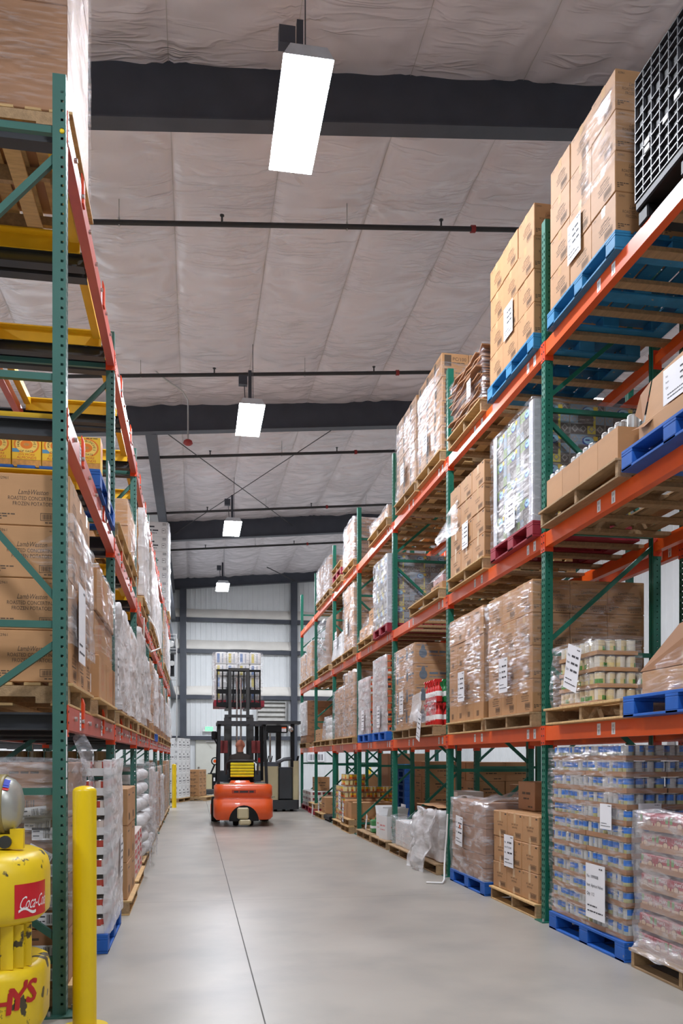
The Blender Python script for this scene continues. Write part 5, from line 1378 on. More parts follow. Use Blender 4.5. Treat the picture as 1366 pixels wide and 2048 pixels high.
c3 = c - Y3 * 0.0012; mb.face([c3 + X3 * math.cos(t * 2 * PI / n) * 0.020 + Z3 * math.sin(t * 2 * PI / n) * 0.012 for t in range(n)], 3)
arc_text(mb, 'HONEY BUNCHES', 0.024, c3, 0.048, PI * 1.08, -PI * 0.08, 4)
mb.text('OF OATS', 0.022, c3 - Z3 * 0.062, X3, Z3, 4, 'c')
mb.rect(o - Y3 * 0.0016, X3, Z3, -w / 2 + 0.002, w / 2 - 0.002, 0.062, 0.118, 0)
mb.text('25% MORE', 0.024, o - Y3 * 0.002 + Z3 * 0.094, X3, Z3, 2, 'c', 0.08, 0.13)
mb.text('ALMONDS', 0.028, o - Y3 * 0.002 + Z3 * 0.068, X3, Z3, 2, 'c', 0.08, 0.16)
mb.rect(o - Y3 * 0.0004, X3, Z3, -w / 2 + 0.002, w / 2 - 0.002, 0.004, 0.060, 3)
cl = o + X3 * (-0.076) + Z3 * 0.256 - Y3 * 0.0004
mb.face([cl + X3 * math.cos(t * 2 * PI / 12) * 0.017 + Z3 * math.sin(t * 2 * PI / 12) * 0.013 for t in range(12)], 2)
words_bar(mb, o, X3, Z3, 0.0, 0.09, 0.262, 0.008, 4, 2)
mb.rect(o - Y3 * 0.0002, X3, Z3, -w / 2 + 0.002, -w / 2 + 0.05, 0.12, 0.15, 6)
mb.rect(Vector((w / 2 + 0.0006, 0, 0)), Y3, Z3, -d_ / 2 + 0.004, d_ / 2 - 0.004, 0.12, 0.26, 1)
mb.v = [(x, y, z * 0.86) for x, y, z in mb.v]
me = mb.mesh('cereal_box', [M_CY, M_CO, M_CR, M_CB, mat('cereal_print', (60, 40, 30), 0.5), mat('cereal_pale', (250, 214, 110), 0.4, 0.04), mat('cereal_blue', (90, 150, 190), 0.4)])
for k in range(2):
    for i in range(6):
        o_ = mobj('cereal_box', me, None, (-0.66 - 0.1 - i * 0.203, 6.30 + 0.075 * k + rnd.uniform(-0.004, 0.004), 3.442))
        tag(o_, 'yellow cereal box, %s row on blue pallet, %s' % (('front', 'rear')[k], ('at the aisle edge' if i == 0 else ORD[i] + ' box from the aisle')), 'cereal box', 'yellow cereal boxes')
sheet('white sheet hanging on the aisle side of cereal boxes', (-0.645, 6.72, LT2 + 0.12), 0.16, 0.36, side=-1)
# bay by bay
pallet('wood', LF, 4.93, 5.94, LT1, 'wooden pallet under potato cartons, nearest left bay', side=-1)
stack('potato', 'brown potato carton', 'left stack behind square-holed upright', LF - 0.0, -1, 4.95, LT1 + 0.133, (3, 3, 4), (0.40, 0.325, 0.290), 'potato cartons of the left rack')
wrap('crinkled film around the left potato stack', LF, -1, 4.95, 5.93, LT1 + 0.35, 0.72, M_FILMW, amp=0.012, dx=0.02)
drape('torn flap of film on the near face of left potato stack', lambda u, v: (LF - 0.02 - 0.22 * (1 - v) * (1 - abs(2 * u - 1)) - 0.02, 4.925 - 0.01 * u, LT1 + 0.72 + 0.26 * u), 8, 8, M_FILM2, 0.02, 60)
sheet('white sheet under film on the left potato stack', (LF + 0.03, 5.25, LT1 + 0.50), 0.3, 0.46, side=-1, lines=())
pallet('wood', LF + 0.03, 6.06, 7.36, LT1, 'wooden pallet under logo cartons, nearest left bay', side=-1)
for k in range(3):
    for j in range(2):
        carton('circle', 0.42, 0.60, 0.30, -1, (LF - 0.18 - 0.02 * (k % 2), 6.40 + 0.62 * j, LT1 + 0.133 + 0.302 * k), 'brown carton with orange ring print, %s layer, %s column, nearest left bay' % (('bottom', 'middle', 'top')[k], ('nearer', 'farther')[j]), 'cartons with ring print', rnd.uniform(-0.03, 0.03))
wrap('thick shiny film over top half of the ring print cartons', LF + 0.03, -1, 6.10, 7.33, LT1 + 0.45, 0.62, M_FILM2, amp=0.02, dx=0.5, taper=0.1)
sheet('long white strip hanging on the ring print cartons', (LF + 0.07, 7.2, LT1 + 0.42), 0.1, 0.40, side=-1)
lefts = [  # y0, y1, height, film, carton design, phrase
    (7.76, 8.86, 0.96, M_FILMX, 'mark', 'nearer load of second left bay'), (8.98, 10.2, 0.95, M_FILMX, 'mark', 'farther load of second left bay'),
    (10.55, 11.7, 1.18, M_FILMX, 'mark', 'nearer load of third left bay'), (11.8, 13.0, 1.0, M_FILMX, 'mark', 'farther load of third left bay'),
    (13.4, 14.5, 1.12, M_FILMW, 'mark', 'nearer load of fourth left bay'), (14.6, 15.8, 1.1, M_FILMX, 'mark', 'farther load of fourth left bay'),
    (16.2, 17.3, 1.1, M_FILMW, 'mark', 'nearer load of fifth left bay'), (17.5, 18.6, 0.9, M_FILMX, 'mark', 'farther load of fifth left bay'),
    (19.0, 20.1, 1.15, M_FILMW, 'mark', 'nearer load of sixth left bay'), (20.3, 21.4, 0.9, M_FILMX, 'mark', 'farther load of sixth left bay'),
    (21.8, 22.9, 1.15, M_FILMX, 'mark', 'nearer load of last left bay'), (23.0, 24.2, 0.8, M_FILMX, 'mark', 'farther load of last left bay')]
for i, (ya, yb, h, fm, ds, ph) in enumerate(lefts):
    pallet('blue' if i == 5 else 'wood', LF + 0.03, ya, yb, LT1, 'pallet under the %s, lowest level' % ph, side=-1)
    stack(ds, 'brown carton', ph, LF + 0.02, -1, ya + 0.02, LT1 + 0.133, (2 if i == 0 else 1, 2, 4), (0.45, (yb - ya - 0.04) / 2, h / 4), 'cartons of the lowest left level', tone='d' if i % 3 == 0 else None)
    wrap('cloudy film around the %s, lowest level' % ph, LF + 0.02, -1, ya + 0.02, yb - 0.02, LT1 + (0.14 if i < 3 else 0.25), h - (0.02 if i < 3 else 0.14), fm, amp=0.03, dx=0.6, taper=0.06)
pallet('wood', LF + 0.02, 7.72, 8.9, LT2, 'wooden pallet under plain cartons behind cereal boxes', side=-1)
mids = [(8.85, 9.95, 0.55, M_FILM2, 'plain', 'second left bay'), (11.2, 12.5, 1.12, M_FILMX, 'small', 'third left bay'), (13.35, 14.6, 1.15, M_FILMX, 'mark', 'near fourth left bay'), (14.7, 15.9, 1.1, M_FILMX, 'mark', 'far fourth left bay'),
        (16.2, 17.4, 0.9, M_FILMX, 'mark', 'fifth left bay'), (19.0, 20.3, 1.15, M_FILMW, 'small', 'near sixth left bay'), (20.4, 21.5, 1.1, M_FILMX, 'mark', 'far sixth left bay'), (21.8, 23.0, 1.0, M_FILMX, 'mark', 'last left bay')]
for i, (ya, yb, h, fm, ds, ph) in enumerate(mids):
    pallet('wood', LF + 0.03, ya, yb, LT2, 'wooden pallet under middle level load of %s' % ph, side=-1)
    nl = 2 if i == 0 else 5
    stack(ds, 'brown carton', 'middle load, ' + ph, LF + 0.02, -1, ya + 0.02, LT2 + 0.133, (2 if i < 3 else 1, 1 if i == 0 else 2, nl), (0.5, (yb - ya - 0.04) / (1 if i == 0 else 2), h / nl), 'cartons of the middle left level')
    wrap('cloudy film around middle level load of ' + ph, LF + 0.02, -1, ya + 0.02, yb - 0.02, LT2 + 0.14, h, fm, amp=0.025, dx=0.03 if i in (1, 5) else 0.6, taper=0.05)
f = MB(); f.tube([(LF + 0.05, 12.3, LT2 + 0.05), (LF + 0.16, 12.2, LT2 - 0.15), (LF + 0.22, 12.1, LT2 - 0.42), (LF + 0.10, 11.9, LT2 - 0.5), (LF + 0.02, 11.6, LT2 - 0.38), (LF + 0.03, 11.5, LT2 - 0.1)], 0.012)
tag(obj('packing_strap', f, [M_WHITE]), 'white strap looping down from a middle level load, left rack', 'strap')
# white cartons on top of the far left rack
pallet('wood', LF + 0.04, 21.85, 23.05, 4.968, 'wooden pallet under tall white cartons on far end of left rack', side=-1)
stack('white', 'white carton', 'tall white stack on far left rack', LF + 0.03, -1, 21.9, 5.10, (2, 2, 6), (0.62, 0.55, 0.375), 'white cartons on the far left rack')
wrap('cloudy film around the tall white stack, far left rack', LF + 0.03, -1, 21.9, 23.0, 5.11, 2.2, M_FILMX, dx=0.02, amp=0.02)
# floor, left
pallet('wood', LF + 0.02, 4.92, 5.58, 0, 'wooden floor pallet behind the yellow bollard', side=-1)
stack('mark', 'brown carton', 'floor load behind yellow bollard', LF - 0.005, -1, 4.95, 0.133, (3, 1, 4), (0.40, 0.58, 0.31), 'cartons behind the yellow bollard', tone='d')
wrap('wrinkled film around the floor load behind yellow bollard', LF - 0.005, -1, 4.95, 5.54, 0.55, 0.84, M_FILMW, amp=0.010, dx=0.9)
drape('twisted film tail above the floor load behind bollard', lambda u, v: (LF + 0.02 + 0.08 * math.sin(PI * v) - 0.05 * v, 5.28 + 0.30 * u - 0.10 * (1 - v), 1.0 + 0.50 * v + 0.10 * u * v), 10, 12, M_FILMW, 0.03, 71)
for i, (x, z, r_) in enumerate(((-0.88, 1.09, 0.1), (-0.86, 1.03, -0.05), (-0.82, 0.975, 0.0), (-0.85, 0.86, -0.5), (-0.80, 0.77, 0.0), (-0.80, 0.60, 0.02), (-0.80, 0.50, 0.0), (-0.82, 0.32, 0.0), (-0.80, 0.10 + 0.09, 0.0))):
    f = MB(); f.box(-0.07, 0.07, -0.0006, 0, -0.035, 0.035); o = Vector((0, -0.0008, 0)); f.bars(o, X3, Z3, -0.01, 0.03, -0.025, 0.025, 7, 1); f.bars(o, X3, Z3, 0.036, 0.064, -0.025, 0.02, 5, 1); words_bar(f, o, X3, Z3, -0.064, -0.016, 0.01, 0.01, 1, i); words_bar(f, o, X3, Z3, -0.064, -0.02, -0.015, 0.008, 1, i + 3)
    o_ = obj('shipping_sticker', f, [M_PAPER, M_PRINT], None, (x, 4.934, z), (0, -r_, 0)); tag(o_, 'white barcode sticker on floor load near gas tank, %s from the top' % ORD[i], 'sticker', 'barcode stickers')
pallet('blue', LF + 0.08, 6.25, 7.38, 0, 'blue floor pallet under the red soup cans, left rack', side=-1)
can_load('tray of red soup cans', 'left floor pallet', 'red', LF + 0.06, -1, 6.28, 0.14, 3, 4, 9, 4, 3, 0.042, 0.105, 0.055, M_WHITEB, 'trays of red soup cans', 0.141)
wrap('white film around the aisle side of red soup cans', LF + 0.075, -1, 6.30, 7.34, 0.14, 1.24, M_FILMX, amp=0.012, dx=0.02)
sheet('white placard on the aisle side of red soup cans', (LF + 0.115, 7.0, 0.62), 0.2, 0.34, side=-1)
pallet('wood', LF + 0.12, 7.74, 8.80, 0, 'wooden floor pallet under three high cartons, left rack', side=-1)
stack('mark', 'brown carton', 'left floor stack', LF + 0.10, -1, 7.78, 0.133, (2, 2, 3), (0.4, 0.48, 0.33), 'cartons of the left floor stack')
pallet('wood', LF + 0.10, 9.0, 10.25, 0, 'wooden floor pallet under red and white cases, left rack', side=-1)
M_RW = mat('red_white_case', (210, 196, 190), 0.5, 0.05)
for k in range(3):
    for j in range(3):
        f = MB(); f.cbox(-0.3, 0.3, -0.19, 0.19, 0, 0.155, 0.006); o = Vector((0.3006, 0, 0)); f.rect(o, Y3, Z3, -0.17, 0.02, 0.05, 0.145, 1); f.rect(o, Y3, Z3, 0.05, 0.16, 0.02, 0.07, 1); words_bar(f, o + X3 * 0.0004, Y3, Z3, -0.15, 0.0, 0.08, 0.03, 0, 1)
        o = Vector((0, -0.1906, 0)); f.rect(o, X3, Z3, -0.2, 0.1, 0.05, 0.145, 1); words_bar(f, o - Y3 * 0.0004, X3, Z3, -0.15, 0.08, 0.08, 0.03, 0, 2)
        tag(obj('drink_case', f, [M_RW, mat('case_red', (196, 44, 48), 0.5)], None, (LF - 0.22, 9.25 + 0.39 * j, 0.133 + 0.157 * k)), 'red and white case, %s layer, %s along aisle, left floor pallet' % (('bottom', 'middle', 'top')[k], ('nearest', 'middle one', 'farthest')[j]), 'case', 'red and white cases')
sheet('white placard hanging low on red and white cases', (LF + 0.18, 10.1, 0.32), 0.2, 0.36, side=-1, tilt=-0.35)
# big olive cans behind
can_load('tray of big olive cans', 'second left bay', 'olive', LF - 0.18, -1, 8.95, 0.64, 2, 2, 5, 3, 3, 0.078, 0.16, 0.02, M_KRAFT_D, 'trays of big olive cans', 0.166)
can_load('tray of big olive cans', 'behind red cans', 'olive', LF - 0.92, -1, 7.8, 0.135, 2, 1, 8, 3, 3, 0.078, 0.16, 0.02, M_KRAFT_D, 'trays of big olive cans', 0.166)
# sacks under film in third left bay
pallet('wood', LF + 0.06, 10.6, 11.8, 0, 'wooden floor pallet under the nearer white sacks', side=-1)
pallet('wood', LF + 0.06, 11.9, 13.05, 0, 'wooden floor pallet under the farther white sacks', side=-1)
def sack_mesh(a, b, h):
    mb = MB(); n, k = 18, 9; vs = []
    for j in range(k + 1):
        ph = -PI / 2 + PI * j / k
        for i in range(n):
            t = i * 2 * PI / n; ce, se = math.cos(t), math.sin(t)
            r = (abs(ce) ** 3.2 + abs(se) ** 3.2) ** (-1 / 3.2)
            cp = max(math.cos(ph), 0.0) ** 0.5
            vs.append((a * r * ce * cp * (1 + 0.04 * math.sin(5 * t)), b * r * se * cp, h / 2 + h / 2 * (1 if ph > 0 else -1) * abs(math.sin(ph)) ** 0.8))
    mb.add(vs, [(j * n + i, j * n + (i + 1) % n, (j + 1) * n + (i + 1) % n, (j + 1) * n + i) for j in range(k) for i in range(n)], 0, True)
    return mb.mesh('sack', [mat('sack_white', (206, 204, 204), 0.45, 0.08, 5, bump=0.4, bscale=12)])
sm = sack_mesh(0.33, 0.29, 0.20)
for q, ya in enumerate((10.62, 11.92)):
    for k in range(6):
        for j in range(2):
            tag(mobj('sack', sm, None, (LF - 0.26 + rnd.uniform(-0.03, 0.03) + (0.03 if k < 3 else -0.03 * (k - 2)), ya + 0.3 + 0.56 * j, 0.131 + 0.185 * k), (0, 0, rnd.uniform(-0.08, 0.08))), 'white sack, %s from floor, %s column, %s pallet of third left bay' % (ORD[k], ('near', 'far')[j], ('nearer', 'farther')[q]), 'sack', 'white sacks of the third left bay')
    wrap('lumpy shiny film around the %s white sacks' % ('nearer', 'farther')[q], LF + 0.11, -1, ya, ya + 1.14, 0.13, 1.2, M_FILM2, amp=0.04, dx=0.7, taper=0.10)
sheet('white placard on the farther white sacks', (LF + 0.2, 12.9, 0.55), 0.2, 0.3, side=-1)
sheet('white placard hanging low from the nearer white sacks', (LF + 0.2, 11.4, 0.30), 0.2, 0.34, side=-1, tilt=-0.3)
for i, (ya, yb, h, fm) in enumerate(((13.4, 14.5, 1.1, M_FILMX), (14.7, 15.8, 1.0, M_FILMW), (16.2, 17.4, 1.1, M_FILMW), (17.5, 18.6, 0.9, M_FILMX), (19.0, 20.2, 1.1, M_FILM2), (20.3, 21.4, 1.2, M_FILM2), (21.8, 23.0, 1.2, M_FILM2))):
    pallet('wood', LF + 0.03, ya, yb, 0, 'wooden floor pallet in far left rack, %s beyond the white sacks' % ORD[i], side=-1)
    stack('small', 'brown carton', '%s floor load beyond the white sacks' % ORD[i], LF + 0.02, -1, ya + 0.02, 0.133, (1, 2, 4), (0.45, (yb - ya - 0.04) / 2, h / 4), 'cartons of the far left floor')
    wrap('film around the %s floor load beyond the white sacks' % ORD[i], LF + 0.02, -1, ya + 0.02, yb - 0.02, 0.14, h, fm, amp=0.025, dx=0.6)
# white and brown carton stacks beyond the end of left rack
def turned_stack(design, what, phrase, cx_, cy_, rot, n, d, group, pal):
    nx, ny, nz = n; dx, dy, dz = d; ca, sa = math.cos(rot), math.sin(rot)
    for k in range(nz):
        for j in range(ny):
            for i in range(nx):
                lx, ly = (i - (nx - 1) / 2) * dx, (j - (ny - 1) / 2) * dy
                carton(design, dx, dy, dz, -1, (cx_ + lx * ca - ly * sa, cy_ + lx * sa + ly * ca, 0.134 + k * dz), '%s, %s layer, %s row, %s column, %s' % (what, nth(k, nz), nth(j, ny, 'front', 'rear'), ('left', 'right')[i] if nx == 2 else 'single', phrase), group, rot)
    t = pallet('wood', cx_ + 0.0 - 0.5, cy_ - 0.61, cy_ + 0.61, 0, pal); t.location = (cx_, cy_, 0); t.rotation_euler = (0, 0, rot)
turned_stack('white', 'white carton', 'stack by far yellow bollard', -0.80, 27.75, -0.30, (2, 3, 5), (0.5, 0.40, 0.378), 'white cartons by the far wall', 'wooden pallet under white cartons by the far bollard')
turned_stack('small', 'brown carton', 'stack beside the white cartons', 0.06, 28.7, -0.3, (1, 2, 4), (0.42, 0.42, 0.22), 'brown cartons by the far wall', 'wooden pallet under brown cartons by the white cartons')
f = MB(); f.face([(-0.55, -0.62, 0), (0.5, -0.6, 0), (0.52, 0.6, 0.03), (-0.5, 0.6, 0)]); f.face([(-0.55, -0.62, 0.006), (-0.5, 0.6, 0.006), (0.52, 0.6, 0.036), (0.5, -0.6, 0.006)])
tag(obj('paper_sheet', f, [M_WHITE], None, (-0.80, 27.75, 2.03), (0, 0, -0.3)), 'white cover sheet lying on the white carton stack', 'paper')
# ================================================================ lamps, pipes and rods overhead
M_LENS = bpy.data.materials.new('lamp_lens'); M_LENS.use_nodes = True
b_ = M_LENS.node_tree.nodes['Principled BSDF']; b_.inputs['Base Color'].default_value = (0.9, 0.9, 0.9, 1); b_.inputs['Emission Color'].default_value = (0.94, 0.98, 1.06, 1); b_.inputs['Emission Strength'].default_value = LAMP
M_HOUS = mat('lamp_housing', (200, 204, 212), 0.4)
hb = None
def high_bay(x, y, z, label):
    global hb
    if hb is not None:
        return dup(hb, (x, y, z), 0, label, 'high bay lamps')
    t = thing('high_bay_lamp', label, 'ceiling lamp', (x, y, z), 0, 'high bay lamps')
    L, W = 0.73, 0.22
    f = MB(); f.prism([(-W, 0.004), (W, 0.004), (W - 0.06, 0.10), (-W + 0.06, 0.10)], 'y', -L, L); obj('housing', f, [M_HOUS], t)
    f = MB(); f.face([(-W + 0.006, -L + 0.006, 0.0), (-W + 0.006, L - 0.006, 0.0), (W - 0.006, L - 0.006, 0.0), (W - 0.006, -L + 0.006, 0.0)])
    for s in (-1, 1):
        f.face([(s * W * 0.97, -L + 0.006, 0.0), (s * W * 0.97, L - 0.006, 0.0), (s * W * 0.99, L - 0.006, 0.003), (s * W * 0.99, -L + 0.006, 0.003)])
    obj('lens', f, [M_LENS], t)
    f = MB(); h = 0.86; f.box(-0.03, 0.03, -0.10, -0.04, 0.10, h); obj('stem', f, [M_STEEL], t)
    f = MB(); f.box(-0.20, -0.05, -0.16, -0.05, h - 0.28, h - 0.12); obj('junction_box', f, [M_STEEL], t)
    f = MB(); f.tube([(-0.1, -0.1, h - 0.28), (-0.09, -0.08, 0.4), (-0.06, -0.06, 0.10)], 0.008, 6); f.tube([(0.06, -0.09, 0.1), (0.05, -0.09, 0.6), (0.05, -0.08, 1.33)], 0.006, 6); obj('cable', f, [M_STEEL], t)
    hb = t; return t
n_ = ['nearest high bay lamp, long bright panel high in the view', 'second bright lamp along the aisle', 'third bright lamp along the aisle', 'farthest small bright lamp before the far wall']
ys_ = (7.95, 15.2, 22.45, 30.2)
for i, y in enumerate(ys_):
    high_bay(0.965, y, 7.40, n_[i])
for y in (0.7,):  # unseen lamp added to light the near faces of the loads
    high_bay(0.965, y, 7.40, 'unseen high bay lamp added behind the camera')
for y in (-3.0, 15.2, 29.7):  # lamps added beyond the right rack to brighten ceiling and far end
    high_bay(7.2, y, roof_z(7.2) - 1.4, 'added high bay lamp over the right-hand next aisle')
for y in (0.7, 7.95, 15.2, 22.45):  # out-of-view lamps added on the left for ceiling and bounce light
    high_bay(-5.2, y, roof_z(-5.2) - 1.4, 'unseen high bay lamp added over the left-hand next aisle')
M_PIPE = mat('black_pipe', (52, 52, 54), 0.45, 0.1)
M_CPL = mat('red_coupling', (150, 44, 44), 0.45, 0.06)
py_ = (11.15, 15.55, 19.75, 24.2, 28.5)
for i, y in enumerate(py_):
    t = thing('sprinkler_pipe', 'black sprinkler pipe under the ceiling, %s one along the aisle' % ORD[i], 'pipe', (0, y, 0), 0, 'sprinkler pipes')
    zp = lambda x: roof_z(x) - 0.42
    f = MB(); f.cyl((-7.5, 0, zp(-7.5)), (9.4, 0, zp(9.4)), 0.033, n=12); obj('pipe', f, [M_PIPE], t)
    for x in (-3.6, -0.95, 2.0, 4.9):
        f = MB(); f.cyl((x, 0, zp(x) + 0.034), (x, 0, roof_z(x) - 0.1), 0.006, n=6); f.cyl((x, 0, zp(x) - 0.05), (x, 0, zp(x) + 0.06), 0.014, n=8); obj('hanger', f, [M_BOLT], t)
    for x in (0.35, 3.3):
        f = MB(); f.cyl((x, 0, zp(x) + 0.03), (x, 0, zp(x) + 0.11), 0.013, n=8); f.cyl((x, 0, zp(x) + 0.11), (x, 0, zp(x) + 0.12), 0.03, n=10); obj('sprinkler_head', f, [M_PIPE], t)
    for x in (3.75,):
        f = MB(); f.cyl((x - 0.03, 0, zp(x) - 0.003), (x + 0.03, 0, zp(x) + 0.003), 0.05, n=12); obj('coupling', f, [M_CPL], t)
for i, (p, q) in enumerate((((-0.75, 17.9, 8.22), (3.0, 26.3, 8.62)), ((3.2, 17.9, 8.62), (-0.6, 26.3, 8.22)))):
    f = MB(); f.cyl(p, q, 0.011, n=6); tag(obj('brace_rod', f, [M_PIPE]), 'thin crossing brace rod under the roof, %s' % ('left near end to right far end', 'right near end to left far end')[i], 'rod')
f = MB(); f.cyl((2.7, 32.2, 8.62), (4.0, 34.3, 8.58), 0.02, n=6); tag(obj('brace_rod', f, [M_PIPE]), 'short dark brace under the roof near the far wall', 'rod')
t = thing('heat_detector', 'red bell shaped detector hanging on a conduit before second rafter', 'detector', (-0.13, 16.9, 7.55))
f = MB(); f.tube([(-0.75, -1.2, 0.98), (-0.4, -0.5, 0.99), (-0.1, -0.1, 0.97), (0, 0, 0.85), (0, 0, 0.07)], 0.016); obj('conduit', f, [M_BOLT], t)
f = MB(); f.lathe([(0.05, 0.07), (0.08, 0.05), (0.095, 0.0), (0.06, -0.03), (0.03, -0.04)], 16); obj('bell', f, [M_CPL], t)
f = MB(); f.tube([(-0.33, 34.92, 2.2), (-0.33, 34.92, 8.2)], 0.016); tag(obj('conduit', f, [M_BOLT]), 'thin vertical conduit on the far wall beside left column', 'conduit')
# exit sign, louvre, mirror unit on far wall
t = thing('exit_sign', 'small lit green exit sign with twin heads above the far door', 'exit sign', (0.57, 34.93, 2.57))
f = MB(); f.cbox(-0.17, 0.17, -0.05, 0.04, -0.11, 0.11, 0.008); obj('housing', f, [M_WHITE], t)
M_EX = mat('exit_green', (110, 240, 160), 0.5, 0.02, emit=1.1)
f = MB(); f.rect((0, -0.051, 0), X3, Z3, -0.15, 0.15, -0.08, 0.09, 0); f.text('EXIT', 0.15, (0, -0.0518, -0.05), X3, Z3, 1, 'c', 0, 0.26); obj('face', f, [M_EX, M_WHITE], t)
for s in (-1, 1):
    f = MB(); f.cyl((s * 0.20, -0.08, -0.06), (s * 0.20, 0.0, -0.06), 0.05, n=12); f.box(min(s * 0.17, s * 0.2), max(s * 0.17, s * 0.2), -0.02, 0.0, -0.07, -0.05); obj('lamp_head', f, [M_WHITE], t)
t = thing('louvre', 'square grey louvred vent on the far wall behind the reach truck', 'vent', (3.10, 34.97, 3.10))
f = MB(); w, h = 0.62, 0.62; f.box(-w, -w + 0.05, -0.16, -0.005, -h, h); f.box(w - 0.05, w, -0.16, -0.005, -h, h); f.box(-w + 0.05, w - 0.05, -0.16, -0.005, h - 0.05, h); f.box(-w + 0.05, w - 0.05, -0.16, -0.005, -h, -h + 0.05); obj('frame', f, [M_BOLT], t)
f = MB()
for k in range(6):
    z = -h + 0.06 + k * 0.192
    f.prism([(-0.14, z), (-0.02, z + 0.17), (-0.01, z + 0.16), (-0.13, z - 0.008)], 'x', -w + 0.05, w - 0.05)
obj('blades', f, [mat('louvre_grey', (186, 184, 178), 0.5)], t)
t = thing('wire_cage', 'wall mounted fan unit with wire cage on left wall beyond the rack', 'fan unit', (-0.90, 27.4, 3.9))
f = MB(); x1 = 0.34
for z in (0, 0.9, 1.35):
    f.bar((0, -0.4, z), (x1, -0.4, z), 0.02, 0.02); f.bar((x1, -0.4, z), (x1, 0.4, z), 0.02, 0.02); f.bar((0, 0.4, z), (x1, 0.4, z), 0.02, 0.02)
for y in (-0.4, 0.4):
    f.bar((x1, y, -2.0), (x1, y, 1.35), 0.025, 0.025)
obj('cage', f, [M_BOLT], t)
f = MB(); f.box(0.02, 0.26, -0.3, 0.3, 0.1, 0.75); obj('motor_box', f, [M_BLACK], t)
f = MB(); f.lathe([(0.10, -0.42), (0.12, -0.38), (0.12, -0.32)], 16, (0.16, 0, 1.05), 'y'); f.lathe([(0.08, -0.40), (0.09, -0.34)], 14, (0.2, 0, 0.45), 'y'); obj('gauge', f, [M_BOLT], t)
# bollards
def bollard(x, y, r, h, label, plate=True):
    t = thing('bollard', label, 'bollard', (x, y, 0))
    f = MB(); f.lathe([(r, 0.0), (r, h - 0.02)] + [(r * math.cos(a * PI / 12), h - 0.02 + 0.028 * math.sin(a * PI / 12)) for a in range(1, 6)] + [(0.004, h + 0.008)], 32); obj('post', f, [mat('bollard_yellow', (226, 192, 8), 0.33, 0.04, 4, col2=(52, 42, 20), thr=0.70)], t)
    if plate:
        f = MB(); f.cyl((0, 0, 0.0), (0, 0, 0.012), r * 1.95, n=32); obj('base_ring', f, [M_YEL], t)
bollard(-0.56, 4.55, 0.060, 1.245, 'large chipped yellow bollard in front of left rack')
bollard(-0.57, 24.35, 0.062, 1.22, 'small distant yellow bollard at the far end of left rack', False)
# ================================================================ trucks and the driver
def rr_loop(x0, x1, y0, y1, r, z, n=6):
    pts = []
    for cx_, cy_, a0 in ((x1 - r, y0 + r, -PI / 2), (x1 - r, y1 - r, 0), (x0 + r, y1 - r, PI / 2), (x0 + r, y0 + r, PI)):
        for k in range(n + 1):
            a = a0 + PI / 2 * k / n
            pts.append((cx_ + r * math.cos(a), cy_ + r * math.sin(a), z))
    return pts
def loft(mb, loops, m=0):
    n = len(loops[0]); vs = [p for l in loops for p in l]
    mb.add(vs, [(k * n + i, k * n + (i + 1) % n, (k + 1) * n + (i + 1) % n, (k + 1) * n + i) for k in range(len(loops) - 1) for i in range(n)], m, True)
    mb.face(loops[0][::-1], m); mb.face(loops[-1], m)
M_TOR = mat('truck_orange', (236, 94, 38), 0.32, 0.05, coat=0.3)
M_CREAM = mat('truck_cream', (196, 186, 150), 0.4, 0.04)
M_CHAR = mat('truck_charcoal', (58, 62, 66), 0.42, 0.08)
M_MAST = mat('mast_steel', (58, 58, 58), 0.4, 0.15)
# ---- orange forklift seen from behind
t = thing('forklift', 'orange forklift with raised mast driving away down the aisle', 'forklift', (0.98, 17.25, 0))
f = MB(); W = 0.60
loft(f, [rr_loop(-W + 0.05, W - 0.05, 0.06, 0.75, 0.16, 0.14), rr_loop(-W, W, 0.0, 0.75, 0.18, 0.20), rr_loop(-W, W, 0.0, 0.75, 0.18, 0.54), rr_loop(-W + 0.02, W - 0.02, 0.05, 0.75, 0.18, 0.57), rr_loop(-W + 0.02, W - 0.02, 0.05, 0.75, 0.18, 0.61), rr_loop(-W + 0.01, W - 0.01, 0.02, 0.75, 0.18, 0.63), rr_loop(-W + 0.01, W - 0.01, 0.02, 0.75, 0.18, 0.82), rr_loop(-W + 0.05, W - 0.05, 0.06, 0.75, 0.16, 0.86)])
obj('counterweight', f, [M_TOR], t)
f = MB(); f.box(-0.24, 0.24, 0.018, 0.0198, 0.68, 0.75); words_bar(f, Vector((0, 0.0175, 0)), X3, Z3, -0.2, 0.2, 0.695, 0.045, 1, 3); obj('name_strip', f, [mat('strip_red', (176, 58, 32), 0.4), M_DARK], t)
f = MB(); n = 14; ap = [(0.30 * math.cos(PI * k / n), 0.12 + 0.32 * math.sin(PI * k / n)) for k in range(n + 1)]
f.prism(ap, 'y', -0.004, 0.03); obj('wheel_arch', f, [M_BLACK], t)
f = MB(); f.cbox(-0.14, 0.10, -0.03, 0.2, 0.16, 0.40, 0.03); f.cbox(-0.10, 0.14, -0.03, 0.2, 0.04, 0.16, 0.03); obj('steer_drive_unit', f, [M_CREAM], t)
for s in (-1, 1):
    f = MB(); f.lathe([(0.13, -0.06), (0.19, -0.05), (0.2, 0), (0.19, 0.05), (0.13, 0.06)], 22, (s * 0.15, 0.36, 0.2), 'x'); obj('rear_wheel', f, [M_RUBBER], t)
    f = MB(); f.lathe([(0.14, -0.1), (0.27, -0.09), (0.28, 0), (0.27, 0.09), (0.14, 0.1)], 26, (s * 0.53, 1.55, 0.28), 'x'); fw = obj('front_wheel', f, [M_RUBBER], t)
    f = MB(); f.cyl((s * 0.42, 1.55, 0.28), (s * 0.64, 1.55, 0.28), 0.12, n=16); obj('hub', f, [M_TOR], fw)
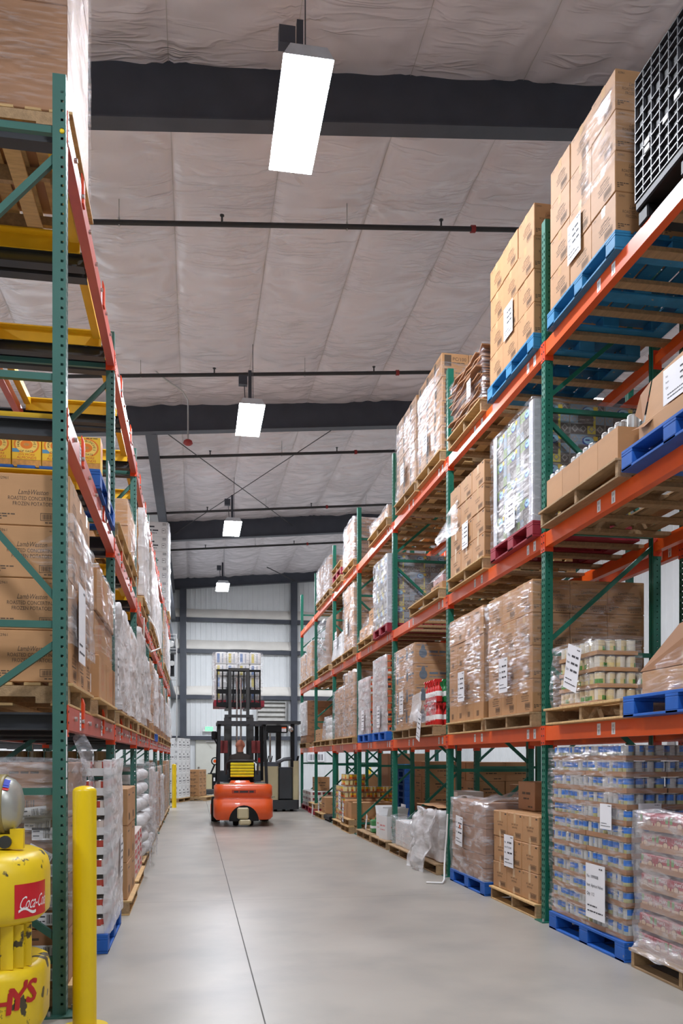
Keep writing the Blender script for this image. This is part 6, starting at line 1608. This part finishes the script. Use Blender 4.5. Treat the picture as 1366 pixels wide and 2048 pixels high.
f = MB(); f.cbox(-W + 0.06, W - 0.06, 0.755, 1.30, 0.20, 0.88, 0.03); f.cbox(-W + 0.08, W - 0.08, 1.305, 1.80, 0.22, 0.50, 0.02); f.cbox(-W + 0.12, W - 0.12, 1.72, 1.82, 0.505, 1.12, 0.02); obj('chassis', f, [M_CHAR], t)
f = MB(); loft(f, [rr_loop(-0.28, 0.18, 0.35, 0.7, 0.1, 0.861), rr_loop(-0.24, 0.14, 0.4, 0.7, 0.1, 0.93)]); loft(f, [rr_loop(-0.2, 0.26, 0.25, 0.6, 0.1, 0.8605), rr_loop(-0.16, 0.22, 0.3, 0.6, 0.1, 0.89)]); obj('hood_cover', f, [M_TOR], t)
for s in (-1, 1):
    f = MB(); f.cyl((s * 0.32, 0.28, 0.8605), (s * 0.32, 0.28, 0.872), 0.16, n=20); obj('battery_lid', f, [M_CREAM], t)
# seat with slatted yellow back
f = MB(); f.cbox(-0.27, 0.27, 0.80, 1.30, 0.885, 0.97, 0.03); obj('seat_cushion', f, [M_BLACK], t)
f = MB(); loft(f, [rr_loop(-0.26, 0.26, 0.72, 0.82, 0.04, 0.975), rr_loop(-0.28, 0.28, 0.70, 0.80, 0.04, 1.15), rr_loop(-0.27, 0.27, 0.68, 0.78, 0.04, 1.28), rr_loop(-0.2, 0.2, 0.68, 0.76, 0.03, 1.32)]); sb_ = obj('seat_back', f, [M_BLACK], t)
f = MB()
for k in range(5):
    f.cbox(-0.245, 0.245, 0.655, 0.675, 1.0 + k * 0.062, 1.05 + k * 0.062, 0.006)
obj('yellow_slats', f, [mat('hi_vis_yellow', (226, 214, 20), 0.5)], sb_)
f = MB(); f.tube([(-0.33, 0.74, 1.05), (-0.33, 0.70, 1.28), (-0.25, 0.68, 1.34), (0.25, 0.68, 1.34), (0.33, 0.70, 1.28), (0.33, 0.74, 1.05)], 0.022); obj('hip_guard', f, [M_DARK], t)
# overhead guard
f = MB()
for s in (-1, 1):
    f.bar((s * 0.50, 0.50, 0.86), (s * 0.47, 0.72, 2.10), 0.05, 0.06); f.bar((s * 0.50, 1.76, 0.9), (s * 0.47, 1.55, 2.10), 0.05, 0.06)
obj('guard_leg', f, [M_BLACK], t)
f = MB(); f.box(-0.52, 0.52, 0.62, 0.70, 2.10, 2.17); f.box(-0.52, 0.52, 1.62, 1.70, 2.10, 2.17)
for k in range(7):
    x = -0.5 + k / 6.0; f.box(x - 0.02, x + 0.02, 0.70, 1.62, 2.11, 2.16)
obj('overhead_guard', f, [M_DARK], t)
for s in (-1, 1):
    f = MB(); f.cbox(s * 0.56 - 0.06, s * 0.56 + 0.06, 1.5, 1.58, 1.80, 1.98, 0.02); f.bar((s * 0.5, 1.6, 1.7), (s * 0.56, 1.54, 1.82), 0.02, 0.02); obj('side_mirror', f, [M_BLACK], t)
    f = MB(); f.cbox(s * 0.36 - 0.10, s * 0.36 + 0.10, 1.66, 1.70, 1.5, 1.78, 0.01); obj('rear_light', f, [mat('dark_red_panel', (120, 44, 44), 0.5)], t)
f = MB(); f.tube([(0.0, 1.68, 1.0), (0.0, 1.5, 1.15)], 0.02)
R_ = 0.16; f.tube([(R_ * math.cos(a * PI / 10), 1.48 + R_ * 0.45 * math.sin(a * PI / 10), 1.17 + R_ * 0.85 * math.sin(a * PI / 10)) for a in range(21)], 0.014); obj('steering_wheel', f, [M_BLACK], t)
# mast in three stages
for s in (-1, 1):
    f = MB(); x = s * 0.28; f.box(x - 0.05, x + 0.05, 1.95, 2.10, 0.10, 2.30); obj('outer_mast', f, [M_MAST], t)
    f = MB(); x = s * 0.20; f.box(x - 0.035, x + 0.035, 1.98, 2.09, 1.2, 3.35); obj('inner_mast', f, [M_MAST], t)
    f = MB(); x = s * 0.045; f.cyl((x, 2.02, 0.4), (x, 2.02, 3.2), 0.022, n=10); obj('lift_cylinder', f, [M_CHROME], t)
    f = MB(); x = s * 0.22; f.box(x - 0.06, x + 0.06, 2.18, 3.30, 2.52, 2.56); f.box(x - 0.06, x + 0.06, 2.14, 2.18, 2.52, 3.0); obj('fork', f, [M_DARK], t)
f = MB(); f.box(-0.32, 0.32, 1.96, 2.09, 2.305, 2.37); f.box(-0.235, 0.235, 1.99, 2.08, 3.36, 3.42); f.box(-0.32, 0.32, 1.96, 2.09, 0.3, 0.4); obj('mast_tie', f, [M_MAST], t)
f = MB(); f.box(-0.5, 0.5, 2.10, 2.135, 2.55, 2.65); f.box(-0.5, 0.5, 2.10, 2.135, 2.85, 2.95)
for k in range(9):
    x = -0.48 + k * 0.12; f.box(x - 0.014, x + 0.014, 2.10, 2.135, 2.65, 2.85); f.box(x - 0.014, x + 0.014, 2.10, 2.135, 2.95, 3.35)
f.box(-0.5, 0.5, 2.10, 2.135, 3.35, 3.40); obj('load_backrest', f, [M_BLACK], t)
# raised load
lp = pallet('red', 0.98 - 0.55, 19.46, 20.6, 2.57, 'dark red pallet lifted high on the forks of orange forklift', dx=1.14)
for k in range(4):
    for i in range(4):
        f = MB(); f.cbox(-0.128, 0.128, -0.25, 0.25, 0, 0.27, 0.03, 0, 2)
        o = Vector((0, -0.2508, 0))
        f.rect(o, X3, Z3, -0.09, -0.03, 0.03, 0.24, 1 + (i + k) % 2); f.rect(o, X3, Z3, 0.02, 0.05, 0.03, 0.24, 3)
        for j in range(2):
            ob = obj('wrapped_bag', f, [M_WHITE, mat('bag_yellow', (222, 206, 90), 0.5), mat('bag_blue', (110, 140, 190), 0.5), mat('bag_grey', (170, 176, 186), 0.5)], None, (0.98 - 0.39 + i * 0.26, 19.76 + 0.52 * j, 2.711 + k * 0.275))
            tag(ob, 'white striped bag on the raised pallet, %s layer, %s from left, %s row' % (nth(k, 4), ORD[i], ('near', 'far')[j]), 'bag', 'striped bags on the raised pallet')
mobj_ = mobj('stretch_film', wrap_mesh(1.09, 1.06, 1.08, 1, M_FILMW, seed=91, amp=0.02), None, (0.98, 20.02, 2.715), (0, 0, PI / 2 * 0)); tag(mobj_, 'cloudy film around the bags on the raised pallet', 'plastic film', 'stretch film around loads')
# ---- driver
def skin_mesh(verts, edges, radii, sub=2):
    me = bpy.data.meshes.new('person'); me.from_pydata(verts, edges, []); me.update()
    ob = bpy.data.objects.new('person', me); C.objects.link(ob)
    sk = ob.modifiers.new('skin', 'SKIN'); sk.use_smooth_shade = True; sk.branch_smoothing = 0.4
    sd = ob.modifiers.new('sub', 'SUBSURF'); sd.levels = sub; sd.render_levels = sub
    for i, sv in enumerate(me.skin_vertices[0].data):
        r = radii[i]; sv.radius = (r, r) if not isinstance(r, tuple) else r
        sv.use_root = (i == 0)
    dg = bpy.context.evaluated_depsgraph_get(); ev = ob.evaluated_get(dg)
    res = bpy.data.meshes.new_from_object(ev)
    bpy.data.objects.remove(ob)
    return res
V = []; E_ = []; Rr = []
def jv(p, r, parent=None):
    V.append(p); Rr.append(r)
    if parent is not None:
        E_.append((parent, len(V) - 1))
    return len(V) - 1
pel = jv((0, 1.04, 1.02), (0.165, 0.12)); wa = jv((0, 0.99, 1.18), (0.15, 0.11), pel); ch = jv((0, 0.98, 1.36), (0.17, 0.115), wa); nk0 = jv((0, 1.0, 1.475), (0.075, 0.07), ch)
nk = jv((0, 1.02, 1.53), (0.058, 0.058), nk0); jaw = jv((0, 1.05, 1.605), (0.082, 0.092), nk); hd = jv((0, 1.045, 1.68), (0.096, 0.112), jaw); tp = jv((0, 1.035, 1.745), (0.082, 0.096), hd); jv((0, 1.035, 1.785), (0.045, 0.055), tp)
nose = jv((0, 1.172, 1.655), 0.014, hd)
for s in (-1, 1):
    jv((s * 0.104, 1.03, 1.655), 0.020, hd)
    sh = jv((s * 0.175, 0.985, 1.415), 0.075, ch); el = jv((s * 0.255, 1.14, 1.20), 0.046, sh); wr = jv((s * 0.185, 1.37, 1.21), 0.030, el); pa = jv((s * 0.165, 1.43, 1.225), (0.032, 0.02), wr)
    for k in range(4):
        b0 = Vector((s * (0.180 - 0.019 * k), 1.465, 1.25 - 0.004 * k)); L = (0.034, 0.038, 0.036, 0.028)[k]
        a = jv(tuple(b0), 0.0095, pa); b = jv(tuple(b0 + Vector((0, L * 0.7, 0.012))), 0.009, a); c_ = jv(tuple(b0 + Vector((0, L * 0.9, -0.018))), 0.008, b); jv(tuple(b0 + Vector((0, L * 0.5, -0.036))), 0.007, c_)
    th = jv((s * 0.128, 1.425, 1.22), 0.011, pa); jv((s * 0.112, 1.455, 1.215), 0.009, th)
    hp_ = jv((s * 0.10, 1.10, 1.02), 0.095, pel); kn = jv((s * 0.15, 1.50, 1.03), 0.065, hp_); an = jv((s * 0.15, 1.60, 0.62), 0.042, kn); ft = jv((s * 0.15, 1.68, 0.56), 0.04, an); jv((s * 0.15, 1.70, 0.55), 0.03, ft)
M_SKIN = mat('skin', (206, 138, 112), 0.5, 0.05, spec=0.4)
DR = Vector((0.98 - 0.02, 17.25, -0.0))
me = skin_mesh(V, E_, Rr); me.materials.clear(); me.materials.append(M_SKIN); me.name = 'person'
dr = mobj('person', me, None, DR)
tag(dr, 'driver seated on the orange forklift, seen from behind, dark shirt, close cropped head', 'person')
def shell(me, pred, off, name, m, parent):
    vs = [v.co + v.normal * off for v in me.vertices]; mb = MB(); fs = []
    for p in me.polygons:
        if pred(p.center):
            fs.append(tuple(p.vertices))
    used = sorted({i for f_ in fs for i in f_}); ix = {j: i for i, j in enumerate(used)}
    mb.add([vs[j] for j in used], [tuple(ix[j] for j in f_) for f_ in fs], 0, True)
    return obj(name, mb, [m], parent)
shell(me, lambda c: c.z < 1.525 and c.z > 1.06 and c.y < 1.33, 0.010, 'shirt', mat('dark_shirt', (58, 50, 46), 0.8, 0.15), dr)
shell(me, lambda c: c.z <= 1.09 and not (c.y > 1.3 and c.z > 1.13) and c.z > 0.60, 0.008, 'trousers', mat('dark_trousers', (44, 46, 56), 0.8, 0.15), dr)
shell(me, lambda c: c.z <= 0.62, 0.012, 'shoes', M_RUBBER, dr)
shell(me, lambda c: c.z > 1.70 or (c.z > 1.64 and c.y < 1.02 and abs(c.x) < 0.095), 0.004, 'hair', mat('cropped_hair', (176, 112, 90), 0.7, 0.1), dr)
f = MB()
for s in (-1, 1):
    f.lathe([(0.002, 0.0), (0.008, 0.004), (0.009, 0.008)], 8, (s * 0.032, 1.136, 1.672), 'y')
f.box(-0.025, 0.025, 1.130, 1.136, 1.608, 1.614); obj('eyes_and_mouth', f, [M_DARK], dr)
# ---- reach truck parked beside the right rack
t = thing('reach_truck', 'cream and charcoal reach truck parked beside the right rack', 'forklift', (2.17, 22.05, 0))
f = MB(); loft(f, [rr_loop(-0.54, 0.52, 0.0, 1.3, 0.08, 0.06), rr_loop(-0.54, 0.52, 0.0, 1.3, 0.08, 0.30)]); obj('skirt', f, [M_CHAR], t)
f = MB()
for i, (x0, x1) in enumerate(((-0.52, -0.02), (0.36, 0.52))):
    loft(f, [rr_loop(x0, x1, 0.03, 1.2, 0.05, 0.305), rr_loop(x0, x1, 0.03, 1.2, 0.05, (1.18, 1.32)[i])])
f.text('crown', 0.085, (-0.33, 0.0292, 0.36), X3, Z3, 1, 'l', 0, 0.26); obj('side_panel', f, [M_CREAM, M_CHAR], t)
f = MB(); f.cbox(-0.015, 0.355, 0.06, 1.1, 0.305, 1.15, 0.03); obj('entry_panel', f, [M_CHAR], t)
f = MB(); loft(f, [rr_loop(-0.5, -0.0, 0.05, 1.1, 0.1, 1.183), rr_loop(-0.46, 0.0, 0.12, 1.0, 0.1, 1.24), rr_loop(-0.36, 0.0, 0.25, 0.9, 0.1, 1.29)]); f.tube([(-0.05, 0.1, 1.28), (0.12, 0.08, 1.36), (0.33, 0.1, 1.38)], 0.05); obj('console', f, [mat('console_grey', (92, 96, 104), 0.3)], t)
f = MB()
for x, y in ((-0.3, 0.4), (-0.2, 0.45), (0.5, 0.4), (0.46, 0.3)):
    f.tube([(x, y, 1.2), (x + 0.05, y - 0.05, 1.45)], 0.014)
obj('levers', f, [M_BLACK], t)
f = MB(); f.box(-0.56, 0.56, 0.0, 1.2, 2.28, 2.36); obj('overhead_guard', f, [M_DARK], t)
f = MB(); f.box(0.30, 0.40, 0.05, 0.15, 1.16, 2.28); f.box(-0.56, -0.46, 1.1, 1.2, 1.3, 2.28); obj('guard_post', f, [M_BLACK], t)
f = MB(); f.cbox(-0.34, 0.22, 0.02, 0.16, 2.05, 2.24, 0.02); f.rect((0, 0.0192, 0), X3, Z3, 0.06, 0.18, 2.08, 2.2, 1); f.rect((0, 0.0188, 0), X3, Z3, 0.06, 0.18, 2.165, 2.2, 2); obj('header_box', f, [M_BLACK, M_PAPER, M_ORANGE], t)
f = MB(); f.lathe([(0.02, 0), (0.07, -0.03), (0.075, -0.06), (0.03, -0.07)], 14, (0.29, 0.02, 2.14), 'y'); obj('lamp', f, [M_CHROME], t)
for s, x in ((-1, -0.36), (1, 0.10)):
    f = MB(); f.box(x - 0.07, x + 0.07, 1.25, 1.42, 0.31, 2.27); obj('mast_rail', f, [M_MAST], t)
f = MB(); f.cyl((-0.13, 1.3, 0.4), (-0.13, 1.3, 2.2), 0.03, n=10); obj('lift_cylinder', f, [M_CHROME], t)
f = MB(); f.cbox(-0.54, -0.40, 0.35, 0.6, 1.25, 1.65, 0.02); f.rect((0, 0.349, 0), X3, Z3, -0.53, -0.43, 1.28, 1.4, 1); obj('control_box', f, [M_CHAR, M_RED], t)
for x in (-0.3, -0.12, 0.1, 0.3):
    f = MB(); f.cyl((x, 0.2, 0.06), (x + 0.07, 0.2, 0.06), 0.06, n=16); obj('wheel', f, [M_RUBBER], t)
# ---- pallet jack near the far wall
t = thing('pallet_jack', 'small cream and black powered pallet jack near the far door', 'pallet jack', (0.56, 31.6, 0), 0.35)
f = MB(); f.cbox(-0.32, 0.30, -0.2, 0.4, 0.08, 0.26, 0.03); obj('base', f, [M_CHAR], t)
f = MB(); f.prism([(-0.30, 0.262), (0.0, 0.262), (0.0, 0.80), (-0.17, 0.80)], 'y', -0.18, 0.25); obj('cover', f, [M_CREAM], t)
f = MB(); f.cbox(0.002, 0.29, -0.18, 0.3, 0.262, 0.84, 0.03); f.rect((0, -0.181, 0), X3, Z3, 0.06, 0.12, 0.55, 0.68, 1); obj('battery_box', f, [M_BLACK, M_PAPER], t)
f = MB(); f.bar((-0.02, -0.1, 0.82), (0.10, -0.2, 1.16), 0.05, 0.05); f.tube([(0.10 + 0.13 * math.cos(a * PI / 8), -0.22, 1.28 + 0.13 * math.sin(a * PI / 8)) for a in range(17)], 0.022); f.cyl((0.1, -0.24, 1.28), (0.1, -0.2, 1.28), 0.06, n=12, m=1); obj('tiller', f, [M_BLACK, M_ORANGE], t)
for s in (-1, 1):
    f = MB(); f.box(s * 0.17 - 0.08, s * 0.17 + 0.08, 0.41, 1.4, 0.04, 0.10); obj('fork', f, [M_CHAR], t)
    f = MB(); f.cyl((s * 0.2 - 0.04, 0, 0.075), (s * 0.2 + 0.04, 0, 0.075), 0.075, n=14); obj('wheel', f, [M_RUBBER], t)
# ---- yellow gas forklift in the left foreground
t = thing('forklift', 'battered yellow forklift with red sticker and gas tank, left foreground', 'forklift', (0, 0, 0))
CXR, CY0, CR = -0.705, 4.0, 0.24
def cl(z, ins=0.0, x0=-2.3, y1=4.62):
    return rr_loop(x0, CXR - ins, CY0 + ins, y1, CR - ins * 0.5, z, 10)
f = MB(); loft(f, [cl(0.63, 0.03), cl(0.655, 0.004), cl(0.69), cl(0.86), cl(0.91, 0.012), cl(0.94, 0.04), cl(0.955, 0.09), cl(0.965, 0.20)]); obj('counterweight_hood', f, [M_YEL_W], t)
f = MB(); loft(f, [cl(0.10, 0.06), cl(0.12, 0.02), cl(0.16, 0.005), cl(0.38), cl(0.42, 0.01), cl(0.43, 0.04)]); obj('counterweight_base', f, [M_YEL_W], t)
def corner(u, z, out=0.001):
    a = -PI / 2 + max(0.0, u) / CR
    x = (CXR - CR) + (CR + out) * math.cos(a) + min(u, 0.0); y = CY0 + CR + (CR + out) * math.sin(a)
    return (x, y, z)
f = MB()
for u in (-0.10, -0.02, 0.055, 0.135, 0.20, 0.26):
    p = Vector(corner(u, 0.4305, -0.05)); q = Vector(corner(u, 0.629, -0.05)); f.bar(p, q, 0.016, 0.055)
f.box(-2.2, -1.0, 4.20, 4.5, 0.4305, 0.629, 1); obj('grille_bars', f, [M_YEL_W, M_BLACK], t)
def bend(flat, out=0.0014):
    g = MB(); g.f = flat.f; g.m = flat.m; g.sm = flat.sm; g.v = [corner(v[0], v[2], out + v[1]) for v in flat.v]; return g
q = MB()
for i in range(12):
    a, b = 0.15 + 0.225 * i / 12, 0.15 + 0.225 * (i + 1) / 12
    q.face([(a, 0, 0.665), (b, 0, 0.665), (b, 0, 0.82), (a, 0, 0.82)], 0)
s2 = MB(); s2.text('Coca-Cola', 0.085, (0.165, 0, 0.705), X3, Z3, 1, 'l', 0.35, 0.195)
s2.v = [(x, 0.0012, z) for x, y, z in s2.v]
s2.tri = None
# a swash under the script lettering
for i in range(8):
    a, b = 0.168 + 0.1 * i / 8, 0.168 + 0.1 * (i + 1) / 8
    s2.face([(a, 0.0012, 0.69 + 0.012 * math.sin(i * 0.7)), (b, 0.0012, 0.69 + 0.012 * math.sin((i + 1) * 0.7)), (b, 0.0012, 0.702 + 0.010 * math.sin((i + 1) * 0.7)), (a, 0.0012, 0.702 + 0.010 * math.sin(i * 0.7))], 1)
q.add(s2.v, s2.f, 1); obj('red_sticker', bend(q), [mat('sticker_red', (206, 24, 38), 0.35), M_WHITE], t)
q = MB()
for ch_, u, z in (('H', 0.03, 0.235), ('Y', 0.112, 0.25), ("'", 0.178, 0.27), ('S', 0.20, 0.272)):
    for k_, (du, dz) in enumerate(((0, 0), (0.007, 0.0), (0.004, 0.006), (0.010, 0.005))):
        q.text(ch_, 0.145, (u + du, 0.0003 * k_, z + dz), X3, Z3 * 1.0, 0, 'l', 0.1)
obj('stencil_letters', bend(q), [mat('stencil_red', (186, 34, 30), 0.5, 0.1, col2=(80, 60, 40), thr=0.62)], t)
f = MB(); f.lathe([(0.02, -0.815 - 0.0)] * 1 + [(0.055, -0.818), (0.095, -0.83), (0.122, -0.855), (0.137, -0.89), (0.14, -0.92), (0.14, -1.45), (0.12, -1.52), (0.05, -1.56)], 32, (0, 4.30, 1.172), 'x'); tk = obj('gas_tank', f, [mat('tank_grey', (176, 176, 168), 0.35, 0.06, metal=0.5)], t)
f = MB()
for x in (-0.905, -1.0):
    f.lathe([(0.1405, x + 0.018), (0.146, x + 0.016), (0.146, x - 0.016), (0.1405, x - 0.018)], 32, (0, 4.30, 1.172), 'x')
obj('tank_strap', f, [mat('strap_olive', (138, 124, 78), 0.45, 0.1)], tk)
f = MB(); f.box(-0.93, -0.86, 4.22, 4.38, 0.966, 1.035); f.cyl((-0.88, 4.2, 1.0), (-0.88, 4.219, 1.0), 0.03, n=14, m=1); f.box(-0.86, -0.80, 4.22, 4.26, 0.966, 1.06); obj('tank_bracket', f, [M_YEL_W, M_DARK], t)
f = MB(); f.box(-1.3, -1.2, 4.22, 4.38, 0.966, 1.035); obj('tank_bracket', f, [M_YEL_W], t)
q = MB()
for i, a in enumerate((0.55, 0.75, 0.95)):
    pass
f = MB(); o = Vector((-0.855, 4.30, 1.172))
for k in range(5):
    a = PI * (0.66 + 0.035 * k); r0, r1 = 0.128, 0.142
    # blue lettering dashes and red flash on the shoulder of the tank
    cy, cz = math.cos(a) * 0.13, math.sin(a) * 0.13
    f.face([(-0.862, 4.30 + cy - 0.006, 1.172 + cz - 0.004), (-0.862 + 0.004, 4.30 + cy + 0.006, 1.172 + cz + 0.004), (-0.905, 4.30 + cy * 1.09 + 0.006, 1.172 + cz * 1.09 + 0.006), (-0.905, 4.30 + cy * 1.09 - 0.006, 1.172 + cz * 1.09 - 0.004)], 0 if k < 4 else 1)
obj('tank_marking', f, [mat('mark_blue', (40, 60, 170), 0.5), M_RED], tk)
for x, y in ((-1.2, 4.2), (-2.0, 4.2), (-1.2, 4.5)):
    f = MB(); f.cyl((x, y - 0.07, 0.13), (x, y + 0.07, 0.13), 0.13, n=22); obj('wheel', f, [M_RUBBER], t)
